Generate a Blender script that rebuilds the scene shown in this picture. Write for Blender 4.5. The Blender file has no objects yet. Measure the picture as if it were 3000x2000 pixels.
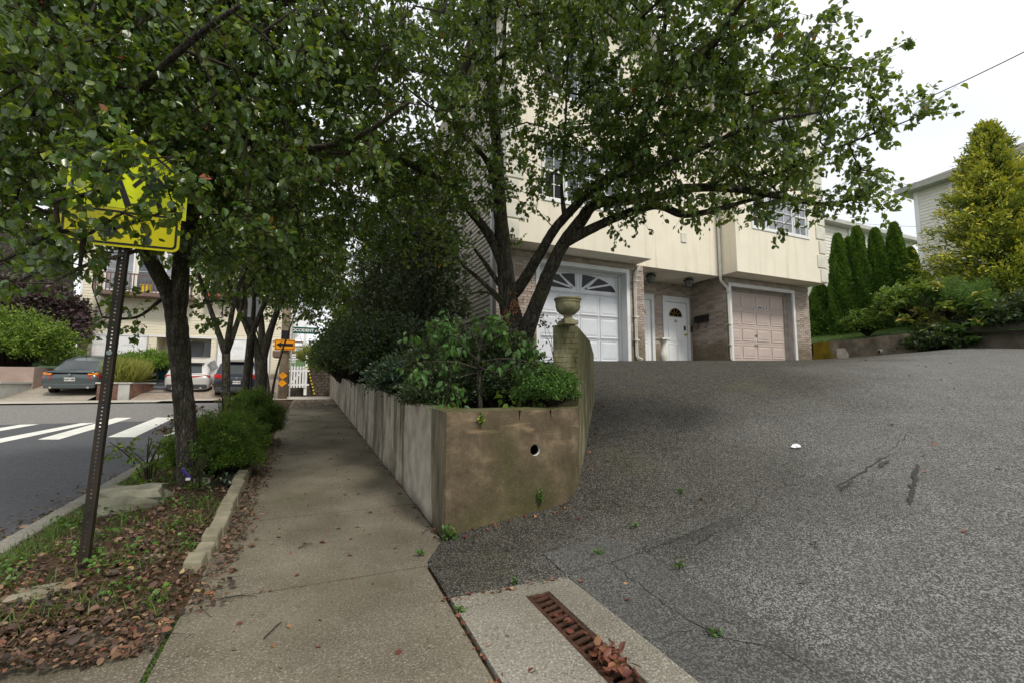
import bpy, math, random
import numpy as np
from mathutils import Vector, Matrix
R = math.radians
random.seed(7); rng = np.random.default_rng(11)
sc = bpy.context.scene
COL = sc.collection
# ------------------------------------------------------------------ camera, sky, sun
FPX, TH, YAW, CH = 1333.0, math.atan(128/1333.0), R(23.98), 1.35
cam = bpy.data.cameras.new('camera'); cam.lens = 16.0; cam.sensor_width = 36.0
cam.clip_start = 0.05; cam.clip_end = 900
camo = bpy.data.objects.new('camera', cam); COL.objects.link(camo)
camo.location = (0, 0, CH); camo.rotation_euler = (R(90)+TH, 0, -YAW)
sc.camera = camo
SUN_EL, SUN_AZ = R(50), R(165)          # azimuth clockwise from +Y
w = bpy.data.worlds.new('World'); sc.world = w; w.use_nodes = True
wn, wl = w.node_tree.nodes, w.node_tree.links
bg = wn['Background']
sky = wn.new('ShaderNodeTexSky'); sky.sky_type = 'NISHITA'; sky.sun_disc = False
sky.sun_elevation = SUN_EL; sky.sun_rotation = SUN_AZ; sky.dust_density = 3.0; sky.air_density = 1.0
tcw = wn.new('ShaderNodeTexCoord'); mpw = wn.new('ShaderNodeMapping'); mpw.inputs['Scale'].default_value = (1, 1, 3.5)
nzw = wn.new('ShaderNodeTexNoise'); nzw.inputs['Scale'].default_value = 1.6; nzw.inputs['Detail'].default_value = 6
rw = wn.new('ShaderNodeValToRGB')
rw.color_ramp.elements[0].position = .3; rw.color_ramp.elements[0].color = (.83, .875, .94, 1)
rw.color_ramp.elements[1].position = .62; rw.color_ramp.elements[1].color = (1, 1, 1, 1)
sc1 = wn.new('ShaderNodeVectorMath'); sc1.operation = 'SCALE'; sc1.inputs['Scale'].default_value = 11.0
mxw = wn.new('ShaderNodeMixRGB'); mxw.inputs['Fac'].default_value = .93
wl.new(tcw.outputs['Generated'], mpw.inputs['Vector']); wl.new(mpw.outputs[0], nzw.inputs['Vector'])
wl.new(nzw.outputs['Fac'], rw.inputs['Fac']); wl.new(rw.outputs['Color'], sc1.inputs[0])
wl.new(sky.outputs[0], mxw.inputs['Color1']); wl.new(sc1.outputs[0], mxw.inputs['Color2'])
wl.new(mxw.outputs[0], bg.inputs['Color']); bg.inputs['Strength'].default_value = 0.1
sun = bpy.data.lights.new('sun', 'SUN'); sun.energy = 2.1; sun.angle = R(9); sun.color = (1, .93, .82)
suno = bpy.data.objects.new('sun', sun); COL.objects.link(suno)
sd = Vector((math.sin(SUN_AZ)*math.cos(SUN_EL), math.cos(SUN_AZ)*math.cos(SUN_EL), math.sin(SUN_EL)))
suno.rotation_euler = sd.to_track_quat('Z', 'Y').to_euler()
sc.view_settings.view_transform = 'Standard'; sc.view_settings.look = 'None'
sc.view_settings.exposure = 0.12; sc.view_settings.gamma = 1.0; sc.view_settings.use_curve_mapping = False
# ------------------------------------------------------------------ measuring helpers (pixels of the 3000 px photograph -> metres)
cT, sT, cY, sY = math.cos(TH), math.sin(TH), math.cos(YAW), math.sin(YAW)
def ray(px, py):
    a = (px-1500)/FPX; b = (1000-py)/FPX
    X = a; Y = cT-sT*b; Z = sT+cT*b
    return (X*cY+Y*sY, -X*sY+Y*cY, Z)
def PD(px, py, d):
    r = ray(px, py); return Vector((r[0]*d, r[1]*d, CH+r[2]*d))
def PY(px, py, y):
    r = ray(px, py); t = y/r[1]; return Vector((r[0]*t, y, CH+r[2]*t))
def PX(px, py, x):
    r = ray(px, py); t = x/r[0]; return Vector((x, r[1]*t, CH+r[2]*t))
def G(px, py, z0=0, sl=.033):
    r = ray(px, py); t = (CH-z0)/(sl*r[1]-r[2]); return Vector((r[0]*t, r[1]*t, CH+r[2]*t))
# ------------------------------------------------------------------ materials
class S:
    def __init__(s, name, obj=True):
        m = bpy.data.materials.new(name); m.use_nodes = True
        s.m = m; s.n = m.node_tree.nodes; s.l = m.node_tree.links
        s.b = s.n['Principled BSDF']; s.o = s.n['Material Output']
        if obj: t = s.n.new('ShaderNodeTexCoord'); s.pos = t.outputs['Object']
        else: t = s.n.new('ShaderNodeNewGeometry'); s.pos = t.outputs['Position']
    def put(s, node, k, v):
        if isinstance(v, bpy.types.NodeSocket): s.l.new(v, node.inputs[k])
        else:
            if isinstance(v, tuple) and len(v) == 3 and node.inputs[k].type == 'RGBA': v = v+(1,)
            node.inputs[k].default_value = v
    def map(s, scale, vec=None, rot=(0, 0, 0)):
        n = s.n.new('ShaderNodeMapping'); s.put(n, 'Vector', vec or s.pos); n.inputs['Scale'].default_value = scale; n.inputs['Rotation'].default_value = rot; return n.outputs[0]
    def noise(s, scale, detail=3, vec=None, rough=.5, dist=0):
        n = s.n.new('ShaderNodeTexNoise'); s.put(n, 'Vector', vec or s.pos); s.put(n, 'Scale', scale); s.put(n, 'Detail', detail); s.put(n, 'Roughness', rough); s.put(n, 'Distortion', dist); return n.outputs['Fac']
    def vor(s, scale, vec=None, feat='F1', out='Distance'):
        n = s.n.new('ShaderNodeTexVoronoi'); n.feature = feat; s.put(n, 'Vector', vec or s.pos); s.put(n, 'Scale', scale); return n.outputs[out]
    def ramp(s, f, pts):
        n = s.n.new('ShaderNodeValToRGB'); s.put(n, 0, f); e = n.color_ramp.elements
        while len(e) < len(pts): e.new(.5)
        for i, (p, c) in enumerate(pts):
            e[i].position = p
            if not isinstance(c, tuple): c = (c, c, c)
            e[i].color = c+(1,)
        return n.outputs[0]
    def mix(s, f, a, b, mode='MIX'):
        n = s.n.new('ShaderNodeMixRGB'); n.blend_type = mode; s.put(n, 0, f); s.put(n, 1, a); s.put(n, 2, b); return n.outputs[0]
    def math(s, op, a, b=0.0):
        n = s.n.new('ShaderNodeMath'); n.operation = op; s.put(n, 0, a); s.put(n, 1, b); return n.outputs[0]
    def sep(s, vec=None):
        n = s.n.new('ShaderNodeSeparateXYZ'); s.put(n, 0, vec or s.pos); return n.outputs
    def world(s):
        return s.n.new('ShaderNodeNewGeometry').outputs['Position']
    def bump(s, h, strength=.5, dist=.01):
        n = s.n.new('ShaderNodeBump'); s.put(n, 'Height', h); n.inputs['Strength'].default_value = strength; n.inputs['Distance'].default_value = dist
        s.l.new(n.outputs[0], s.b.inputs['Normal'])
    def out(s, col, rough=.8, spec=.3, metal=0):
        s.put(s.b, 'Base Color', col); s.put(s.b, 'Roughness', rough); s.put(s.b, 'Metallic', metal); s.b.inputs['Specular IOR Level'].default_value = spec
        return s.m
def plain(name, c, rough=.7, var=.18, sc_=6, spec=.3, metal=0, bump=0):
    s = S(name); c = tuple(c)
    n = s.noise(sc_, 4)
    col = s.ramp(n, [(.3, tuple(v*(1-var) for v in c)), (.7, tuple(min(1, v*(1+var)) for v in c))])
    if bump: s.bump(s.noise(sc_*12, 2), bump, .004)
    return s.out(col, rough, spec, metal)
def leafmat(name, stops, rough=.42, trans=.22, back=(.10, .13, .07), spec=.5):
    s = S(name); a = s.n.new('ShaderNodeAttribute'); a.attribute_name = 'tint'
    c = s.ramp(a.outputs['Fac'], stops)
    g = s.n.new('ShaderNodeNewGeometry')
    c2 = s.mix(s.math('MULTIPLY', g.outputs['Backfacing'], .45), c, back)
    s.out(c2, rough, spec)
    t = s.n.new('ShaderNodeBsdfTranslucent'); s.put(t, 'Color', s.mix(.6, c, (.34, .46, .03), 'MIX'))
    m = s.n.new('ShaderNodeMixShader'); m.inputs[0].default_value = trans
    s.l.new(s.b.outputs[0], m.inputs[1]); s.l.new(t.outputs[0], m.inputs[2]); s.l.new(m.outputs[0], s.o.inputs[0])
    return s.m
MAT = {}
def asphalt(name, lo, hi, worn, scale=70, moss=True, crack=False):
    s = S(name)
    sp = s.math('ADD', s.math('MULTIPLY', s.noise(scale*1.5, 3, rough=.75), .62), s.math('MULTIPLY', s.vor(scale*1.3, out='Color'), .38)); big = s.noise(.55, 4); mid = s.noise(3.2, 4)
    base = s.ramp(sp, [(.38, lo), (.5, tuple(v*1.7 for v in lo)), (.62, hi)])
    base = s.mix(s.ramp(mid, [(.35, 0.0), (.75, .45)]), base, worn)
    if moss:
        x = s.sep(); 
        f = s.math('MULTIPLY', s.ramp(s.math('ADD', s.math('SUBTRACT', s.math('MULTIPLY', x[1], .30), s.math('MULTIPLY', x[0], .115)), s.math('MULTIPLY', s.math('SUBTRACT', big, .5), 1.1)), [(.10, 0.0), (.75, 1.0)]), 1.0)
        moss_c = s.ramp(s.noise(9, 4), [(.35, (.015, .013, .010)), (.7, (.036, .031, .02))])
        moss_c = s.mix(s.ramp(s.noise(1.3, 4), [(.55, 0.0), (.75, .6)]), moss_c, (.045, .045, .014))
        base = s.mix(f, base, s.mix(s.ramp(sp, [(.52, 0.0), (.75, .8)]), moss_c, hi))
    if crack:
        v = s.map((1, 1, 0)); d = s.vor(.42, s.mix(.12, v, s.n.new('ShaderNodeTexNoise').outputs['Color']), 'DISTANCE_TO_EDGE')
        cf = s.math('MULTIPLY', s.ramp(d, [(.0, 1.0), (.010, 0.0)]), s.ramp(s.noise(.8, 3), [(.45, 0.0), (.55, .85)]))
        base = s.mix(cf, base, (.02, .02, .018))
        pt = s.ramp(s.noise(.9, 2, s.map((1, 1, 1), rot=(0, 0, .6))), [(.64, 0.0), (.67, .35)])
        base = s.mix(pt, base, tuple(v_*1.2 for v_ in lo))
    s.bump(sp, .55, .006)
    return s.out(base, .88, .25)
MAT['drive'] = asphalt('driveway_asphalt', (.052, .052, .049), (.33, .325, .305), (.095, .094, .089), 104)
MAT['patch'] = asphalt('asphalt_patch', (.042, .042, .039), (.19, .188, .175), (.07, .07, .065), 95, moss=False)
MAT['road'] = asphalt('new_road_asphalt', (.055, .057, .062), (.12, .123, .13), (.075, .077, .083), 60, moss=False, crack=False)
MAT['oldroad'] = asphalt('old_road_asphalt', (.12, .115, .108), (.26, .25, .235), (.2, .19, .18), 30, moss=False)
def concrete(name, a, b, speck=(.5, .48, .42), green=.5, scale=95, dark=.35):
    s = S(name)
    base = s.ramp(s.noise(1.7, 5), [(.3, a), (.7, b)])
    base = s.mix(s.ramp(s.noise(scale, 2, rough=.7), [(.52, 0.0), (.66, .75)]), base, speck)
    base = s.mix(s.ramp(s.noise(scale*.8, 2, s.map((1, 1.1, 1))), [(.33, .65), (.45, 0.0)]), base, (.07, .065, .055))
    base = s.mix(s.ramp(s.noise(.9, 5, rough=.65), [(.45, 0.0), (.72, green)]), base, (.085, .082, .035))
    base = s.mix(s.ramp(s.noise(.6, 4, s.map((1.3, .5, 1))), [(.48, 0.0), (.7, dark)]), base, (.07, .058, .045))
    s.bump(s.noise(scale, 3), .45, .004)
    return s.out(base, .9, .2)
MAT['walk'] = concrete('sidewalk_concrete', (.125, .108, .078), (.215, .19, .145), speck=(.38, .35, .28), green=.6, dark=.65)
MAT['slab'] = concrete('drain_slab_concrete', (.19, .175, .138), (.26, .245, .205), green=.3, dark=.35)
MAT['curb'] = concrete('curb_concrete', (.2, .19, .16), (.3, .285, .24))
MAT['light_walk'] = concrete('pale_concrete', (.42, .38, .32), (.55, .5, .43), green=.1, scale=40, dark=.15)
MAT['drivewayb'] = concrete('tan_concrete', (.33, .29, .23), (.43, .38, .31), green=.1, scale=40, dark=.25)
def stainwall():
    s = S('stained_wall_render'); x = s.sep()
    base = s.ramp(s.noise(5, 6, rough=.65), [(.3, (.062, .048, .031)), (.52, (.12, .092, .059)), (.75, (.24, .187, .122))])
    g = s.noise(2.2, 4, s.map((1, 1, .6)))
    base = s.mix(s.ramp(g, [(.45, 0.0), (.65, .75)]), base, (.06, .06, .022))
    arc = s.noise(4, 2, s.map((.6, .6, 3.5)), dist=.6)
    base = s.mix(s.math('MULTIPLY', s.ramp(arc, [(.55, 0.0), (.68, .55)]), s.ramp(x[2], [(.55, 0.0), (.95, 1.0)])), base, (.36, .25, .15))
    base = s.mix(s.ramp(s.noise(60, 3), [(.55, 0.0), (.85, .35)]), base, (.30, .25, .17))
    s.bump(s.noise(55, 4), .35, .004); return s.out(base, .9, .15)
def peelwall():
    s = S('peeling_painted_render')
    v = s.map((1, 1.7, .38)); st = s.noise(1.7, 6, v, rough=.68, dist=.3)
    x = s.sep()
    cream = s.ramp(s.noise(5, 5), [(.3, (.30, .27, .22)), (.7, (.50, .45, .37))])
    dark = s.ramp(s.noise(4, 6, s.map((1, 2, .6))), [(.3, (.08, .073, .05)), (.7, (.23, .20, .14))])
    near = s.math('SUBTRACT', s.ramp(s.math('ABSOLUTE', s.math('SUBTRACT', x[1], .95)), [(.5, .28), (.66, 0.0)]), s.ramp(s.math('ADD', x[1], s.math('MULTIPLY', s.noise(3, 3), .25)), [(.30, .4), (.40, 0.0)]))
    f = s.ramp(s.math('SUBTRACT', st, near), [(.44, 0.0), (.56, 1.0)])
    c = s.mix(f, cream, dark)
    c = s.mix(s.ramp(s.math('ADD', x[2], s.math('MULTIPLY', s.noise(3, 3), .25)), [(.12, .85), (.3, 0.0)]), c, (.05, .04, .03))
    c = s.mix(s.ramp(s.math('ADD', x[2], s.math('MULTIPLY', s.noise(4, 3), .3)), [(1.02, 0.0), (1.2, .9)]), c, (.10, .095, .04))
    s.bump(s.noise(40, 4), .3, .004); return s.out(c, .88, .15)
MAT['stain'] = stainwall(); MAT['peel'] = peelwall()
def mossypier():
    s = S('mossy_pier_render')
    c = s.ramp(s.noise(3, 6, s.map((2, 2, .8)), rough=.7), [(.3, (.05, .05, .022)), (.5, (.13, .12, .065)), (.72, (.32, .30, .22))])
    x = s.sep(); c = s.mix(s.ramp(x[2], [(.3, 0.0), (.9, .55)]), c, (.085, .085, .03))
    s.bump(s.noise(30, 4), .4, .006); return s.out(c, .9, .15)
MAT['pier'] = mossypier()
MAT['pierbrick'] = plain('weathered_stone_block', (.19, .18, .105), .9, .45, 9, bump=.5)
def stucco(name, c):
    s = S(name); x = s.sep()
    st = s.noise(1.3, 5, s.map((2.6, 2.6, .18)), rough=.6)
    base = s.ramp(s.noise(2.5, 4), [(.3, tuple(v*.93 for v in c)), (.7, c)])
    base = s.mix(s.ramp(st, [(.52, 0.0), (.80, .38)]), base, (c[0]*.66, c[1]*.60, c[2]*.5))
    base = s.mix(s.ramp(s.noise(1.1, 4, s.map((5, 5, .25))), [(.6, 0.0), (.72, .35)]), base, (.33, .31, .14))
    s.bump(s.noise(90, 3), .2, .003); return s.out(base, .9, .15)
MAT['stucco'] = stucco('cream_stucco', (.84, .78, .65))
MAT['quoin'] = plain('quoin_stucco', (.66, .64, .56), .88, .12, 3, bump=.2)
def brickm():
    s = S('tan_brick', obj=False)
    sn = s.n.new('ShaderNodeVectorMath'); sn.operation = 'SNAP'; s.put(sn, 0, s.pos); sn.inputs[1].default_value = (.205, .3, .067)
    wn_ = s.n.new('ShaderNodeTexWhiteNoise'); s.l.new(sn.outputs[0], wn_.inputs['Vector'])
    c = s.ramp(wn_.outputs['Value'], [(0, (.29, .235, .195)), (.4, (.41, .345, .295)), (.75, (.50, .43, .375)), (1, (.34, .27, .23))])
    c = s.mix(s.ramp(s.noise(22, 4), [(.45, 0.0), (.7, .5)]), c, (.45, .38, .33))
    z = s.sep()[2]
    f = s.ramp(s.math('ADD', s.math('MULTIPLY', s.noise(2.2, 3), 1.1), s.math('MULTIPLY', z, -.6)), [(.0, 0.0), (.0, 0.0)])
    low = s.math('MULTIPLY', s.math('SUBTRACT', s.math('ADD', 2.25, s.noise(2.0, 3)), z), 1.8)
    s2 = s.ramp(low, [(.0, 0.0), (.6, .65)])
    c = s.mix(s2, c, (.13, .105, .045))
    s.bump(s.noise(60, 3), .5, .004); return s.out(c, .9, .15)
MAT['brick'] = brickm()
MAT['mortar'] = plain('mortar', (.34, .30, .26), .95, .2, 20)
def siding(name, c):
    s = S(name); b = s.ramp(s.noise(3, 4, s.map((.4, .4, 3))), [(.3, tuple(v*.9 for v in c)), (.7, c)]); return s.out(b, .55, .35)
MAT['siding'] = siding('cream_siding', (.78, .72, .56)); MAT['siding_grey'] = siding('grey_tan_siding', (.46, .42, .33)); MAT['siding_beige'] = siding('beige_siding', (.76, .74, .67))
MAT['white'] = plain('white_paint', (.72, .73, .74), .5, .07, 3); MAT['white2'] = plain('white_garage_paint', (.68, .71, .76), .5, .06, 3)
MAT['vinyl'] = plain('white_vinyl', (.80, .81, .82), .4, .04, 3)
MAT['pink'] = plain('dusty_pink_paint', (.54, .445, .405), .5, .05, 3)
MAT['gutter'] = plain('weathered_downspout', (.64, .62, .56), .5, .12, 5)
MAT['jamb'] = plain('weathered_jamb', (.40, .37, .34), .6, .2, 6)
def glass(name, c, rough=.06):
    s = S(name); b = s.ramp(s.noise(1.4, 3), [(.35, tuple(v*.6 for v in c)), (.65, c)]); s.out(b, rough, .6); return s.m
MAT['glass'] = glass('window_glass', (.10, .12, .14)); MAT['glassdark'] = glass('dark_glass', (.008, .008, .009), .25); MAT['glassdark'].node_tree.nodes['Principled BSDF'].inputs['Specular IOR Level'].default_value = .25; MAT['curtain'] = glass('curtained_glass', (.30, .32, .35))
MAT['frost'] = plain('frosted_glass', (.22, .28, .27), .3)
MAT['black'] = plain('black_metal', (.012, .013, .015), .45, .2, 20); MAT['rubber'] = plain('rubber', (.015, .015, .016), .8)
MAT['brass'] = plain('brass', (.6, .42, .12), .3, metal=1); MAT['chrome'] = plain('chrome', (.6, .6, .62), .18, .05, metal=1)
MAT['lampglass'] = plain('lantern_glass', (.18, .2, .19), .3); MAT['verd'] = plain('verdigris_metal', (.045, .06, .045), .55, .4, 20)
def rust():
    s = S('rusty_iron'); c = s.ramp(s.noise(25, 5, rough=.7), [(.3, (.035, .018, .012)), (.6, (.10, .045, .028)), (.8, (.16, .075, .05))]); s.bump(s.noise(80, 3), .4, .002); return s.out(c, .62, .4, .3)
MAT['rust'] = rust()
def postm():
    s = S('dark_rusty_steel'); c = s.ramp(s.noise(14, 5, s.map((1, 1, .3))), [(.35, (.018, .016, .013)), (.75, (.045, .030, .02))]); return s.out(c, .55, .4, .2)
MAT['post'] = postm()
MAT['lime'] = plain('fluorescent_sign_yellow', (.72, .80, .01), .4, .05, 2); MAT['amber'] = plain('amber_plaque_yellow', (.62, .56, .01), .4, .08, 3); MAT['orange'] = plain('sign_orange', (.85, .33, .01), .45, .05)
MAT['signblack'] = plain('sign_black', (.01, .01, .012), .5); MAT['streetgreen'] = plain('street_sign_green', (.01, .09, .06), .5)
def bark(name, a, b, c):
    s = S(name); v = s.map((1, 1, .22)); f = s.noise(26, 6, v, rough=.65); g = s.vor(38, s.map((1, 1, .3)), 'DISTANCE_TO_EDGE')
    col = s.ramp(f, [(.35, a), (.55, b), (.72, c)]); col = s.mix(s.ramp(g, [(0, .8), (.12, 0.0)]), col, tuple(x*.5 for x in a))
    col = s.mix(s.ramp(s.noise(2.5, 4), [(.5, 0.0), (.7, .5)]), col, (.07, .075, .03))
    s.bump(s.math('ADD', f, s.ramp(g, [(0, 0.0), (.2, 1.0)])), .8, .012); return s.out(col, .92, .15)
MAT['bark'] = bark('grey_bark', (.034, .030, .024), (.10, .088, .07), (.23, .21, .17)); MAT['twig'] = plain('twig_bark', (.045, .035, .026), .85, .3, 8)
MAT['polewood'] = plain('weathered_pole_wood', (.22, .17, .12), .85, .3, 4)
MAT['pear'] = leafmat('pear_leaf', [(0, (.010, .036, .007)), (.35, (.032, .090, .012)), (.65, (.085, .17, .02)), (.85, (.19, .27, .03)), (.955, (.30, .33, .04)), (.975, (.16, .035, .02)), (1, (.5, .08, .02))], .27, .38, back=(.16, .22, .08), spec=.8)
MAT['darkleaf'] = leafmat('dark_evergreen_leaf', [(0, (.010, .024, .009)), (.6, (.028, .055, .016)), (1, (.06, .10, .028))], .45, .15)
MAT['boxleaf'] = leafmat('boxwood_leaf', [(0, (.02, .06, .01)), (.6, (.06, .16, .02)), (1, (.14, .28, .04))], .4, .25)
MAT['cherryleaf'] = leafmat('cherry_leaf', [(0, (.03, .09, .018)), (.7, (.07, .20, .035)), (.96, (.12, .26, .05)), (1, (.5, .2, .02))], .5, .32)
MAT['conifer'] = leafmat('dwarf_conifer_needles', [(0, (.012, .035, .005)), (.5, (.065, .145, .012)), (1, (.17, .30, .025))], .6, .3)
MAT['arbor'] = leafmat('arborvitae_sprays', [(0, (.015, .05, .006)), (.5, (.06, .16, .014)), (1, (.14, .30, .025))], .6, .2)
MAT['gold'] = leafmat('golden_cypress_sprays', [(0, (.025, .055, .006)), (.3, (.11, .17, .014)), (.6, (.46, .47, .03)), (1, (.8, .66, .05))], .6, .2)
MAT['limeleaf'] = leafmat('yellow_green_leaf', [(0, (.04, .10, .01)), (.5, (.12, .22, .02)), (1, (.28, .36, .03))], .5, .25)
MAT['rhodo'] = leafmat('broad_green_leaf', [(0, (.02, .07, .015)), (.6, (.07, .17, .03)), (.85, (.18, .28, .04)), (1, (.5, .42, .12))], .38, .2)
MAT['purpleleaf'] = leafmat('purple_leaf', [(0, (.02, .010, .014)), (.6, (.06, .028, .038)), (1, (.13, .075, .085))], .5, .1, back=(.08, .06, .06))
MAT['grass'] = leafmat('grass_blade', [(0, (.04, .09, .015)), (.6, (.09, .17, .03)), (1, (.2, .24, .05))], .6, .25)
MAT['goldgrass'] = leafmat('golden_grass_blade', [(0, (.12, .14, .02)), (.5, (.30, .32, .05)), (1, (.45, .42, .1))], .6, .25)
MAT['litter'] = leafmat('fallen_leaf', [(0, (.035, .022, .017)), (.35, (.09, .05, .034)), (.65, (.18, .10, .062)), (.85, (.30, .19, .12)), (.93, (.20, .04, .035)), (1, (.42, .32, .15))], .6, .1, back=(.3, .2, .14))
MAT['redlitter'] = leafmat('red_fallen_leaf', [(0, (.10, .025, .02)), (.5, (.17, .055, .035)), (.85, (.26, .11, .06)), (1, (.38, .22, .11))], .5, .1, back=(.3, .15, .12))
MAT['deadleaf'] = leafmat('dry_brown_leaf', [(0, (.05, .028, .02)), (.6, (.16, .09, .055)), (1, (.34, .22, .14))], .7, .15, back=(.25, .17, .12))
MAT['orangeleaf'] = leafmat('orange_dead_leaf', [(0, (.25, .07, .03)), (1, (.6, .2, .08))], .7, .2, back=(.5, .2, .1))
MAT['ivy'] = leafmat('ivy_leaf', [(0, (.012, .035, .02)), (.7, (.03, .07, .035)), (1, (.07, .12, .06))], .35, .1)
def soilm():
    s = S('leafy_soil'); c = s.ramp(s.noise(14, 6, rough=.7), [(.3, (.03, .02, .013)), (.55, (.085, .055, .034)), (.75, (.15, .10, .065))]); s.bump(s.noise(30, 5), .8, .02); return s.out(c, .95, .1)
MAT['soil'] = soilm(); MAT['lawn'] = plain('lawn', (.045, .10, .022), .9, .3, 30, bump=.6)
MAT['stone'] = plain('grey_green_stone', (.27, .26, .19), .9, .35, 8, bump=.8); MAT['block'] = plain('edging_block', (.24, .22, .155), .9, .3, 7, bump=.6)
MAT['slate'] = plain('slate', (.16, .17, .19), .6, .15, 4); MAT['pinkwall'] = plain('pink_render', (.36, .27, .23), .9, .1, 3); MAT['greywall'] = plain('pale_render', (.46, .46, .43), .9, .12, 3)
MAT['redbrick'] = plain('thin_red_stone', (.22, .12, .09), .9, .35, 8); MAT['woodplank'] = plain('plank_wood', (.20, .13, .07), .85, .25, 5)
MAT['balcony'] = plain('brown_balcony_paint', (.17, .11, .09), .6, .15, 4); MAT['redpaint'] = plain('red_rail_paint', (.42, .09, .07), .55)
MAT['darkblock'] = plain('dark_wall_block', (.085, .072, .058), .95, .4, 9, bump=.6); MAT['roofing'] = plain('grey_roofing', (.17, .155, .135), .9, .2, 20)
MAT['shake'] = plain('dark_cedar_shake', (.05, .042, .038), .9, .5, 6, bump=.5); MAT['taupe'] = plain('taupe_trim', (.25, .21, .16), .6)
MAT['teal'] = plain('teal_plastic', (.02, .19, .25), .5); MAT['yellowp'] = plain('yellow_plastic', (.8, .55, .02), .5)
MAT['paver'] = plain('paver', (.30, .24, .19), .9, .3, 6); MAT['paint'] = plain('road_paint', (.72, .72, .66), .8, .12, 5, bump=.3)
def algaewall():
    s = S('weathered_garden_wall', obj=False); x = s.sep()
    c = s.ramp(s.noise(3, 6, rough=.65), [(.3, (.08, .068, .05)), (.55, (.18, .155, .12)), (.75, (.32, .29, .24))])
    f = s.ramp(s.math('SUBTRACT', s.math('ADD', 9.45, s.math('MULTIPLY', s.noise(2, 3), -.7)), x[1]), [(.0, 1.0), (.25, 0.0)])
    c = s.mix(f, c, s.ramp(s.noise(4, 4), [(.3, (.11, .075, .008)), (.7, (.22, .16, .015))]))
    s.bump(s.noise(30, 4), .5, .006); return s.out(c, .92, .12)
MAT['algae'] = algaewall(); MAT['patchpaint'] = plain('pale_paint_patch', (.46, .42, .36), .85, .2, 6)
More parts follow.
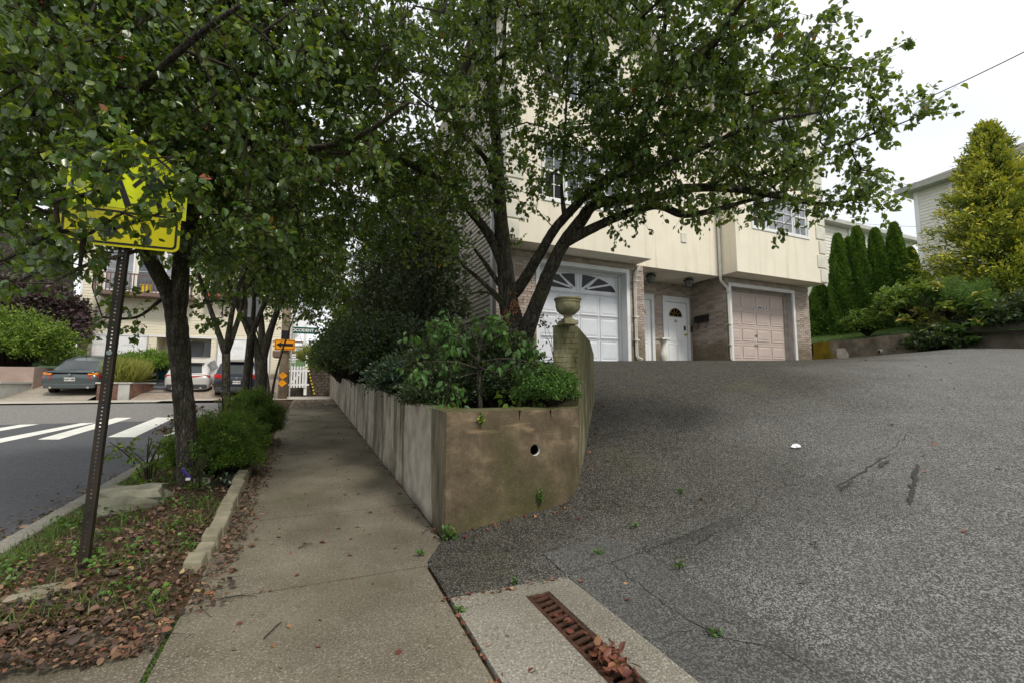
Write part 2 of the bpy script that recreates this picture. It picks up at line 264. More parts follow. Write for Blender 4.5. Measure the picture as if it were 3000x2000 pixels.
# ------------------------------------------------------------------ builders
class MB:
    def __init__(s): s.v = []; s.f = []; s.mi = []
    def add(s, vs, fs, mi=0):
        o = len(s.v); s.v += [tuple(v) for v in vs]; s.f += [tuple(i+o for i in f) for f in fs]; s.mi += [mi]*len(fs); return s
    def box(s, x0, x1, y0, y1, z0, z1, mi=0):
        return s.add([(x0, y0, z0), (x1, y0, z0), (x1, y1, z0), (x0, y1, z0), (x0, y0, z1), (x1, y0, z1), (x1, y1, z1), (x0, y1, z1)],
                     [(0, 3, 2, 1), (4, 5, 6, 7), (0, 1, 5, 4), (1, 2, 6, 5), (2, 3, 7, 6), (3, 0, 4, 7)], mi)
    def hexa(s, p, mi=0):   # 8 points bottom ring then top ring
        return s.add(p, [(0, 3, 2, 1), (4, 5, 6, 7), (0, 1, 5, 4), (1, 2, 6, 5), (2, 3, 7, 6), (3, 0, 4, 7)], mi)
    def quad(s, a, b, c, d, mi=0): return s.add([a, b, c, d], [(0, 1, 2, 3)], mi)
    def bar(s, a, b, w_, h_, mi=0, up=(0, 0, 1)):
        a, b = Vector(a), Vector(b); d = (b-a).normalized(); u = Vector(up)
        if abs(d.dot(u)) > .98: u = Vector((0, 1, 0))
        sx = d.cross(u).normalized()*w_/2; sz = sx.cross(d).normalized()*h_/2
        return s.hexa([a-sx-sz, a+sx-sz, b+sx-sz, b-sx-sz, a-sx+sz, a+sx+sz, b+sx+sz, b-sx+sz], mi)
    def poly(s, pts, dvec, mi=0):   # planar polygon extruded by dvec
        n = len(pts); d = Vector(dvec); a = [Vector(p) for p in pts]; b = [p+d for p in a]
        fs = [tuple(range(n))[::-1], tuple(range(n, 2*n))]+[(i, (i+1) % n, (i+1) % n+n, i+n) for i in range(n)]
        return s.add(a+b, fs, mi)
    def tube(s, pts, rad, n=8, cap=True, mi=0, rough=0):
        pts = [Vector(p) for p in pts]; rad = [rad]*len(pts) if not hasattr(rad, '__len__') else rad
        vs = []; prev = None
        for i, p in enumerate(pts):
            d = (pts[min(i+1, len(pts)-1)]-pts[max(i-1, 0)]).normalized()
            if prev is None:
                u = Vector((0, 0, 1)) if abs(d.z) < .9 else Vector((1, 0, 0)); x = d.cross(u).normalized()
            else: x = (prev-d*prev.dot(d)).normalized()
            prev = x; y = d.cross(x)
            for k in range(n):
                a = 2*math.pi*k/n; r = rad[i]*(1+rough*(random.random()-.5)); vs.append(p+x*math.cos(a)*r+y*math.sin(a)*r)
        fs = [(i*n+k, i*n+(k+1) % n, (i+1)*n+(k+1) % n, (i+1)*n+k) for i in range(len(pts)-1) for k in range(n)]
        if cap: fs += [tuple(range(n))[::-1], tuple(range((len(pts)-1)*n, len(pts)*n))]
        return s.add(vs, fs, mi)
    def lathe(s, c, prof, n=20, mi=0, flute=0):
        vs = []
        for r, z, *fl in prof:
            for k in range(n):
                a = 2*math.pi*k/n; rr = r*(1-(flute if fl else 0)*(k % 2)); vs.append((c[0]+rr*math.cos(a), c[1]+rr*math.sin(a), c[2]+z))
        m = len(prof); fs = [(i*n+k, i*n+(k+1) % n, (i+1)*n+(k+1) % n, (i+1)*n+k) for i in range(m-1) for k in range(n)]
        fs += [tuple(range(n))[::-1], tuple(range((m-1)*n, m*n))]
        return s.add(vs, fs, mi)
    def build(s, name, mat, parent=None, smooth=False, kind=None, bevel=0):
        org = Vector(parent['_o']) if parent and '_o' in parent else Vector((0, 0, 0))
        me = bpy.data.meshes.new(name); me.from_pydata([(v[0]-org.x, v[1]-org.y, v[2]-org.z) for v in s.v], [], s.f)
        mats = mat if isinstance(mat, (list, tuple)) else [mat]
        for m in mats: me.materials.append(MAT[m] if isinstance(m, str) else m)
        if len(mats) > 1: me.polygons.foreach_set('material_index', s.mi)
        if smooth: me.polygons.foreach_set('use_smooth', [True]*len(me.polygons))
        me.update()
        o = bpy.data.objects.new(name, me); COL.objects.link(o)
        if parent: o.parent = parent; o['_o'] = tuple(org)
        if kind: o['kind'] = kind
        if bevel:
            b = o.modifiers.new('bevel', 'BEVEL'); b.width = bevel; b.segments = 2; b.limit_method = 'ANGLE'
        return o
def tag(o, label=None, cat=None, group=None, kind=None):
    if label: o['label'] = label
    if cat: o['category'] = cat
    if group: o['group'] = group
    if kind: o['kind'] = kind
    return o
def thing(name, label, cat, loc, group=None, rotz=0):
    o = bpy.data.objects.new(name, None); o.empty_display_size = .1; COL.objects.link(o)
    o.location = loc; o.rotation_euler = (0, 0, rotz); o['_o'] = tuple(loc) if not rotz else (0, 0, 0)
    return tag(o, label, cat, group)
def local(name, label, cat, loc, rotz=0, group=None):     # children given in local coordinates
    o = thing(name, label, cat, loc, group, rotz); o['_o'] = (0., 0., 0.); return o
def text(s_, size, mat, parent, M_, name='lettering', ext=.002):
    cu = bpy.data.curves.new('t', 'FONT'); cu.body = s_; cu.size = size; cu.extrude = ext; cu.offset = size*.03; cu.align_x = 'CENTER'; cu.align_y = 'CENTER'
    to = bpy.data.objects.new('t', cu); COL.objects.link(to); bpy.context.view_layer.update()
    me = bpy.data.meshes.new_from_object(to.evaluated_get(bpy.context.evaluated_depsgraph_get()))
    bpy.data.objects.remove(to); me.name = name
    org = Vector(parent['_o']); me.transform(Matrix.Translation(-org) @ M_); me.materials.clear(); me.materials.append(MAT[mat])
    o = bpy.data.objects.new(name, me); COL.objects.link(o); o.parent = parent; o['_o'] = tuple(org); return o
FACE_S = Matrix.Rotation(R(90), 4, 'X')       # upright text facing -y
def sheet(name, mat, xs, ys, hf, kind='structure', parent=None, smooth=True, **kw):
    m = MB(); nx, ny = len(xs), len(ys)
    m.add([(x, y, hf(x, y)) for y in ys for x in xs], [(j*nx+i, j*nx+i+1, (j+1)*nx+i+1, (j+1)*nx+i) for j in range(ny-1) for i in range(nx-1)])
    o = m.build(name, mat, parent, smooth=smooth)
    if kind: o['kind'] = kind
    return o
def fr(a, b, n): return [a+(b-a)*i/n for i in range(n+1)]
# ------------------------------------------------------------------ foliage
def nrm(a): return a/np.maximum(np.linalg.norm(a, axis=-1, keepdims=True), 1e-9)
LEAF = {
 'pear': (np.array([(0, 0, 0), (.28, .33, .07), (.68, .30, .05), (1, 0, -.14), (.68, -.30, .05), (.28, -.33, .07), (.5, 0, -.05)]),
          [(0, 6, 1), (1, 6, 2), (2, 6, 3), (3, 6, 4), (4, 6, 5), (5, 6, 0)]),
 'simple': (np.array([(0, 0, 0), (.45, .33, .06), (1, 0, -.08), (.45, -.33, .06)]), [(0, 2, 1), (0, 3, 2)]),
 'lance': (np.array([(0, 0, 0), (.4, .17, .04), (1, 0, -.1), (.4, -.17, .04)]), [(0, 2, 1), (0, 3, 2)]),
 'blade': (np.array([(0, .05, 0), (0, -.05, 0), (.55, -.035, .12), (.55, .035, .12), (1, 0, 0)]), [(0, 1, 2, 3), (3, 2, 4)]),
 'spray': (np.array([(0, 0, 0), (.35, .22, .02), (.6, .08, 0), (.85, .2, 0), (1, 0, .02), (.85, -.2, 0), (.6, -.08, 0), (.35, -.22, .02)]), [(0, 2, 1), (2, 4, 3), (2, 6, 4), (0, 6, 2), (6, 5, 4), (0, 7, 6)]),
}
def leaves(name, mat, parent, pos, dirv, nv, size, tint, shape='pear', kind=None, wide=1.0):
    T, F = LEAF[shape]; pos = np.asarray(pos, float); n = len(pos)
    d = nrm(np.asarray(dirv, float)); nv = np.asarray(nv, float); nv = nrm(nv-d*(nv*d).sum(1, keepdims=True)); sd_ = np.cross(nv, d)
    size = np.broadcast_to(np.asarray(size, float), (n,))[:, None, None]
    V = pos[:, None, :]+size*(T[None, :, 0, None]*d[:, None, :]+wide*T[None, :, 1, None]*sd_[:, None, :]+T[None, :, 2, None]*rng.uniform(-1.0, 3.6, (n, 1, 1))*nv[:, None, :])
    k = len(T); V = V.reshape(-1, 3)
    org = np.array(parent['_o']) if parent and '_o' in parent else np.zeros(3); V = V-org
    lens = [len(f) for f in F]; flat = np.array([i for f in F for i in f]); off = (np.arange(n)*k)[:, None]
    li = (flat[None, :]+off).reshape(-1); ls = np.concatenate([[0], np.cumsum(np.tile(lens, n))[:-1]])
    me = bpy.data.meshes.new(name); me.vertices.add(len(V)); me.vertices.foreach_set('co', V.astype(np.float32).ravel())
    me.loops.add(len(li)); me.loops.foreach_set('vertex_index', li.astype(np.int32))
    me.polygons.add(n*len(F)); me.polygons.foreach_set('loop_start', ls.astype(np.int32))
    me.update(calc_edges=True)
    at = me.attributes.new('tint', 'FLOAT', 'POINT'); at.data.foreach_set('value', np.repeat(np.broadcast_to(tint, (n,)), k).astype(np.float32))
    me.materials.append(MAT[mat]); me.polygons.foreach_set('use_smooth', [True]*len(me.polygons))
    o = bpy.data.objects.new(name, me); COL.objects.link(o)
    if parent: o.parent = parent; o['_o'] = tuple(float(x) for x in org)
    if kind: o['kind'] = kind
    return o
def tintrand(n, base=.45, sp=.22, special=.012):
    t = np.clip(rng.normal(base, sp, n), 0, .93); m = rng.random(n) < special; t[m] = rng.uniform(.96, 1, m.sum()); return t
def segs(name, mat, parent, A, B, ra, rb, n=4):
    A, B = np.asarray(A, float), np.asarray(B, float); d = nrm(B-A); u = np.where(np.abs(d[:, 2:3]) < .9, [[0, 0, 1.]], [[1., 0, 0]]); x = nrm(np.cross(d, u)); y = np.cross(d, x)
    a = 2*np.pi*np.arange(n)/n; c, s_ = np.cos(a)[None, :, None], np.sin(a)[None, :, None]
    ring = x[:, None]*c+y[:, None]*s_
    V = np.concatenate([A[:, None]+ring*np.asarray(ra)[:, None, None], B[:, None]+ring*np.asarray(rb)[:, None, None]], 1).reshape(-1, 3)
    org = np.array(parent['_o']) if parent and '_o' in parent else np.zeros(3); V = V-org
    q = np.array([(k, (k+1) % n, (k+1) % n+n, k+n) for k in range(n)]).ravel()
    li = (q[None]+(np.arange(len(A))*2*n)[:, None]).ravel(); nf = len(A)*n
    me = bpy.data.meshes.new(name); me.vertices.add(len(V)); me.vertices.foreach_set('co', V.astype(np.float32).ravel())
    me.loops.add(len(li)); me.loops.foreach_set('vertex_index', li.astype(np.int32)); me.polygons.add(nf); me.polygons.foreach_set('loop_start', (np.arange(nf)*4).astype(np.int32))
    me.update(calc_edges=True); me.materials.append(MAT[mat]); me.polygons.foreach_set('use_smooth', [True]*nf)
    o = bpy.data.objects.new(name, me); COL.objects.link(o); o.parent = parent; o['_o'] = tuple(float(v) for v in org); return o
def smoothpath(pts, rad, n=5):
    P = [Vector(p) for p in pts]; out = []; rr = []
    for i in range(len(P)-1):
        p0, p1, p2, p3 = P[max(i-1, 0)], P[i], P[i+1], P[min(i+2, len(P)-1)]
        for k in range(n):
            t = k/n; out.append(.5*((2*p1)+(p2-p0)*t+(2*p0-5*p1+4*p2-p3)*t*t+(3*p1-p0-3*p2+p3)*t**3)); rr.append(rad[i]*(1-t)+rad[i+1]*t)
    out.append(P[-1]); rr.append(rad[-1]); return out, rr
def grow(t, limbs, blobs, spacing=.42, leafn=28, leafsize=.065, mat='pear', shape='pear', seglen=.22, spread=.17, rtip=.0032, tint=.45, tintsp=.2, special=.012, keep=None, droop=.7, trunkmat='bark', nside=10, jit=.05, minz=None, wide=1.0):
    """t: tree empty. limbs: list of (points, radii). blobs: list of (centre, radii, density)."""
    m = MB(); nodes = []; lim = []
    for pts, rad in limbs:
        p, r = smoothpath(pts, rad); m.tube(p, r, nside, rough=.10)
        for a, b in zip(p, r):
            nodes.append(tuple(a)); lim.append(b)
    m.build('trunk', trunkmat, t, smooth=True)
    att = []
    for c, rad, dens in blobs:
        c = np.array(c); rad = np.array(rad if hasattr(rad, '__len__') else (rad,)*3, float)
        k = max(3, int(dens*4.19*rad[0]*rad[1]*rad[2]/spacing**3*.55))
        q = nrm(rng.normal(size=(k, 3)))*(rng.random((k, 1))**.42)*rad+c; att.append(q)
    att = np.concatenate(att)
    if keep is not None: att = att[[bool(keep(p)) for p in att]]
    if minz is not None: att = att[att[:, 2] > minz]
    L0 = np.array(nodes); nl = len(nodes)
    dd = np.sqrt(((att[:, None]-L0[None])**2).sum(-1)).min(1); att = att[np.argsort(dd)]
    maxn = nl+len(att)*14+10; ND = np.zeros((maxn, 3)); ND[:nl] = L0; par = -np.ones(maxn, int); cnt = nl; isleaf = np.zeros(maxn); DR = np.zeros((maxn, 3)); 
    startok = np.ones(maxn, bool); startok[:max(2, 0)] = False
    ends = []; 
    for a in att:
        v = ND[:cnt]-a; d2 = (v*v).sum(1)+np.where(np.arange(cnt) < nl, 0, .02); i = int(np.argmin(d2)); dist = math.sqrt(d2[i]); k = max(1, min(12, int(dist/seglen)))
        p0 = ND[i].copy(); prev = i; perp = rng.normal(size=3)*dist*.10+np.array([0, 0, dist*.08])
        for s_ in range(1, k+1):
            f = s_/k; p = p0+(a-p0)*f+perp*math.sin(math.pi*f)+rng.normal(size=3)*jit*(0 if s_ == k else 1)*seglen*2
            ND[cnt] = p; par[cnt] = prev; prev = cnt; cnt += 1
        isleaf[prev] = 1; ends.append(prev)
    down = isleaf.copy()
    for i in range(cnt-1, nl-1, -1):
        if par[i] >= nl: down[par[i]] += down[i]
    idx = np.arange(nl, cnt); rad = rtip*np.maximum(down, .8)**.46*1.15
    pr_ = par[idx]; rp = np.where(pr_ >= nl, rad[pr_], 0); rlim = np.array(lim+[0]*(maxn-nl)); rp = np.where(pr_ < nl, np.minimum(rlim[pr_]*.8, rad[idx]*1.25), np.minimum(rp, rad[idx]*1.5))
    A, B = [ND[pr_]], [ND[idx]]; ra, rb = [rp], [rad[idx]]
    # side twiglets
    E = np.array(ends); k = 5; base = ND[np.repeat(E, k)]+rng.normal(size=(len(E)*k, 3))*.02; tip = base+nrm(rng.normal(size=(len(E)*k, 3))+[0, 0, -.1])*rng.uniform(.5, 1.6, (len(E)*k, 1))*spread
    A.append(base); B.append(tip); ra.append(np.full(len(base), rtip*.8)); rb.append(np.full(len(base), rtip*.45))
    segs('branches', 'twig', t, np.concatenate(A), np.concatenate(B), np.concatenate(ra), np.concatenate(rb), 4)['kind'] = 'stuff'
    per = max(1, leafn//k); bi = np.repeat(np.arange(len(base)), per); f = rng.random((len(bi), 1))**.6
    pos = base[bi]+(tip[bi]-base[bi])*f+rng.normal(size=(len(bi), 3))*.018
    dirv = (tip[bi]-base[bi])/spread*.5+rng.normal(size=(len(bi), 3))*.6+[0, 0, -droop]
    nv = rng.normal(size=(len(bi), 3))*.7+[0, 0, .5]
    cl = np.repeat(rng.normal(0, .09, len(E)), k)[bi]
    tt = tintrand(len(bi), tint, tintsp, special); tt = np.where(tt < .94, np.clip(tt+cl, 0, .93), tt)
    leaves('crown', mat, t, pos, dirv, nv, leafsize*rng.uniform(.55, 1.3, len(bi)), tt, shape, wide=wide)
    return len(bi)
def bush(t, c, rad, n, size, mat, shape='simple', up=.3, lumps=9, lump=.28, core=True, tint=.5, name='foliage', flat=0, sp=.2, shell=.25, coreshrink=.78, stem=None, tuft=None):
    """ragged shrub built of leafy tufts round centre c."""
    c = np.array(c, float); rad = np.array(rad, float); per = 42; nt = max(12, n//per)
    q = nrm(rng.normal(size=(nt, 3))); q[:, 2] = np.abs(q[:, 2])*1.1-.35; q = nrm(q)
    big = 1+.20*np.sin(q[:, 0]*5+c[0]*7)*np.cos(q[:, 1]*4+q[:, 2]*5+c[1])+rng.normal(0, .07, nt)
    rr = np.where(rng.random(nt) < .72, rng.uniform(.80, 1.0, nt), rng.uniform(.35, .8, nt))*big
    tc = c+q*rad*rr[:, None]; tr = (tuft or (.17*float(rad.mean())+.012))*rng.uniform(.6, 1.4, nt)
    td = nrm(q*[1, 1, .8]+[0, 0, up]+rng.normal(size=(nt, 3))*.25); tt = rng.normal(0, .13, nt)
    ti = np.repeat(np.arange(nt), per); d = nrm(td[ti]*.9+rng.normal(size=(len(ti), 3))*.75); f = rng.random((len(ti), 1))
    p = tc[ti]+(td[ti]*(f-.45)*1.3+rng.normal(size=(len(ti), 3))*.42)*tr[ti][:, None]
    ok = p[:, 2] > c[2]-rad[2]*1.02; p, d, ti, f = p[ok], d[ok], ti[ok], f[ok]
    leaves(name, mat, t, p, d, td[ti]+rng.normal(size=d.shape)*.6, size*rng.uniform(.55, 1.35, len(p)), np.clip(rng.normal(tint, sp, len(p))+tt[ti]+.10*(f[:, 0]-.5), 0, 1), shape)
    segs('stems', 'twig', t, np.repeat(c[None]-[[0, 0, rad[2]*.9]], nt, 0)+rng.normal(size=(nt, 3))*rad*.06, tc, np.full(nt, .006+.004*rad.mean()), np.full(nt, .002), 3)['kind'] = 'stuff'
# ------------------------------------------------------------------ terrain functions
def sp_(v, k=.35): return k*math.log1p(math.exp(min(v/k, 40)))
def hs(x, y): return .033*y                                   # street / sidewalk plane
def sm(a, b, k=.3): return -k*math.log(math.exp(-a/k)+math.exp(-b/k))
def cap_(x, y): return 1.33+.0227*x+.051*y+.10*sp_(x-11.8)*max(0, min(1, (9-y)/3))
def hd(x, y):                                                 # driveway
    wx = max(0, min(1, (x-.75)/1.1)); wx = wx*wx*(3-2*wx)
    z = .033*y+.2*max(0, sp_(x-1.95, .25)-.055)+.2*sp_(y-3.1, .3)*wx
    return sm(z, cap_(x, y), .22) if z > .6 else z-0*1.0
# ------------------------------------------------------------------ ground, road, walks
def bigground(x, y):
    d = math.hypot(x, y); z = -.4
    if y > 26: z = min(6, .3+(y-26)*.12)
    if x > 15.3: z = max(z, 2.0)
    if x < -3 and y < 20: z = -.45
    return z
sheet('ground', 'lawn', [-400, -120, -60, -30, -15, -3, 0, 4, 10, 15.1, 15.6, 20, 40, 90, 400], [-400, -100, -30, -10, 0, 10, 19, 26, 28, 32, 45, 60, 90, 400], bigground)
sheet('road', 'road', fr(-40, -1.95, 20), fr(-25, 15.4, 20), lambda x, y: hs(x, y)-.12+.004)
sheet('cross_street', 'oldroad', fr(-60, -1.95, 20), [15.4, 18, 20, 22.35], lambda x, y: hs(x, y)-.12+.03*max(0, (y-20.5)/1.8))
# curb along the tree strip
t = thing('curb', 'weathered concrete kerb between the road and the planted tree strip', 'kerb', (-2.02, 8, .2)); 
ys = [2.2, 4.55, 6.9, 9.3, 11.7, 14.1, 16.5, 19, 21.6]
for a, b in zip(ys[:-1], ys[1:]):
    a += .008; b -= .008
    MB().hexa([(-2.12, a, hs(0, a)-.3), (-1.93, a, hs(0, a)-.3), (-1.93, b, hs(0, b)-.3), (-2.12, b, hs(0, b)-.3), (-2.10, a, hs(0, a)+.015), (-1.94, a, hs(0, a)+.02), (-1.94, b, hs(0, b)+.02), (-2.10, b, hs(0, b)+.015)]).build('kerb_stone', 'curb', t, bevel=.012)
tag(t, kind='structure')
# sidewalk: dark bed and separate slabs
bed = sheet('sidewalk', 'soil', [-.62, 0, .82], fr(-4, 22.2, 12), lambda x, y: hs(x, y)-.02)
sheet('sidewalk_bed', 'soil', [-1.95, -1.2, -.62], [-4, -1, 1, 3.3], lambda x, y: hs(x, y)-.035)
sheet('sidewalk_bed', 'soil', [.82, .93, 1.06], [3.0, 8, 14, 22.2], lambda x, y: hs(x, y)-.036)
def slab(x0, x1, y0, y1, mat='walk', tilt=0, name='slab', par=bed, hf=hs, n=5, g=.007, pts=None):
    m = MB(); nx, ny = 4, n
    P = lambda x, y, dz: (x, y, hf(x, y)+dz+tilt*(y-y0))
    X = fr(x0+g, x1-g, nx); Y_ = fr(y0+g, y1-g, ny)
    top = [P(x, y, 0) for y in Y_ for x in X]; bot = [P(x, y, -.09) for y in Y_ for x in X]; k = (nx+1)*(ny+1)
    f = [(j*(nx+1)+i, j*(nx+1)+i+1, (j+1)*(nx+1)+i+1, (j+1)*(nx+1)+i) for j in range(ny) for i in range(nx)]
    ring = [i for i in range(nx+1)]+[j*(nx+1)+nx for j in range(1, ny+1)]+[ny*(nx+1)+i for i in range(nx-1, -1, -1)]+[j*(nx+1) for j in range(ny-1, 0, -1)]
    f += [(ring[(q+1) % len(ring)], ring[q], ring[q]+k, ring[(q+1) % len(ring)]+k) for q in range(len(ring))]
    m.add(top+bot, f); return m.build(name, mat, par, bevel=0)
jy = [-3.2, -1.6, 0.0, 1.62, 3.24, 4.74, 6.42, 8.1, 9.86, 11.5, 13.1, 14.8, 16.5, 18.2, 20, 22.18]
for i, (a, b) in enumerate(zip(jy[:-1], jy[1:])):
    slab(-.6, .8 if a < 3 else 1.03, a, b, g=.012 if a < 3.3 else .006, tilt=[0, .003, -.002, .001][i % 4])
for a, b in ((-3.2, -1.6), (-1.6, 0.0), (0.0, 1.62), (1.62, 3.15)): slab(-1.93, -.6, a, b, g=.014, tilt=.002)
MB().poly([(-1.93, 3.17, .112), (-1.17, 3.17, .112), (-1.2, 3.38, .12), (-1.42, 3.5, .122), (-1.93, 3.42, .12)], (0, 0, -.1)).build('slab', 'walk', bed)
sheet('corner_walk', 'light_walk', [-5.5, -2, 0, 1.1], [22.2, 23.4, 25, 27.4], lambda x, y: .742+.004*(y-22))
for x in (-3.6, -1.9, -.4): pass
sheet('far_sidewalk', 'light_walk', fr(-60, -5.5, 14), [22.36, 22.6, 24.3], lambda x, y: .70+.02*(y-22.3))
# tree strip soil
def hst(x, y):
    return hs(x, y)-.01+.05*math.exp(-((x+1.28)/.45)**2)+.015*math.sin(3*x+2*y)*math.cos(2.3*y)
sheet('tree_strip', 'soil', fr(-1.945, -.6, 10), fr(3.15, 21.6, 60), lambda x, y: hst(x, y) if -1.9 < x < -.65 else hs(x, y)-.02)
# driveway
def xl(y):
    if y <= 2.7: return 1.6
    if y <= 3.3: return .81
    if y <= 3.72: return .81+(y-3.3)*.6
    if y < 5.9: return 2.3+(y-3.95)*.82 if y > 3.9 else 1.1
    return 3.86
YD = fr(-8, 2.7, 24)+[2.704]+fr(2.9, 3.7, 6)+[3.93]+fr(4.1, 5.9, 10)+[5.95]+fr(6.2, 12.2, 24)
m = MB(); NX = 44
m.add([(x, y, hd(x, y)) for y in YD for x in [xl(y)+(15.25-xl(y))*(i/NX)**1.35 for i in range(NX+1)]], [(j*(NX+1)+i, j*(NX+1)+i+1, (j+1)*(NX+1)+i+1, (j+1)*(NX+1)+i) for j in range(len(YD)-1) for i in range(NX)])
m.build('driveway', 'drive', smooth=True, kind='structure')
sheet('drain_apron_bed', 'soil', [.8, 1.2, 1.63], [-3, 0, 1.5, 2.72], lambda x, y: hs(x, y)-.16 if 1.1 < x < 1.5 else hs(x, y)-.03)
sheet('asphalt_patch', 'patch', fr(1.602, 2.2, 5), fr(-2, 3.05, 16), lambda x, y: hd(x, y)+.006)
t = bpy.data.objects.new('drain_apron', None); COL.objects.link(t); t['kind'] = 'structure'; t['_o'] = (0., 0., 0.)
# concrete apron in pieces round the grate channel
GX0, GX1, GY1 = 1.235, 1.395, 2.585
hz = lambda x, y: hs(x, y)+.012
for a in ((.812, GX0, -2.0, GY1), (GX1, 1.604, -2.0, GY1), (.812, 1.604, GY1, 2.722)): slab(*a, mat='slab', par=t, hf=hz, g=.0015, name='slab')
MB().box(GX0-.01, GX1+.01, -2, GY1, -.16, -.13).build('channel_floor', 'soil', t)
g = thing('drain_grate', 'rusty iron trench drain grate with slotted bars set in the concrete apron', 'drain grate', (1.315, 1.9, .07))
def zz(y): return hz(0, y)-.004
for a, b in ((1.86, 2.58), (1.13, 1.85), (.40, 1.12), (-.33, .39)):
    m = MB(); s_ = .02
    for x0, x1 in ((GX0+.003, GX0+.028), (GX1-.028, GX1-.003)):
        m.hexa([(x0, a, zz(a)-.02), (x1, a, zz(a)-.02), (x1, b, zz(b)-.02), (x0, b, zz(b)-.02), (x0, a, zz(a)), (x1, a, zz(a)), (x1, b, zz(b)), (x0, b, zz(b))])
    for y0, y1 in ((a+.001, a+.022), (b-.022, b-.001)): m.hexa([(GX0+.029, y0, zz(y0)-.02), (GX1-.029, y0, zz(y0)-.02), (GX1-.029, y1, zz(y1)-.02), (GX0+.029, y1, zz(y1)-.02), (GX0+.029, y0, zz(y0)-.001), (GX1-.029, y0, zz(y0)-.001), (GX1-.029, y1, zz(y1)-.001), (GX0+.029, y1, zz(y1)-.001)])
    o = m.build('grate_frame', 'rust', g, bevel=.003)
    n = 12
    for k in range(n):
        y = a+.052+(b-a-.104)*k/(n-1)
        m = MB().bar((GX0+.029, y-.012, zz(y)-.009), (GX1-.029, y+.012, zz(y)-.009), .022, .016); m.build('bar', 'rust', o, bevel=.003)
# crosswalk stripes
for i, q in enumerate([[(0, 1288), (0, 1252), (255, 1224), (255, 1230)], [(110, 1287), (173, 1287), (388, 1223), (340, 1223)], [(315, 1280), (395, 1280), (512, 1223), (460, 1222)], [(480, 1276), (556, 1276), (600, 1232), (535, 1232)], [(-330, 1300), (-200, 1300), (113, 1228), (40, 1228)]]):
    P = [G(px, py, -.12) for px, py in q]
    if i == 0: P = [Vector((-5.75, 10.6, 0)), Vector((-5.35, 10.6, 0)), Vector((-5.0, 15.3, 0)), Vector((-5.3, 15.3, 0))]
    if i == 4: P = [Vector((-6.9, 10.6, 0)), Vector((-6.5, 10.6, 0)), Vector((-6.1, 15.3, 0)), Vector((-6.45, 15.3, 0))]
    m = MB(); n = 6; vs = []
    for k in range(n+1):
        for e in (P[0].lerp(P[3], k/n), P[1].lerp(P[2], k/n)): vs.append((e.x+.0, e.y, hs(0, e.y)-.12+.0085))
    m.add(vs, [(2*k, 2*k+1, 2*k+3, 2*k+2) for k in range(n)]); o = m.build('crosswalk_stripe', 'paint', kind='structure')
# ------------------------------------------------------------------ planter (retaining) wall
hp = PY(1569, 1317, 3.655)
def holequad(m, A, B, TB, TA, mi, c, r, depth, n=32):
    """front quad A-B-TB-TA in the plane y=const with a round hole and its bore"""
    y = A[1]; V = []
    for k in range(n):
        a = 2*math.pi*k/n; dx, dz = math.cos(a), math.sin(a); lim = []
        if dx > 1e-6: lim.append((B[0]-c[0])/dx)
        if dx < -1e-6: lim.append((A[0]-c[0])/dx)
        if dz > 1e-6: lim.append(((TA[2]+TB[2])/2-c[1])/dz)
        if dz < -1e-6: lim.append((A[2]-c[1])/dz)
        t_ = min(lim); V.append((c[0]+dx*t_, y, c[1]+dz*t_))
    V += [(c[0]+r*math.cos(2*math.pi*k/n), y, c[1]+r*math.sin(2*math.pi*k/n)) for k in range(n)]
    V += [(c[0]+r*math.cos(2*math.pi*k/n), y+depth, c[1]+r*math.sin(2*math.pi*k/n)) for k in range(n)]
    m.add(V, [(k, (k+1) % n, (k+1) % n+n, k+n) for k in range(n)]+[(k+n, (k+1) % n+n, (k+1) % n+2*n, k+2*n) for k in range(n)], mi)
    for cx_, cz_ in ((A[0], A[2]), (B[0], A[2]), (B[0], TB[2]), (A[0], TA[2])):     # close the corners
        q = sorted(range(n), key=lambda k: (V[k][0]-cx_)**2+(V[k][2]-cz_)**2)[:2]; m.add([(cx_, y, cz_), V[q[0]], V[q[1]]], [(0, 1, 2)], mi)
def wallstrip(name, mats, outer, inner, zb, zt, parent, midx=None, hole=None):
    m = MB(); n = len(outer)
    for i in range(n-1):
        a, b, c, d = outer[i], outer[i+1], inner[i+1], inner[i]
        mi = midx[i] if midx else 0
        A = [(p[0], p[1], zb(*p)) for p in (a, b, c, d)]; T = [(p[0], p[1], zt(*p)) for p in (a, b, c, d)]
        if hole == i: holequad(m, A[0], A[1], T[1], T[0], mi, (hp.x, hp.z), .052, .25)
        else: m.quad(A[0], A[1], T[1], T[0], mi)
        m.quad(T[0], T[1], T[2], T[3], len(mats)-1 if len(mats) > 2 else mi); m.quad(A[2], A[3], T[3], T[2], mi)
        if i == 0: m.quad(A[3], A[0], T[0], T[3], mi)
        if i == n-2: m.quad(A[1], A[2], T[2], T[1], mi)
    return m.build(name, mats, parent)
WT = lambda x, y: 1.0+.036*y
pw = thing('planter_wall', 'low stained concrete retaining wall of the raised planter with peeling paint along the sidewalk', 'retaining wall', (1.2, 3.8, .1))
ysw = [3.69, 4.4, 5.5, 7, 9, 12, 16, 20, 24, 26.2]
X0, X1 = hp.x-.16, min(hp.x+.16, 2.07)
out_ = [(1.035, y) for y in ysw[::-1]]+[(1.045, 3.67), (1.075, 3.655)]+[(x, 3.655) for x in (1.3, 1.5, X0, X1)]+[(2.17, 3.675), (2.31, 3.755), (2.43, 3.87), (2.525, 4.0)]
inn_ = [(1.27, y+(0.3 if i == 0 else 0)) for i, y in enumerate(ysw)][::-1]+[(1.3, 3.99), (1.31, 3.99)]+[(x, 3.99) for x in (1.4, 1.5, 1.75, 1.98)]+[(2.05, 4.0), (2.1, 4.04), (2.15, 4.1), (2.2, 4.2)]
k = len(ysw)-1
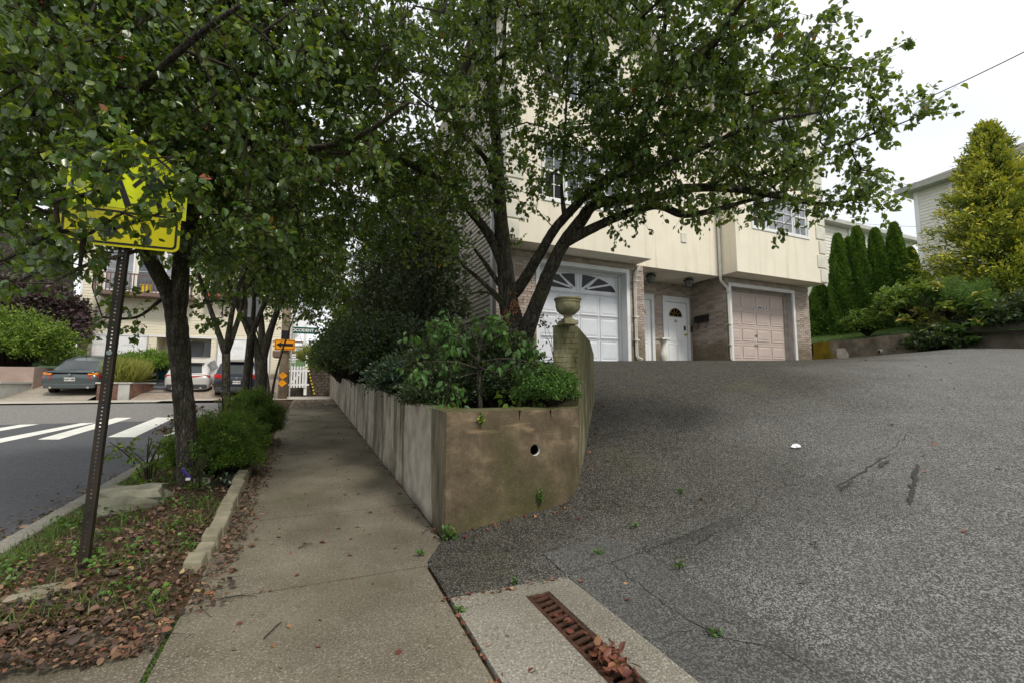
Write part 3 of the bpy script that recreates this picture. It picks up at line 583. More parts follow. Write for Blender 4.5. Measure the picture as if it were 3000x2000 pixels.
mid = [1]*k+[0]*(len(out_)-1-k)
body = wallstrip('wall', ['stain', 'peel', 'pier'], out_, inn_, lambda x, y: -.1, WT, pw, mid, hole=len(ysw)+4)
m = MB(); n = 28
for r0, r1, y0, y1 in ((.052, .046, 3.657, 3.9),):
    a = [(hp.x+r*math.cos(2*math.pi*q/n), y, hp.z+r*math.sin(2*math.pi*q/n)) for r, y in ((.0515, 3.665), (.049, 3.663), (.0485, 3.70)) for q in range(n)]
    m.add(a, [(j*n+q, j*n+(q+1) % n, (j+1)*n+(q+1) % n, (j+1)*n+q) for j in range(2) for q in range(n)])
m.build('drain_pipe', 'greywall', pw, smooth=True)
MB().tube([(hp.x, 3.895, hp.z), (hp.x, 3.93, hp.z)], .06, 20).build('pipe_shade_end', 'black', pw); MB().tube([(hp.x, 3.701, hp.z), (hp.x, 3.9, hp.z)], .0515, 20, cap=False).build('pipe_shade_bore', 'black', pw)  # bore and end disc coloured black to stand for the shade inside the pipe
# planter soil
def hpl(x, y): return min(1.06+.09*max(0, y-4.2)**1.0*.5+.12*max(0, x-1.6)*min(1, max(0, y-4.2)), 2.0) if y > 3.9 else 1.04
m = MB(); YP = fr(3.9, 6.0, 8)+fr(6.3, 26, 30); xr = lambda y: 2.25+max(0, y-4.1)*.83 if y < 6.05 else 3.84
m.add([(x, y, min(hpl(x, y), WT(x, y)-.05) if x < 1.35 or y < 4.2 else hpl(x, y)) for y in YP for x in fr(1.2, xr(y), 8)], [(j*9+i, j*9+i+1, (j+1)*9+i+1, (j+1)*9+i) for j in range(len(YP)-1) for i in range(8)])
m.build('planter_soil', 'soil', smooth=True, kind='structure')
# tall side wall whose end face is the urn pier
sw = thing('driveway_pier_wall', 'tall moss-stained wall of stacked block carrying the stone urn beside the driveway', 'wall', (3, 4.8, 1))
A = [(2.27, 4.07), (2.515, 3.985), (3.98, 5.86), (3.80, 6.02)]
ztp = lambda q: [1.965, 1.965, 1.90, 1.90][q]
mids = [(A[1][0]*.28+A[2][0]*.72, A[1][1]*.28+A[2][1]*.72), (A[0][0]*.28+A[3][0]*.72, A[0][1]*.28+A[3][1]*.72)]
m = MB()
m.hexa([(*A[0], .2), (*A[1], .2), (*mids[0], .2), (*mids[1], .2), (*A[0], 1.965), (*A[1], 1.965), (*mids[0], 1.97), (*mids[1], 1.97)])
m.hexa([(*mids[1], .2), (*mids[0], .2), (*A[2], .2), (*A[3], .2), (*mids[1], 1.968), (*mids[0], 1.968), (*A[2], 1.84), (*A[3], 1.84)])
m.build('wall', 'pier', sw, bevel=.02)
random.seed(3)
ux = Vector((A[1][0]-A[0][0], A[1][1]-A[0][1], 0)); un = Vector((ux.y, -ux.x, 0)).normalized()
z = 1.10; row = 0
while z < 1.90:
    h = random.uniform(.045, .06); x0 = 0
    while x0 < .98:
        wd = min(random.uniform(.25, .6), 1-x0)
        p = Vector((*A[0], 0))+ux*(x0+.01); q = Vector((*A[0], 0))+ux*(x0+wd-.01); o1 = un*random.uniform(.001, .007)
        MB().hexa([p-un*.01+Vector((0, 0, z)), p+o1+Vector((0, 0, z)), q+o1+Vector((0, 0, z+.003)), q-un*.01+Vector((0, 0, z)), p-un*.01+Vector((0, 0, z+h-.008)), p+o1+Vector((0, 0, z+h-.007)), q+o1+Vector((0, 0, z+h-.005)), q-un*.01+Vector((0, 0, z+h-.008))][0:8] if 0 else
                  [tuple(v) for v in (q-un*.01+Vector((0, 0, z)), p-un*.01+Vector((0, 0, z)), p+o1+Vector((0, 0, z)), q+o1+Vector((0, 0, z+.003)), q-un*.01+Vector((0, 0, z+h-.008)), p-un*.01+Vector((0, 0, z+h-.008)), p+o1+Vector((0, 0, z+h-.007)), q+o1+Vector((0, 0, z+h-.005)))]).build('block', 'pier', sw)
        x0 += wd
    z += h; row += 1
# urn
uc = PD(1664, 952, 4.58); uc.z = 1.965
u = thing('stone_urn', 'mossy fluted cast stone urn standing on the end of the tall driveway wall', 'urn', tuple(uc))
m = MB(); m.box(uc.x-.078, uc.x+.078, uc.y-.078, uc.y+.078, 1.95, 1.995); m.build('plinth', 'pierstone' if 0 else 'pierbrick', u, bevel=.008)
m = MB(); m.lathe((uc.x, uc.y, 1.995), [(.07, 0), (.068, .012), (.05, .022), (.042, .035), (.044, .05), (.062, .058)], 24); m.build('foot', 'pierbrick', u, smooth=True)
m = MB(); m.lathe((uc.x, uc.y, 2.05), [(.05, 0), (.085, .018, 1), (.113, .045, 1), (.125, .08, 1), (.125, .11, 1), (.12, .125)], 32, flute=.07); m.build('bowl', 'pierbrick', u, smooth=True)
m = MB(); m.lathe((uc.x, uc.y, 2.17), [(.122, 0), (.129, .006, 1), (.129, .02, 1), (.124, .026), (.137, .03), (.140, .042), (.137, .05), (.115, .05), (.105, .02)], 32, flute=.03); m.build('rim', 'pierbrick', u, smooth=True)
# ------------------------------------------------------------------ main house
GZ = 1.9
h = thing('duplex_house', 'cream stucco and tan brick duplex house with two garages above the steep driveway', 'house', (9, 9.5, 2))
BY, SY, HT = 9.5, 8.88, 10.35       # brick plane, bay front plane
CAMV = Vector((0, 0, CH)); bricks = []
def brickface(o0, dx, length, z0, z1, nrm_, openings=(), soldier=None, L=.2, Hc=.067):
    """o0 start point, dx unit direction along the wall, openings list (s0,s1,z0,z1)."""
    row = 0; z = z0
    while z+Hc*.6 < z1:
        s_ = -(row % 2)*L/2
        while s_ < length:
            a, b = max(0, s_), min(length, s_+L)
            if b-a > .03:
                zc = z+Hc/2; segs_ = [(a, b)]
                for (q0, q1, w0, w1) in openings:
                    if w0 < zc < w1:
                        ns = []
                        for a_, b_ in segs_:
                            if b_ <= q0 or a_ >= q1: ns.append((a_, b_)); continue
                            if a_ < q0-.02: ns.append((a_, q0))
                            if b_ > q1+.02: ns.append((q1, b_))
                        segs_ = ns
                for a_, b_ in segs_: 
                    if b_-a_ > .03: bricks.append((o0, dx, nrm_, a_+.006, b_-.006, z+.005, min(z+Hc-.005, z1), random.uniform(-.002, .0035)))
            s_ += L
        z += Hc; row += 1
    if soldier:
        s0, s1, a, b = soldier; s_ = s0
        while s_ < s1-.03: bricks.append((o0, dx, nrm_, s_+.004, min(s_+.067, s1)-.004, a, b, random.uniform(-.001, .004))); s_ += .067
XR = Vector((1, 0, 0)); NF = Vector((0, -1, 0))
D1 = (4.95, 7.5); D2 = (11.32, 14.06); DT = 4.28
TOP = 4.52
def wallbox(m, x0, x1, y0, y1, z0, z1): m.box(x0, x1, y0, y1, z0, z1)
m = MB()
DOORY = 10.8
for x0, x1, z0, z1 in ((3.82, D1[0]-.1, 1.5, TOP), (D1[1]+.1, 8.07, 1.5, TOP), (D1[0]-.1, D1[1]+.1, 4.36, TOP), (11.09, D2[0]-.1, 1.5, TOP), (D2[1]+.12, 14.85, 1.5, TOP), (D2[0]-.1, D2[1]+.12, 4.36, TOP)):
    m.box(x0, x1, BY+.004, BY+.28, z0, z1)
m.box(8.07-.25, 8.066, BY+.29, DOORY, 1.5, TOP); m.box(11.094, 11.35, BY+.29, DOORY, 1.5, TOP)
m.box(9.53, 9.87, DOORY+.004, DOORY+.2, 1.5, 4.1); m.box(8.07, 8.45, DOORY+.004, DOORY+.2, 1.5, 4.1); m.box(8.07, 11.09, DOORY+.004, DOORY+.2, 4.1, TOP); m.box(10.97, 11.09, DOORY+.004, DOORY+.2, 1.5, 4.1)
m.box(3.9, 14.8, 12.2, 12.4, 1.5, TOP)   # back partition
m.build('wall', 'mortar', h)
ZB = 1.93
brickface(Vector((3.82, BY, 0)), XR, D1[0]-.1-3.82, ZB, 4.30, NF)
brickface(Vector((D1[1]+.1, BY, 0)), XR, 8.07-D1[1]-.1, ZB, 4.30, NF)
brickface(Vector((11.09, BY, 0)), XR, D2[0]-.1-11.09, ZB, 4.36, NF)
brickface(Vector((D2[1]+.12, BY, 0)), XR, 14.85-D2[1]-.12, ZB, 4.36, NF)
brickface(Vector((3.82, BY, 0)), XR, 0, 9, 9, NF, soldier=(0, 4.25, 4.372, 4.515)); brickface(Vector((11.09, BY, 0)), XR, 0, 9, 9, NF, soldier=(0, 3.76, 4.372, 4.515))
brickface(Vector((11.09, BY, 0)), Vector((0, 1, 0)), DOORY-BY, ZB, TOP, Vector((-1, 0, 0)))
brickface(Vector((9.53, DOORY, 0)), XR, .34, ZB, 4.1, NF); brickface(Vector((8.07, DOORY, 0)), XR, 0, 9, 9, NF, soldier=(0, 3.02, 4.12, 4.32)); brickface(Vector((8.07, DOORY, 0)), XR, 3.02, 4.33, TOP, NF)
def brickkey(b): 
    p = b[0]+b[1]*b[3]; vis = 0 if (p.x > 7.4 or b[0].y < 9) else 6
    return (p-CAMV).length+vis-(1.2 if b[5] < 4.2 else 0)
bricks.sort(key=brickkey)
meshes = {}
def putbrick(b, one=None):
    o0, dx, nv, a, c, z0, z1, pr = b
    ln = round(c-a, 2); ht = round(z1-z0, 3)
    if one is not None:
        p = o0+dx*a+Vector((0, 0, z0)); q = dx*(c-a); d = nv*(.014+pr); one.hexa([p-nv*.002, p+d, p+d+q, p+q-nv*.002, p-nv*.002+Vector((0, 0, ht)), p+d+Vector((0, 0, ht)), p+d+q+Vector((0, 0, ht)), p+q-nv*.002+Vector((0, 0, ht))]); return
    key = (ln, ht)
    if key not in meshes:
        me = bpy.data.meshes.new('brick'); e = .003; vs = [(0, .002, 0), (0, -.012, 0), (ln, -.012, 0), (ln, .002, 0), (0, .002, ht), (0, -.012, ht), (ln, -.012, ht), (ln, .002, ht)]
        vs[1] = (0, -.010, 0); fs = [(0, 3, 2, 1), (4, 5, 6, 7), (0, 1, 5, 4), (1, 2, 6, 5), (2, 3, 7, 6), (3, 0, 4, 7)]
        me.from_pydata(vs, [], fs); me.materials.append(MAT['brick']); meshes[key] = me
    o = bpy.data.objects.new('brick', meshes[key]); COL.objects.link(o); o.parent = h; p = o0+dx*a+nv*(.003+pr)+Vector((0, 0, z0))-Vector(h['_o'])
    if nv.y > -.5: p = p+dx*(c-a); o.rotation_euler = (0, 0, R(-90))     # local -y turns to world -x
    o.location = p
for b in bricks[:300]: putbrick(b)
one = MB()
for b in bricks[300:]: putbrick(b, one)
one.build('brickwork', 'brick', h, kind='stuff')
# stucco volumes
HTR = 10.3
def stbox(x0, x1, y0, y1, z0, z1, cuts=()):
    """front wall at y0 with window holes, sides and soffit"""
    m = MB(); xs = sorted({x0, x1}|{c for q in cuts for c in q[:2]}); zs = sorted({z0, z1}|{c for q in cuts for c in q[2:]})
    for i in range(len(xs)-1):
        for j in range(len(zs)-1):
            xc, zc = (xs[i]+xs[i+1])/2, (zs[j]+zs[j+1])/2
            if any(q[0] < xc < q[1] and q[2] < zc < q[3] for q in cuts): continue
            m.quad((xs[i], y0, zs[j]), (xs[i+1], y0, zs[j]), (xs[i+1], y0, zs[j+1]), (xs[i], y0, zs[j+1]))
    for q in cuts:
        d = .12
        m.quad((q[0], y0, q[2]), (q[0], y0+d, q[2]), (q[0], y0+d, q[3]), (q[0], y0, q[3])); m.quad((q[1], y0, q[2]), (q[1], y0, q[3]), (q[1], y0+d, q[3]), (q[1], y0+d, q[2]))
        m.quad((q[0], y0, q[2]), (q[1], y0, q[2]), (q[1], y0+d, q[2]), (q[0], y0+d, q[2])); m.quad((q[0], y0, q[3]), (q[0], y0+d, q[3]), (q[1], y0+d, q[3]), (q[1], y0, q[3]))
    m.quad((x0, y0, z0), (x0, y0, z1), (x0, y1, z1), (x0, y1, z0)); m.quad((x1, y0, z0), (x1, y1, z0), (x1, y1, z1), (x1, y0, z1)); m.quad((x0, y0, z0), (x0, y1, z0), (x1, y1, z0), (x1, y0, z0)); m.quad((x0, y0, z1), (x1, y0, z1), (x1, y1, z1), (x0, y1, z1))
    return m
WM = (4.76, 6.98, 5.62, 7.0); WU = (4.76, 6.98, 8.2, 9.42); WR = (11.62, 14.05, 5.93, 7.15); WR2 = (11.62, 14.05, 8.6, 9.7)
stbox(3.82, 7.84, SY, BY+.02, 4.53, HTR, (WM, WU)).build('bay', 'stucco', h)
stbox(10.88, 14.86, SY, BY+.02, 4.53, HTR, (WR, WR2)).build('bay', 'stucco', h)
stbox(7.845, 10.875, BY-.02, DOORY+.25, 4.515, HTR).build('wall', 'stucco', h)
m = MB(); m.quad((14.855, BY+.3, 1.9), (14.855, 22, 1.9), (14.855, 22, HTR), (14.855, BY+.3, HTR)); m.box(3.9, 14.8, 12.5, 22, 4.5, HTR-.1); m.build('wall', 'stucco', h)
# gable over the left bay
gm = MB(); gx0, gxc, gx1, gz = 3.42, 5.85, 8.28, 10.2; pk = 11.35
gm.poly([(3.82, SY, HTR-.1), (7.84, SY, HTR-.1), (gxc, SY, pk-.18)], (0, .3, 0)); gm.build('gable', 'stucco', h)
m = MB(); sl = (pk-gz)/(gxc-gx0)
for sx in (-1, 1):
    e = gxc+sx*(gxc-gx0)
    m.hexa([(e, SY-.42, gz), (gxc, SY-.42, pk), (gxc, 14, pk), (e, 14, gz), (e, SY-.42, gz+.05), (gxc, SY-.42, pk+.05), (gxc, 14, pk+.05), (e, 14, gz+.05)])
m.build('roof', 'roofing', h)
m = MB()
for sx in (-1, 1):
    e = gxc+sx*(gxc-gx0); m.hexa([(e, SY-.45, gz-.2), (gxc, SY-.45, pk-.2), (gxc, SY-.425, pk-.2), (e, SY-.425, gz-.2), (e, SY-.45, gz+.02), (gxc, SY-.45, pk+.02), (gxc, SY-.425, pk+.02), (e, SY-.425, gz+.02)])
    m.hexa([(e, SY-.42, gz-.07), (gxc, SY-.42, pk-.07), (gxc, SY, pk-.07), (e, SY, gz-.07), (e, SY-.42, gz-.05), (gxc, SY-.42, pk-.05), (gxc, SY, pk-.05), (e, SY, gz-.05)])
m.build('fascia', 'white', h)
m = MB(); m.box(10.6, 15.25, SY-.4, 22, HTR+.01, HTR+.16); m.box(7.9, 10.59, BY-.5, 22, HTR+.01, HTR+.16); m.build('eave', 'white', h)
m = MB(); m.poly([(10.5, SY-.42, HTR+.17), (15.35, SY-.42, HTR+.17), (12.9, 12, HTR+1.9)], (0, .05, 0)); m.hexa([(10.5, SY-.4, HTR+.18), (15.35, SY-.4, HTR+.18), (15.35, 22, HTR+.18), (10.5, 22, HTR+.18), (12.8, 12, HTR+1.9), (13, 12, HTR+1.9), (13, 18, HTR+1.9), (12.8, 18, HTR+1.9)]); m.build('roof', 'roofing', h)
# quoins
for xq, s_ in ((3.82, 1), (14.86, -1)):
    z = 4.56; k = 0
    while z < HTR-.4:
        wq = .42 if k % 2 else .30
        x0, x1 = (xq-.025, xq+wq) if s_ > 0 else (xq-wq, xq+.025)
        MB().box(x0, x1, SY-.03, SY-.001, z, z+.40).build('quoin', 'quoin', h, bevel=.008)
        if s_ > 0: MB().box(xq-.025, xq-.001, SY+.0, SY+.3, z, z+.40).build('quoin', 'quoin', h)
        z += .46; k += 1
# windows
def window(par, x0, x1, z0, z1, y, cols, rows, sash=False, gl='glass', fw=.045, mw=.018, d=.05):
    m = MB(); m.box(x0, x1, y, y+d, z0, z0+fw); m.box(x0, x1, y, y+d, z1-fw, z1); m.box(x0, x0+fw, y+.001, y+d-.001, z0+fw, z1-fw); m.box(x1-fw, x1, y+.001, y+d-.001, z0+fw, z1-fw)
    o = m.build('window', 'vinyl', par)
    X = fr(x0+fw, x1-fw, cols); Z = fr(z0+fw, z1-fw, rows)
    m = MB()
    for x in X[1:-1]: m.box(x-mw/2, x+mw/2, y+.012, y+.03, z0+fw, z1-fw)
    for i, z in enumerate(Z[1:-1]):
        ww = mw*2.6 if (sash and i == rows//2-1) else mw
        m.box(x0+fw, x1-fw, y+.010, y+.032, z-ww/2, z+ww/2)
    m.build('muntin', 'vinyl', o)
    for i in range(cols):
        for j in range(rows):
            g_ = gl if isinstance(gl, str) else gl[j*2//rows]
            MB().box(X[i]+.001, X[i+1]-.001, y+.034+.001*((i+j) % 2), y+.04, Z[j]+.001, Z[j+1]-.001).build('pane', g_, o)
    return o
def tri(W, up=False):
    x0, x1, z0, z1 = W; a, b = x0+(x1-x0)*.26, x0+(x1-x0)*.74
    window(h, x0, a-.03, z0, z1, SY+.02, 2, 4, True, ('glassdark', 'glass')); window(h, b+.03, x1, z0, z1, SY+.02, 2, 4, True, 'curtain' if x0 > 9 else 'glass'); window(h, a+.005, b-.005, z0, z1, SY+.02, 3, 4, False, 'curtain' if x0 > 9 else 'glass')
    m = MB(); t_ = .07
    m.box(x0-t_, x1+t_, SY-.025, SY-.001, z0-t_, z0); m.box(x0-t_, x1+t_, SY-.025, SY-.001, z1, z1+t_); m.box(x0-t_, x0, SY-.024, SY-.001, z0, z1); m.box(x1, x1+t_, SY-.024, SY-.001, z0, z1); m.box(a-.029, a+.004, SY-.015, SY+.06, z0, z1); m.box(b-.004, b+.029, SY-.015, SY+.06, z0, z1); m.build('window_trim', 'vinyl', h)
tri(WM); tri(WU); tri(WR); tri(WR2)
# arch window above the upper windows
ac, ar, az = 5.87, .82, 9.52
n = 18; m = MB(); arc = [(ac+ar*math.cos(math.pi*i/n), az+ar*.80*math.sin(math.pi*i/n)) for i in range(n+1)]
arc2 = [(ac+(ar-.07)*math.cos(math.pi*i/n), az+.05+(ar-.07)*.80*math.sin(math.pi*i/n)*.93) for i in range(n+1)]
for i in range(n):
    (a, b), (c, d), (e, f), (g_, k_) = arc[i], arc[i+1], arc2[i+1], arc2[i]
    m.hexa([(a, SY-.03, b), (c, SY-.03, d), (e, SY-.03, f), (g_, SY-.03, k_), (a, SY-.002, b), (c, SY-.002, d), (e, SY-.002, f), (g_, SY-.002, k_)])
m.box(ac-ar, ac+ar, SY-.031, SY-.002, az-.05, az+.05)
for a in (45, 90, 135): m.bar((ac, SY-.018, az+.05), (ac+(ar-.07)*math.cos(R(a)), SY-.018, az+.05+(ar-.07)*.75*math.sin(R(a))), .025, .015, up=(0, 1, 0))
m.bar((ac-.3, SY-.018, az+.05), (ac-.2, SY-.018, az+.28), .02, .015, up=(0, 1, 0)); m.bar((ac-.2, SY-.018, az+.28), (ac+.2, SY-.018, az+.28), .02, .015, up=(0, 1, 0)); m.bar((ac+.2, SY-.018, az+.28), (ac+.3, SY-.018, az+.05), .02, .015, up=(0, 1, 0))
o = m.build('arch_window', 'vinyl', h)
MB().poly([(x, SY-.006, z) for x, z in arc2], (0, .004, 0)).build('pane', 'glass', o)
MB().box(9.42, 9.62, BY-.05, BY-.021, 5.35, 5.62).build('wall_vent', 'quoin', h, bevel=.01)
# side siding
sidez = 3.0; k = 0
while sidez < HTR:
    MB().hexa([(3.80, BY+.3, sidez), (3.83, BY+.3, sidez), (3.83, 23, sidez), (3.80, 23, sidez), (3.818, BY+.3, sidez+.118), (3.83, BY+.3, sidez+.118), (3.83, 23, sidez+.118), (3.818, 23, sidez+.118)]).build('siding_board', 'siding_grey', h)
    sidez += .118
MB().box(3.83, 3.95, BY+.3, 23, 1.2, HTR).build('wall', 'mortar', h); MB().box(3.79, 3.86, BY+.2, BY+.3, 2.9, HTR).build('corner_trim', 'white', h)
for yy, zz_ in ((11.6, 4.35), (12.3, 4.1)): MB().box(3.72, 3.80, yy, yy+.12, zz_, zz_+.1).build('dryer_vent', 'black', h)
# garage door of the left unit: white, panels and sunburst lights
def jambs(x0, x1, z1, mat, inner, dpt):
    m = MB(); m.box(x0-.1, x0, BY-.02, BY+.03, 1.8, z1+.1); m.box(x1, x1+.1, BY-.02, BY+.03, 1.8, z1+.1); m.box(x0, x1, BY-.02, BY+.03, z1, z1+.1); m.build('door_casing', mat, h)
    m = MB(); m.box(x0-.02, x0-.001, BY+.031, BY+dpt, 1.8, z1); m.box(x1+.001, x1+.02, BY+.031, BY+dpt, 1.8, z1); m.box(x0-.02, x1+.02, BY+.031, BY+dpt, z1+.001, z1+.02); m.box(x0, x0+.05, BY+dpt-.06, BY+dpt-.001, 1.8, z1-.06); m.box(x1-.05, x1, BY+dpt-.06, BY+dpt-.001, 1.8, z1-.06); m.box(x0, x1, BY+dpt-.06, BY+dpt-.001, z1-.06, z1); m.build('door_jamb', inner, h)
jambs(D1[0], D1[1], 4.27, 'white', 'white', .30); jambs(D2[0], D2[1], 4.27, 'white', 'jamb', .30)
gy = BY+.30
gd = MB().box(D1[0], D1[1], gy, gy+.04, 1.85, 4.26).build('garage_door', 'white2', h); 
def panel(par, x0, x1, z0, z1, y, mat, inset=.0, raised=True):
    m = MB(); r = .035
    P = [(x0, z0), (x1, z0), (x1, z1), (x0, z1)]; Q = [(x0+r, z0+r), (x1-r, z0+r), (x1-r, z1-r), (x0+r, z1-r)]; R2 = [(x0+2.2*r, z0+2.2*r), (x1-2.2*r, z0+2.2*r), (x1-2.2*r, z1-2.2*r), (x0+2.2*r, z1-2.2*r)]
    V = [(x, y-.003, z) for x, z in P]+[(x, y-.017, z) for x, z in P]+[(x, y-.005, z) for x, z in Q]+[(x, y-.016, z) for x, z in R2]
    m.add(V, [(i, (i+1) % 4, (i+1) % 4+4, i+4) for i in range(4)]+[(4+i, 4+(i+1) % 4, 8+(i+1) % 4, 8+i) for i in range(4)]+[(8+i, 8+(i+1) % 4, 12+(i+1) % 4, 12+i) for i in range(4)]+[(12, 13, 14, 15)])
    return m.build('panel', mat, par)
cw = (D1[1]-D1[0]-.12)/4
rows = [(1.98, 2.50), (2.56, 3.08), (3.14, 3.64)]
for z0, z1 in rows:
    for i in range(4):
        panel(gd, D1[0]+.06+cw*i+.035, D1[0]+.06+cw*(i+1)-.035, z0, z1, gy, 'white2')
    MB().box(D1[0]+.05, D1[1]-.05, gy-.010, gy-.001, z1+.022, z1+.036).build('section_seam', 'jamb', gd)
# sunburst
sx, szb, sr, sh = (D1[0]+D1[1])/2, 3.76, 1.08, .42
for sg in (-1, 1):
    a0 = [5, 35, 64] ; a1 = [31, 60, 87]
    for q0, q1 in zip(a0, a1):
        pts = []
        for i in range(7):
            a = R(q0+(q1-q0)*i/6); pts.append((sx+sg*(.06+sr*math.cos(a)*1.0), szb+sh*math.sin(a)))
        a = R((q0+q1)/2); pts.append((sx+sg*(.06+.16*math.cos(a)), szb+.06*math.sin(a)+.01))
        if sg < 0: pts = pts[::-1]
        MB().poly([(x, gy-.010, z) for x, z in pts], (0, .006, 0)).build('pane', 'glassdark', gd)
    for q in (33, 62):
        a = R(q); MB().bar((sx+sg*(.06+.14), gy-.016, szb+.05), (sx+sg*(.06+sr*math.cos(a)), gy-.016, szb+sh*math.sin(a)), .045, .014, up=(0, 1, 0)).build('muntin', 'white2', gd)
    x0, x1 = (sx+.03, D1[1]-.09) if sg > 0 else (D1[0]+.09, sx-.03)
    m = MB(); m.box(x0, x1, gy-.012, gy-.002, 3.70, 3.735); m.box(x0, x1, gy-.012, gy-.002, 4.205, 4.235); m.box(x0, x0+.03, gy-.012, gy-.002, 3.735, 4.205); m.box(x1-.03, x1, gy-.012, gy-.002, 3.735, 4.205); m.build('panel_frame', 'white2', gd)
# right garage door
gd = MB().box(D2[0], D2[1], gy, gy+.04, 1.85, 4.26).build('garage_door', 'pink', h)
cw = (D2[1]-D2[0]-.14)/4; rh = (4.19-2.12)/4
for j in range(4):
    for i in range(4): panel(gd, D2[0]+.07+cw*i+.04, D2[0]+.07+cw*(i+1)-.04, 2.12+rh*j+.07, 2.12+rh*(j+1)-.07, gy, 'pink')
    if j: MB().box(D2[0]+.05, D2[1]-.05, gy-.004, gy-.001, 2.12+rh*j-.006, 2.12+rh*j+.006).build('section_seam', 'jamb', gd)
MB().box(12.62, 12.72, gy-.03, gy-.003, 2.86, 2.90).box(12.66, 12.68, gy-.06, gy-.03, 2.84, 2.92).build('lock_handle', 'chrome', gd)
MB().tube([(12.67, gy-.02, 2.76), (12.67, gy-.003, 2.76)], .03, 12).build('lock_plate', 'vinyl', gd)
MB().tube([(12.58, gy-.005, 2.585), (12.58, gy-.04, 2.585), (12.72, gy-.04, 2.585), (12.72, gy-.005, 2.585)], .012, 8).build('lift_handle', 'chrome', gd)
for i, c in enumerate('262'):
    p = PY(2206+18.5*i, 902, gy); o = MB().box(p.x-.05, p.x+.05, gy-.022, gy-.018, p.z-.07, p.z+.07).build('number_plate', 'vinyl', gd)
    text(c, .15, 'signblack', o, Matrix.Translation((p.x, gy-.024, p.z)) @ FACE_S)
# entrance doors
def entry(x0, x1, gl=True):
    y = DOORY
    m = MB(); m.box(x0-.1, x0-.002, y-.03, y+.08, 1.8, 4.1); m.box(x1+.002, x1+.1, y-.03, y+.08, 1.8, 4.1); m.box(x0-.002, x1+.002, y-.03, y+.08, 3.93, 4.1); m.build('door_casing', 'white', h)
    d = MB().box(x0, x1, y+.03, y+.07, 1.85, 3.93).build('front_door', 'vinyl', h); w_ = x1-x0
    for cx in (x0+w_*.3, x0+w_*.7):
        for z0, z1 in ((2.0, 2.62), (2.72, 3.38)): panel(d, cx-w_*.15, cx+w_*.15, z0, z1, y+.03, 'vinyl')
    cx = (x0+x1)/2; r = .27; n = 14; arc = [(cx+r*math.cos(math.pi*i/n), 3.47+.28*math.sin(math.pi*i/n)) for i in range(n+1)]
    MB().poly([(x, y+.016, z) for x, z in arc], (0, .01, 0)).build('fanlight_frame', 'brass', d); q = [(cx+.88*(x-cx), 3.49+.86*(z-3.47)) for x, z in arc]
    MB().poly([(x, y+.013, z) for x, z in q], (0, .002, 0)).build('pane', 'glassdark', d)
    m = MB()
    for a in (0, 36, 72, 108, 144, 180): m.bar((cx+.07*math.cos(R(a)), y+.009, 3.49+.07*math.sin(R(a))), (cx+.24*math.cos(R(a)), y+.009, 3.49+.24*math.sin(R(a))), .016, .006, up=(0, 1, 0))
    m.build('muntin', 'brass', d)
    return d
d = entry(9.98, 10.86); entry(8.55, 9.44)
MB().tube([(10.78, DOORY+.03, 2.93), (10.78, DOORY-.03, 2.93)], .022, 10).tube([(10.78, DOORY-.03, 2.93), (10.78, DOORY-.06, 2.93)], .032, 10).build('door_knob', 'brass', d, smooth=True)
MB().box(10.745, 10.815, DOORY+.0, DOORY+.029, 3.06, 3.2).build('keypad_lock', 'black', d, bevel=.01)
m = MB(); cx = 10.40
for dx in (-.035, 0, .035): m.tube([(cx+dx, DOORY+.012, 3.30), (cx+dx, DOORY+.012, 3.36+(.05 if dx == 0 else 0))], .008, 6)
m.build('door_ornament', 'jamb', d)
MB().box(10.985, 11.03, DOORY-.055, DOORY-.031, 3.02, 3.2).build('doorbell', 'black', h, bevel=.006)
# mailbox on the recess side wall
mb = thing('mailbox', 'black metal mailbox with newspaper hooks on the brick recess wall', 'mailbox', (11.05, 10.0, 3.3))
a, b = PX(2040, 915, 11.07), PX(2076, 910, 11.07); y0, y1 = min(a.y, b.y), max(a.y, b.y)
m = MB(); m.poly([(11.07, y0, 3.28), (11.07, y0, 3.5), (10.96, y0, 3.44), (10.94, y0, 3.28)], (0, y1-y0, 0)); m.build('box', 'black', mb, bevel=.008)
MB().hexa([(10.93, y0-.01, 3.42), (11.072, y0-.01, 3.49), (11.072, y1+.01, 3.49), (10.93, y1+.01, 3.42), (10.93, y0-.01, 3.44), (11.072, y0-.01, 3.51), (11.072, y1+.01, 3.51), (10.93, y1+.01, 3.44)]).build('lid', 'black', mb)
for yy in (y0+.08, y1-.08): MB().tube([(11.06, yy, 3.28), (11.05, yy, 3.12), (11.01, yy, 3.08), (10.96, yy, 3.10), (10.95, yy, 3.13)], .008, 6).build('hook', 'black', mb)
# ceiling lanterns
for px, py, s_ in ((1906, 803, 'ceiling lantern above the narrow left entrance'), (2017, 818, 'ceiling lantern above the white front door')):
    yy = 10.05; p = PY(px, py, yy); ln = thing('porch_lantern', 'greenish metal '+s_, 'lantern', (p.x, yy, 4.5), 'porch lanterns under the soffit')
    m = MB(); m.lathe((p.x, yy, 4.43), [(.15, .0), (.16, .02), (.10, .06), (.06, .08)], 8); m.build('cap', 'verd', ln)
    m = MB(); m.lathe((p.x, yy, 4.25), [(.07, 0), (.125, .16), (.12, .179)], 6); m.build('glass', 'lampglass', ln)
    m = MB()
    for k in range(6): a = math.pi*k/3; m.bar((p.x+.072*math.cos(a), yy+.072*math.sin(a), 4.245), (p.x+.13*math.cos(a), yy+.13*math.sin(a), 4.43), .012, .012)
    m.lathe((p.x, yy, 4.225), [(.02, 0), (.078, .015), (.075, .026)], 6); m.build('cage', 'verd', ln)
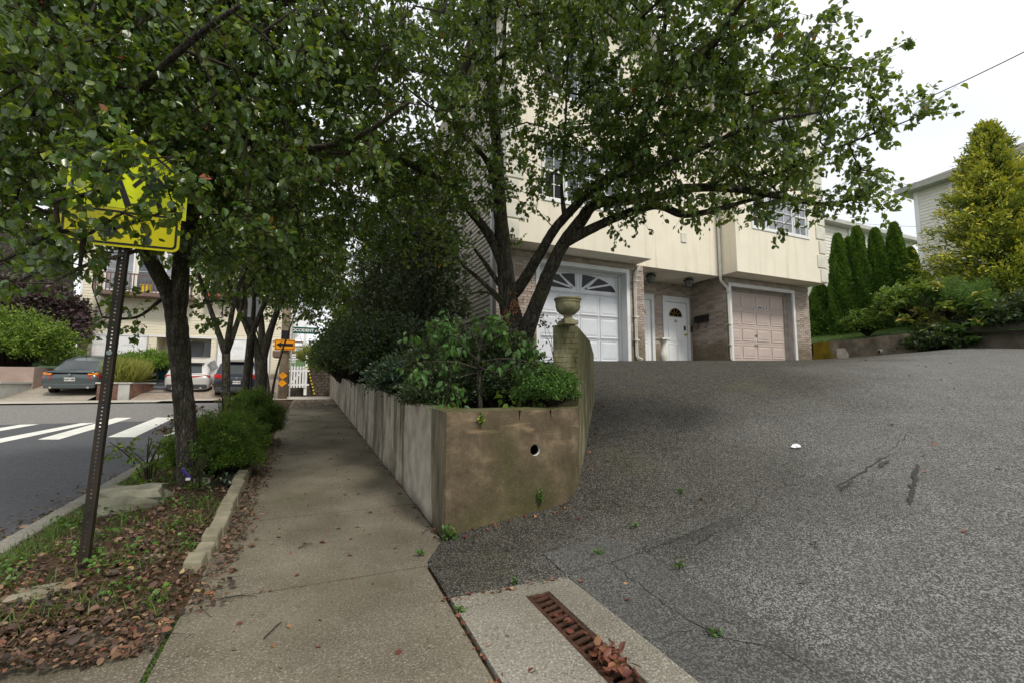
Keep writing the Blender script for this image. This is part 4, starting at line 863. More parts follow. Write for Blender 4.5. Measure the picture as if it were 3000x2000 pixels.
# downspouts (parts of the house)
def spout(pts):
    m = MB(); pts = [Vector(p) for p in pts]; m.tube(pts, .047, 4); return m.build('downspout', 'gutter', h, bevel=.006)
spout([(7.86, BY-.06, 4.5), (7.86, BY-.07, 4.42), (7.74, BY-.07, 4.26), (7.72, BY-.07, 4.1), (7.735, BY-.07, 2.12), (7.76, BY-.09, 2.05), (7.84, BY-.16, 2.0)])
spout([(10.82, BY-.1, 10.2), (10.82, BY-.09, 4.5), (10.84, BY-.07, 4.38), (11.09, BY-.07, 4.18), (11.13, BY-.07, 4.0), (11.14, BY-.07, 2.12), (11.17, BY-.1, 2.04), (11.26, BY-.2, 2.0)])
for z in (4.05, 3.1, 2.5): MB().box(7.66, 7.80, BY-.125, BY-.015, z, z+.03).build('strap', 'gutter', h); MB().box(11.07, 11.21, BY-.125, BY-.015, z, z+.03).build('strap', 'gutter', h)
# concrete baluster pedestal by the door
p = PY(1944, 1050, 9.9)
bl = thing('baluster_pedestal', 'short pale baluster pedestal standing beside the front door', 'pedestal', (p.x, 9.9, 1.95))
MB().lathe((p.x, 9.9, 1.93), [(.12, 0), (.12, .05), (.08, .07), (.09, .1), (.12, .2), (.12, .28), (.08, .38), (.055, .5), (.06, .6), (.1, .63), (.1, .66), (.12, .68)], 16).build('shaft', 'quoin', bl, smooth=True)
MB().box(p.x-.15, p.x+.15, 9.75, 10.05, 2.61, 2.66).build('cap', 'quoin', bl, bevel=.01)
# ------------------------------------------------------------------ house across the street
def boards(par, x0, x1, z0, z1, y, mat, pitch=.127, openings=(), d=-1):
    z = z0; 
    while z < z1-.02:
        sg = [(x0, x1)]
        for q in openings:
            if q[2] < z+pitch/2 < q[3]:
                ns = []
                for a, b in sg:
                    if b <= q[0] or a >= q[1]: ns.append((a, b)); continue
                    if a < q[0]: ns.append((a, q[0]))
                    if b > q[1]: ns.append((q[1], b))
                sg = ns
        for a, b in sg:
            if b-a > .06: MB().hexa([(a, y-.028, z), (b, y-.028, z), (b, y, z), (a, y, z), (a, y-.006, z+pitch), (b, y-.006, z+pitch), (b, y, z+pitch), (a, y, z+pitch)]).build('siding_board', mat, par)
        z += pitch
HY = 32.0
h2 = thing('siding_house', 'cream siding house across the street with white garage door and brown balcony', 'house', (-6.5, 32, 2))
m = MB(); m.box(-11.55, -1.25, HY+.005, 44, 4.2, 12.6); m.box(-11.5, -8.05, HY+.005, HY+1.5, 1.5, 4.195); m.box(-5.4, -1.25, HY+.005, HY+1.5, 1.5, 4.195); m.box(-8.05, -5.4, HY+1.3, HY+1.5, 1.5, 4.195); m.build('wall', 'siding', h2)
MB().box(-11.52, -11.12, HY-.06, HY+.004, 1.5, 4.15).build('foundation_panel', 'pinkwall', h2)
boards(h2, -11.55, -1.3, 4.2, 12.4, HY-.0, 'siding', .155, [(-10.9, -6.3, 6.3, 9.2)])
boards(h2, -11.1, -10.97, 2, 4.1, HY, 'siding', .155); boards(h2, -8.42, -8.06, 2, 4.15, HY, 'siding', .155); boards(h2, -2.2, -1.3, 2, 4.15, HY, 'siding', .155); boards(h2, -5.4, -5.15, 2, 4.15, HY, 'siding', .155)
m = MB(); m.box(-11.6, -11.5, HY-.05, HY-.03, 4.1, 12.6); m.box(-11.6, -1.2, HY-.049, HY-.031, 4.1, 4.19); m.build('corner_trim', 'vinyl', h2)
for x0, x1 in ((-10.9, -8.5), (-5.05, -2.3)):
    gd = MB().box(x0, x1, HY-.02, HY+.0, 1.6, 4.08).build('garage_door', 'vinyl', h2); cw = (x1-x0)/4
    for j in range(4):
        for i in range(4): panel(gd, x0+cw*i+.08, x0+cw*(i+1)-.08, 2.06+.5*j+.04, 2.06+.5*(j+1)-.04, HY-.022, 'vinyl')
    m = MB(); m.box(x0-.07, x0, HY-.05, HY-.021, 1.6, 4.15); m.box(x1, x1+.07, HY-.05, HY-.021, 1.6, 4.15); m.build('door_casing', 'jamb', h2)
# entrance with side light and dark door
m = MB(); m.box(-7.7, -6.6, HY+1.15, HY+1.29, 2.3, 4.1); m.build('entry_frame', 'vinyl', h2)
MB().box(-7.48, -7.2, HY+1.13, HY+1.149, 2.5, 3.9).build('side_light', 'frost', h2); MB().box(-6.98, -6.0, HY+1.12, HY+1.148, 2.3, 4.0).build('front_door', 'slate', h2)
MB().box(-5.9, -5.45, HY+1.1, HY+1.29, 2.3, 4.0).build('window', 'glass', h2)
# upper windows behind the balcony
for x0, x1, gl in ((-10.6, -9.3, 'curtain'), (-9.2, -8.0, 'glass'), (-7.9, -6.6, 'curtain')): window(h2, x0, x1, 6.6, 9.0, HY-.06, 1, 2, False, gl, fw=.08)
for x0, x1 in ((-10.3, -8.6), (-5.6, -3.6)): window(h2, x0, x1, 10.0, 11.6, HY-.06, 2, 2, False, 'glass', fw=.07)
def balcony(x0, x1, z0, z1, dep, mat, par, n):
    o = MB().box(x0, x1, HY-dep, HY-.06, z0-.22, z0).build('balcony', mat, par)
    MB().box(x0, x1, HY-dep, HY-dep+.07, z1-.07, z1).box(x0, x0+.1, HY-dep-.01, HY-dep+.08, z0, z1+.05).box(x1-.1, x1, HY-dep-.01, HY-dep+.08, z0, z1+.05).box(x0, x0+.07, HY-dep+.09, HY-.07, z1-.07, z1).build('rail', mat, o)
    for i in range(1, n): x = x0+(x1-x0)*i/n; MB().box(x-.025, x+.025, HY-dep+.01, HY-dep+.05, z0, z1-.07).build('baluster', mat, o)
    return o
balcony(-10.7, -6.3, 6.45, 7.45, 1.1, 'balcony', h2, 26); balcony(-5.7, -4.2, 6.75, 7.6, .9, 'redpaint', h2, 10)
m = MB(); m.hexa([(-11.9, HY-.5, 12.4), (-1.0, HY-.5, 12.4), (-1.0, 44, 12.4), (-11.9, 44, 12.4), (-11.9, HY+4, 14.4), (-1.0, HY+4, 14.4), (-1.0, 40, 14.4), (-11.9, 40, 14.4)]); m.build('roof', 'roofing', h2)
tb = thing('toy_basket', 'small yellow plastic basket on the brown balcony of the cream house', 'basket', (-9.0, 31.2, 6.45)); p = PY(427, 845, 31.2)
MB().box(p.x-.22, p.x+.22, 31.05, 31.35, 6.46, 6.86).build('tub', 'yellowp', tb, bevel=.04); MB().box(p.x-.24, p.x+.24, 31.03, 31.37, 6.84, 6.9).build('lid', 'yellowp', tb)
# dark shingled house, upper left
h3 = thing('shingled_house', 'dark cedar shingled gable house beyond the garden at the far left', 'house', (-17, 36, 4))
A, B, C, D = PY(-260, 440, 36), PY(78, 665, 36), PY(78, 900, 36), PY(-260, 900, 36)
MB().poly([A, B, C, D], (0, 6, 0)).build('wall', 'shake', h3)
MB().hexa([A+Vector((0, -.5, -.1)), B+Vector((.4, -.5, -.1)), B+Vector((.4, 6, -.1)), A+Vector((0, 6, -.1)), A+Vector((0, -.5, .3)), B+Vector((.4, -.5, .3)), B+Vector((.4, 6, .3)), A+Vector((0, 6, .3))]).build('rake_board', 'taupe', h3)
for k in range(14):
    z = B.z-.5-.34*k+1.7; x1 = B.x if z < B.z-.2 else B.x-(z-B.z+.2)/.9
    if x1 > A.x+.5:
        x = A.x
        while x < x1-.1: w_ = random.uniform(.35, .6); MB().hexa([(x, 35.95, z), (min(x+w_, x1)-.02, 35.95, z), (min(x+w_, x1)-.02, 35.999, z), (x, 35.999, z), (x, 35.98, z+.33), (min(x+w_, x1)-.02, 35.98, z+.33), (min(x+w_, x1)-.02, 35.999, z+.33), (x, 35.999, z+.33)]).build('shingle', 'shake', h3); x += w_
# yard slopes across the street
dl = lambda x, y: .745+.19*max(0, min(y, 31.6)-24.3)
sheet('left_driveway', 'drivewayb', fr(-12.9, -8.3, 5), fr(24.3, 32, 6), dl)
sheet('paver_driveway', 'paver', fr(-6.9, -1.2, 5), fr(24.3, 32, 6), lambda x, y: .742+.17*max(0, y-24.3))
sheet('front_garden', 'soil', [-60, -20, -13.6], [24.3, 26, 31, 45], lambda x, y: .72+.25*max(0, y-24.5))
sheet('front_garden', 'soil', [-8.2, -7.6, -7.0], [25.2, 28, 32], lambda x, y: .9+.2*(y-24.3))
def lowwall(name, label, pts, hgt, mat, zf, cap=None, th=.22):
    t = thing(name, label, 'wall', (pts[0][0], pts[0][1], 1)); m = MB()
    for a, b in zip(pts[:-1], pts[1:]):
        a, b = Vector((*a, 0)), Vector((*b, 0)); d = (b-a).normalized(); n = Vector((-d.y, d.x, 0))*th
        h0, h1 = hgt(a), hgt(b)
        m.hexa([a-Vector((0, 0, 1)), b-Vector((0, 0, 1)), b+n-Vector((0, 0, 1)), a+n-Vector((0, 0, 1)), a+Vector((0, 0, h0)), b+Vector((0, 0, h1)), b+n+Vector((0, 0, h1)), a+n+Vector((0, 0, h0))])
    m.build('wall', mat, t, bevel=.01)
    if cap:
        for a, b in zip(pts[:-1], pts[1:]):
            a, b = Vector((*a, 0)), Vector((*b, 0)); d = (b-a).normalized(); n = Vector((-d.y, d.x, 0)); h0, h1 = hgt(a)+.003, hgt(b)+.003
            m = MB(); p, q, r, s_ = a-n*.04-d*.04, b-n*.04+d*.04, b+n*(th+.04)+d*.04, a+n*(th+.04)-d*.04
            m.hexa([p+Vector((0, 0, h0)), q+Vector((0, 0, h1)), r+Vector((0, 0, h1)), s_+Vector((0, 0, h0)), p+Vector((0, 0, h0+.07)), q+Vector((0, 0, h1+.07)), r+Vector((0, 0, h1+.07)), s_+Vector((0, 0, h0+.07))]); m.build('capstone', cap, t)
    return t
# pale walls left of the grey car
e = PY(88, 1110, 24.6)
lowwall('pale_garden_wall', 'low pale rendered wall with grey cap at the far left of the far sidewalk', [(-16, 24.5), (-11.05, 24.5), (-11.0, 27.0)], lambda v: 1.42, 'greywall', 0, 'greywall')
lowwall('pink_garden_wall', 'pink rendered retaining wall stepping up behind the low pale wall left of the grey sedan', [(-16, 26.6), (-10.95, 26.6), (-10.9, 30.5)], lambda v: 2.15+.0*v.y, 'pinkwall', 0)
# right planter: stone posts, red panels, pink wall
t = thing('stone_planter', 'pale capped planter wall with red stone panels beside the slate steps', 'planter', (-7.4, 25, 1))
a, b, c = PY(282, 1160, 24.9), PY(345, 1160, 24.9), PY(378, 1160, 24.9); z0 = .7; zt = PY(345, 1123, 24.9).z
q = PY(420, 1120, 26.6)
MB().box(a.x, b.x, 24.92, 25.1, z0, zt).build('red_panel', 'redbrick', t); MB().box(b.x, c.x, 24.88, 25.15, z0, zt).build('post', 'greywall', t); MB().hexa([(c.x, 24.95, z0), (c.x+.02, 24.95, z0), (c.x+.4, 26.6, z0), (c.x+.2, 26.6, z0), (c.x, 24.95, zt), (c.x+.02, 24.95, zt), (c.x+.4, 26.6, zt), (c.x+.2, 26.6, zt)]).build('red_panel', 'redbrick', t)
for k in range(9):
    z = z0+(zt-z0)*k/9
    x = a.x
    while x < b.x-.02: w_ = random.uniform(.12, .35); MB().box(x+.005, min(x+w_, b.x-.002), 24.90, 24.919, z+.008, z+(zt-z0)/9-.006).build('stone', 'redbrick', t); x += w_
MB().box(a.x-.05, c.x+.08, 24.84, 25.3, zt+.002, zt+.07).hexa([(c.x-.1, 25.301, zt+.002), (c.x+.08, 25.301, zt+.002), (c.x+.5, 26.6, zt+.002), (c.x+.2, 26.6, zt+.002), (c.x-.1, 25.301, zt+.07), (c.x+.08, 25.301, zt+.07), (c.x+.5, 26.6, zt+.07), (c.x+.2, 26.6, zt+.07)]).build('capstone', 'greywall', t)
lowwall('curved_pink_wall', 'pink rendered wall of the shrub bed left of the slate steps', [(-8.6, 26.4), (-7.9, 26.7), (-7.45, 27.4), (-7.15, 30)], lambda v: 2.0+.12*(v.y-26.4), 'pinkwall', 0)
st = thing('slate_steps', 'grey slate steps climbing between the pink wall and the white suv', 'steps', (-6.6, 26, 1))
for k in range(7):
    y = 25.4+.62*k; z = .88+.19*k
    xa, xb = PY(383+9*k, 1150, y).x, PY(497, 1150, y).x
    MB().box(xa, xb, y, y+.7, z-.5, z-.035).build('riser', 'slate', st); MB().box(xa-.02, xb+.02, y-.05, y+.62, z-.034, z).build('tread', 'slate', st)
tp = thing('timber_planter', 'wooden plank planter box behind the grey sedan', 'planter', (-11, 29.5, 2)); a, b = PY(150, 1040, 29.5), PY(212, 1040, 29.5)
for k in range(5): MB().box(a.x, b.x, 29.5, 29.54, 2.45+.17*k, 2.45+.17*k+.16).build('plank', 'woodplank', tp)
MB().box(b.x-.08, b.x, 29.45, 29.499, 2.2, 3.32).build('post', 'woodplank', tp)
# ------------------------------------------------------------------ cars
def carpaint(name, c, metal=.3):
    s = S(name); s.out(c, .28, .5, metal); s.b.inputs['Coat Weight'].default_value = .6; s.b.inputs['Coat Roughness'].default_value = .05; MAT[name] = s.m
carpaint('grey_green_paint', (.075, .095, .10)); carpaint('white_paint_car', (.55, .54, .52), .1); carpaint('navy_paint', (.012, .018, .035)); MAT['taillight'] = plain('red_taillight', (.45, .02, .015), .15, .1); MAT['amberlight'] = plain('amber_light', (.7, .25, .03), .2); MAT['plastic'] = plain('dark_bumper_plastic', (.05, .055, .06), .6); MAT['reflectglass'] = glass('rear_window_glass', (.05, .06, .06), .03); MAT['platem'] = plain('licence_plate', (.6, .6, .58), .5)
def loft(m, rings, mi=0):
    n = len(rings[0]); m.add([p for r in rings for p in r], [(i*n+k, i*n+(k+1) % n, (i+1)*n+(k+1) % n, (i+1)*n+k) for i in range(len(rings)-1) for k in range(n)]+[tuple(range(n))[::-1], tuple(range((len(rings)-1)*n, len(rings)*n))], mi)
def car(label, cat, loc, rz, pitch, paint, W, low, cabin, tail, spoiler, plate, extra):
    t = local('parked_car', label, cat, loc, rz, 'cars parked in driveways across the street'); t.rotation_euler = (pitch, 0, rz)
    m = MB(); rg = []
    for y, z0, zb, w_ in low:
        zm = z0+(zb-z0)*.55; half = [(0, z0), (w_*.82, z0), (w_*.97, z0+.1), (w_, zm-.08), (w_*.995, zm+.1), (w_*.95, zb-.07), (w_*.84, zb-.005), (w_*.4, zb+.02)]
        rg.append([(x, y, z) for x, z in half]+[(0, y, zb+.025)]+[(-x, y, z) for x, z in half[:0:-1]])
    loft(m, rg); body = m.build('body', paint, t, smooth=True); sm_ = body.modifiers.new('s', 'SUBSURF'); sm_.levels = sm_.render_levels = 1
    m = MB(); rg = []
    for y, zb, zt, wb, wt in cabin: 
        half = [(wb, zb), (wb*.6+wt*.4, zb+(zt-zb)*.45), (wt+.02, zt-(zt-zb)*.14), (wt*.86, zt-.01), (wt*.4, zt+.02)]
        rg.append([(x, y, z) for x, z in half]+[(-x, y, z) for x, z in half[::-1]])
    loft(m, rg); m.build('roof', paint, t, smooth=True, bevel=.02)
    # glass sheets a few mm outside the cabin
    (y0, b0, t0, w0, v0), (y1, b1, t1, w1, v1) = cabin[0], cabin[1]
    def lp(f, e, sg): # point on rear slope: f up, e lateral
        yb, yt = y0, y1; z = t0+(t1-t0)*f; y = y0+(y1-y0)*f; w_ = (v0+(v1-v0)*f)*e; return Vector((sg*w_, y-.03, z+.02))
    n = 6; vs = []
    for j in range(4):
        f = .06+.78*j/3
        for i in range(n+1): e = -1+2*i/n; p = lp(f, abs(e)*.88, 1 if e > 0 else -1); p.y += .05*e*e; p.z -= .02*e*e; vs.append(p)
    m = MB(); m.add(vs, [(j*(n+1)+i, j*(n+1)+i+1, (j+1)*(n+1)+i+1, (j+1)*(n+1)+i) for j in range(3) for i in range(n)]); m.build('rear_window', 'reflectglass', t, smooth=True)
    for sg in (-1, 1):
        for a, b in zip(cabin[1:-2], cabin[2:-1]):
            P = lambda st, f: Vector((sg*(st[3]*(1-f)+(st[4]+.02)*f+.008), st[0], st[1]+(st[2]-st[1])*f*.86+.02))
            u0, u1 = P(a, .1), P(b, .1); v_0, v_1 = P(a, .92), P(b, .92); k = Vector((0, .06, 0))
            MB().poly([u0+k, u1-k, v_1-k, v_0+k], (sg*.004, 0, 0)).build('side_window', 'glassdark', t)
    if spoiler: MB().hexa(spoiler).build('spoiler', paint, t, smooth=False, bevel=.01)
    for sg in (-1, 1):
        o = MB().hexa([(sg*x, y, z) for x, y, z in (tail if sg > 0 else [tail[i] for i in (1, 0, 3, 2, 5, 4, 7, 6)])]).build('tail_light', 'taillight', t, bevel=.015)
    W_ = low[2][3]
    for yy in (.95, low[-1][0]-.95):
        for sg in (-1, 1):
            o = MB().tube([(sg*(W_-.22), yy, .32), (sg*(W_-.015), yy, .32)], .32, 20).build('wheel', 'rubber', t, bevel=.02); MB().tube([(sg*(W_-.05), yy, .32), (sg*(W_+.0), yy, .32)], .2, 14).build('rim', 'chrome', o)
    zb, yb = plate; o = MB().box(-.16, .16, yb-.012, yb, zb-.075, zb+.075).build('licence_plate', 'platem', t); text(extra.get('txt', 'LXP 1081'), .075, 'signblack', o, Matrix.Translation((0, yb-.015, zb)) @ FACE_S)
    MB().box(-W_*.86, W_*.86, low[0][0]-.045, low[0][0]+.02, low[0][1]+.0, low[0][1]+.20).build('bumper', extra.get('bumper', 'plastic'), t, bevel=.03)
    MB().tube([(0, yb-.0, zb+.2), (0, yb-.03, zb+.2)], .05, 14).build('emblem', 'chrome', t)
    for sg in (-1, 1): MB().tube([(sg*.55, low[0][0]-.06, low[0][1]+.04), (sg*.55, low[0][0]+.1, low[0][1]+.04)], .045, 12).build('exhaust_tip', 'chrome', t)
    return t
z = PY(205, 1148, 25.3).z
c = car('dark grey sedan with amber and red tail lights parked on the sloping driveway', 'car', (-9.15, 25.1, z-.16), R(0), R(9), 'grey_green_paint', .9,
    [(0, .34, .74, .76), (.05, .3, .95, .83), (.3, .26, 1.02, .88), (1.0, .24, 1.0, .9), (2.4, .24, .95, .9), (3.9, .26, .88, .88), (4.6, .3, .72, .78), (4.75, .35, .6, .7)],
    [(.62, .98, 1.03, .78, .66), (1.35, .98, 1.42, .82, .60), (2.1, .97, 1.47, .83, .62), (2.75, .97, 1.43, .83, .62), (3.6, .92, .97, .80, .68)],
    [(.60, -.01, .70), (.84, .12, .72), (.86, .2, .72), (.60, .2, .70), (.50, .03, .93), (.82, .15, .98), (.84, .25, .98), (.5, .25, .93)], [(-.7, .02, 1.0), (.7, .02, 1.0), (.7, .3, 1.01), (-.7, .3, 1.01), (-.68, .04, 1.04), (.68, .04, 1.04), (.68, .3, 1.045), (-.68, .3, 1.045)], (.72, -.005), {'txt': 'CXP·1081', 'bumper': 'grey_green_paint'}); c.scale = (1.1, 1, 1)
for sg in (-1, 1): MB().hexa([(sg*a, b, c_) for a, b, c_ in ((.55, -.002, .90), (.80, .11, .90), (.82, .16, .9), (.55, .1, .9), (.52, .015, .96), (.8, .13, .985), (.82, .2, .985), (.52, .1, .96))]).build('amber_lens', 'amberlight', c)
MB().tube([(0, 1.55, 1.45), (0, 1.4, 1.62)], .01, 6).build('antenna', 'black', c)
z = PY(560, 1156, 26.3).z
c = car('silvery white suv with slim red tail lights parked beside the slate steps', 'car', (-5.25, 26.0, z-.1), R(2), R(8), 'white_paint_car', .94,
    [(0, .42, .86, .80), (.04, .34, 1.06, .88), (.25, .3, 1.1, .92), (1.0, .28, 1.1, .95), (2.6, .28, 1.06, .95), (4.0, .3, 1.02, .92), (4.6, .35, .85, .82)],
    [(.10, 1.04, 1.1, .86, .76), (.6, 1.05, 1.60, .88, .64), (1.6, 1.05, 1.67, .9, .66), (2.9, 1.04, 1.64, .9, .66), (3.8, 1.0, 1.06, .86, .74)],
    [(.12, -.012, .95), (.88, .07, .96), (.9, .2, .96), (.12, .1, .95), (.12, -.005, 1.01), (.86, .09, 1.04), (.88, .2, 1.04), (.12, .1, 1.01)], [(-.6, .36, 1.60), (.6, .36, 1.60), (.6, .7, 1.62), (-.6, .7, 1.62), (-.6, .36, 1.63), (.6, .36, 1.63), (.6, .7, 1.66), (-.6, .7, 1.66)], (.78, -.005), {'txt': 'JKD 2257'})
z = PY(690, 1166, 24.7).z
c = car('dark navy minivan with large red tail lights parked behind the street tree trunks', 'car', (-3.05, 24.55, z-.05), R(0), R(5), 'navy_paint', .97,
    [(0, .38, .9, .84), (.04, .3, 1.08, .92), (.25, .28, 1.12, .96), (1.2, .26, 1.12, .98), (3.0, .26, 1.08, .98), (4.4, .28, 1.0, .94), (4.95, .35, .8, .82)],
    [(.06, 1.06, 1.12, .9, .82), (.42, 1.07, 1.72, .92, .70), (1.6, 1.07, 1.78, .94, .72), (3.2, 1.06, 1.74, .94, .72), (4.3, 1.0, 1.06, .88, .74)],
    [(.56, -.012, .98), (.9, .05, .98), (.94, .28, .98), (.56, .1, .98), (.62, .0, 1.16), (.9, .07, 1.18), (.92, .3, 1.18), (.62, .1, 1.16)], [(-.66, .2, 1.72), (.66, .2, 1.72), (.66, .55, 1.75), (-.66, .55, 1.75), (-.66, .22, 1.75), (.66, .22, 1.75), (.66, .55, 1.785), (-.66, .55, 1.785)], (.80, -.005), {'txt': 'FNW 6071'})
# ------------------------------------------------------------------ person mostly hidden behind the street tree
pp = PY(516, 1100, 27.3); zb_ = .88+.19*3
pn = thing('person', 'person in a striped teal and white dress standing behind the big street tree', 'person', (pp.x, 27.3, zb_))
def skin(name, pts, edges, rad, mat, par, root=0):
    me = bpy.data.meshes.new(name); org = Vector(par['_o']); me.from_pydata([tuple(Vector(p)-org) for p in pts], edges, []); me.materials.append(MAT[mat]); o = bpy.data.objects.new(name, me); COL.objects.link(o); o.parent = par
    o.modifiers.new('skin', 'SKIN'); 
    for v, r_ in zip(me.skin_vertices[0].data, rad): v.radius = (r_, r_) if not hasattr(r_, '__len__') else r_
    me.skin_vertices[0].data[root].use_root = True; s_ = o.modifiers.new('sub', 'SUBSURF'); s_.levels = s_.render_levels = 2; return o
MAT['skin'] = plain('skin', (.42, .24, .16), .55, .08); MAT['hair'] = plain('dark_hair', (.02, .014, .01), .6)
q = lambda x, y, z: (pp.x+x, 27.3+y, zb_+z)
skin('body', [q(0, 0, .95), q(0, 0, 1.15), q(0, 0, 1.38), q(0, 0, 1.48), q(0, -.01, 1.56), q(0, -.015, 1.68), q(-.17, 0, 1.40), q(-.24, 0, 1.14), q(-.26, -.06, .92), q(-.26, -.09, .82), q(.17, 0, 1.4), q(.24, 0, 1.14), q(.25, -.05, .92), q(.25, -.08, .82), q(-.09, 0, .88), q(-.1, -.02, .48), q(-.1, .02, .09), q(-.1, -.13, .04), q(.09, 0, .88), q(.1, -.02, .48), q(.1, .02, .09), q(.1, -.13, .04)],
     [(0, 1), (1, 2), (2, 3), (3, 4), (4, 5), (2, 6), (6, 7), (7, 8), (8, 9), (2, 10), (10, 11), (11, 12), (12, 13), (0, 14), (14, 15), (15, 16), (16, 17), (0, 18), (18, 19), (19, 20), (20, 21)],
     [(.15, .11), (.12, .1), (.14, .1), .055, .07, .09, .06, .042, .034, .035, .06, .042, .034, .035, .085, .058, .04, .035, .085, .058, .04, .035], 'skin', pn)
s = S('striped_dress'); zz_ = s.sep()[2]; wv = s.math('FRACT', s.math('MULTIPLY', zz_, 6.5)); s.out(s.ramp(wv, [(0, (.04, .35, .42)), (.3, (.7, .72, .68)), (.5, (.5, .06, .08)), (.6, (.7, .72, .68)), (.8, (.03, .08, .2)), (.9, (.04, .35, .42))]), .8); MAT['dress'] = s.m
for n_ in s.n:
    if n_.type == 'VALTORGB': n_.color_ramp.interpolation = 'CONSTANT'
MB().lathe(q(0, 0, 0), [(.25, .5), (.235, .7), (.19, .95), (.16, 1.12), (.185, 1.3), (.19, 1.40), (.09, 1.47)], 20).build('dress', 'dress', pn, smooth=True)
MB().lathe(q(0, .02, 1.6), [(.07, -.06), (.105, 0), (.11, .08), (.08, .15), (.02, .175)], 14).build('hair', 'hair', pn, smooth=True)
bgt = thing('shoulder_bag', 'black bag hanging at the left side of the person in the striped dress', 'bag', tuple(q(-.3, -.05, .6))); MB().box(pp.x-.42, pp.x-.26, 27.15, 27.35, zb_+.5, zb_+.85).build('bag', 'black', bgt, bevel=.03); MB().tube([q(-.34, -.05, .85), q(-.3, -.06, .98), q(-.26, -.06, .86)], .012, 6).build('handle', 'black', bgt)
rb = thing('recycling_tub', 'teal plastic tub half hidden behind the round shrub near the slate steps', 'tub', (-7.3, 28.5, 2.2)); p = PY(483, 1080, 28.4); MB().hexa([(p.x-.25, 28.2, p.z-.5), (p.x+.25, 28.2, p.z-.5), (p.x+.25, 28.6, p.z-.5), (p.x-.25, 28.6, p.z-.5), (p.x-.32, 28.15, p.z+.1), (p.x+.32, 28.15, p.z+.1), (p.x+.32, 28.65, p.z+.1), (p.x-.32, 28.65, p.z+.1)]).build('tub', 'teal', rb, bevel=.02)
# ------------------------------------------------------------------ corner: pole, arrow sign, gate, block wall
up = thing('utility_pole', 'round wooden utility pole at the far corner of the sidewalk', 'utility pole', (-1.08, 23.5, .77))
MB().tube([(-1.08, 23.5, .6), (-1.07, 23.5, 3), (-1.06, 23.5, 9.5)], [.2, .19, .15], 16, rough=.03).build('pole', 'polewood', up, smooth=True)
MB().box(-1.22, -.9, 23.24, 23.29, 3.35, 3.85).build('equipment_box', 'black', up)
a, b = PY(805, 993, 23.2), PY(864, 1026, 23.2); cx, cz = (a.x+b.x)/2, (a.z+b.z)/2; hw, hh = (b.x-a.x)/2, (a.z-b.z)/2
ar_ = thing('arrow_sign', 'rectangular orange sign with a thick black arrow pointing left on the utility pole', 'sign', (cx, 23.2, cz))
MB().box(cx-hw, cx+hw, 23.2, 23.21, cz-hh, cz+hh).build('plate', 'orange', ar_, bevel=.02)
m = MB(); e = .035
m.box(cx-hw+e, cx+hw-e, 23.193, 23.197, cz+hh-e-.02, cz+hh-e); m.box(cx-hw+e, cx+hw-e, 23.193, 23.197, cz-hh+e, cz-hh+e+.02); m.box(cx-hw+e, cx-hw+e+.02, 23.193, 23.197, cz-hh+e+.02, cz+hh-e-.02); m.box(cx+hw-e-.02, cx+hw-e, 23.193, 23.197, cz-hh+e+.02, cz+hh-e-.02); m.build('border', 'signblack', ar_)
MB().poly([(cx+hw*.8, 23.192, cz-hh*.26), (cx+hw*.8, 23.192, cz+hh*.26), (cx-hw*.38, 23.192, cz+hh*.26), (cx-hw*.25, 23.192, cz+hh*.62), (cx-hw*.84, 23.192, cz), (cx-hw*.25, 23.192, cz-hh*.62), (cx-hw*.38, 23.192, cz-hh*.26)], (0, .004, 0)).build('arrow', 'signblack', ar_)
for k, (px, py, s_) in enumerate(((829, 1099, 'upper'), (827, 1121, 'lower'))):
    p = PY(px, py, 23.25); g_ = thing('reflector_diamond', 'small yellow orange diamond marker, the %s of two on the utility pole' % s_, 'marker', (p.x, 23.25, p.z), 'diamond markers on the pole')
    MB().poly([(p.x-.19, 23.25, p.z), (p.x, 23.25, p.z-.17), (p.x+.19, 23.25, p.z), (p.x, 23.25, p.z+.17)], (0, .012, 0)).build('plate', 'orange', g_)
    MB().tube([(p.x, 23.24, p.z), (p.x, 23.249, p.z)], .012, 8).tube([(p.x, 23.24, p.z+.08), (p.x, 23.249, p.z+.08)], .012, 8).build('bolt', 'black', g_)
# slim sign post among the trunks and the street name sign
sp1 = thing('slim_sign_post', 'thin dark metal sign post standing between the two far tree trunks', 'post', (-1.28, 12.7, .42)); MB().tube([(-1.28, 12.7, .35), (-1.28, 12.7, 3.6)], .028, 8).build('post', 'post', sp1); MB().box(-1.43, -1.13, 12.65, 12.66, 3.0, 3.5).build('plate', 'vinyl', sp1)
p = PY(848, 1150, 25.6); ssn = thing('street_name_sign', 'green street name sign reading OCCIDENT AV on a grey post at the far corner', 'sign', (p.x, 25.6, .8))
MB().tube([(p.x, 25.6, .6), (p.x, 25.6, 4.9)], .035, 8).build('post', 'jamb', ssn)
a, b = PY(852, 958, 25.6), PY(930, 975, 25.6); MB().box(p.x+.03, p.x+1.25, 25.59, 25.61, a.z-.32, a.z+.02).build('blade', 'streetgreen', ssn); text('OCCIDENT AV', .2, 'vinyl', ssn, Matrix.Translation((p.x+.65, 25.583, a.z-.15)) @ FACE_S)
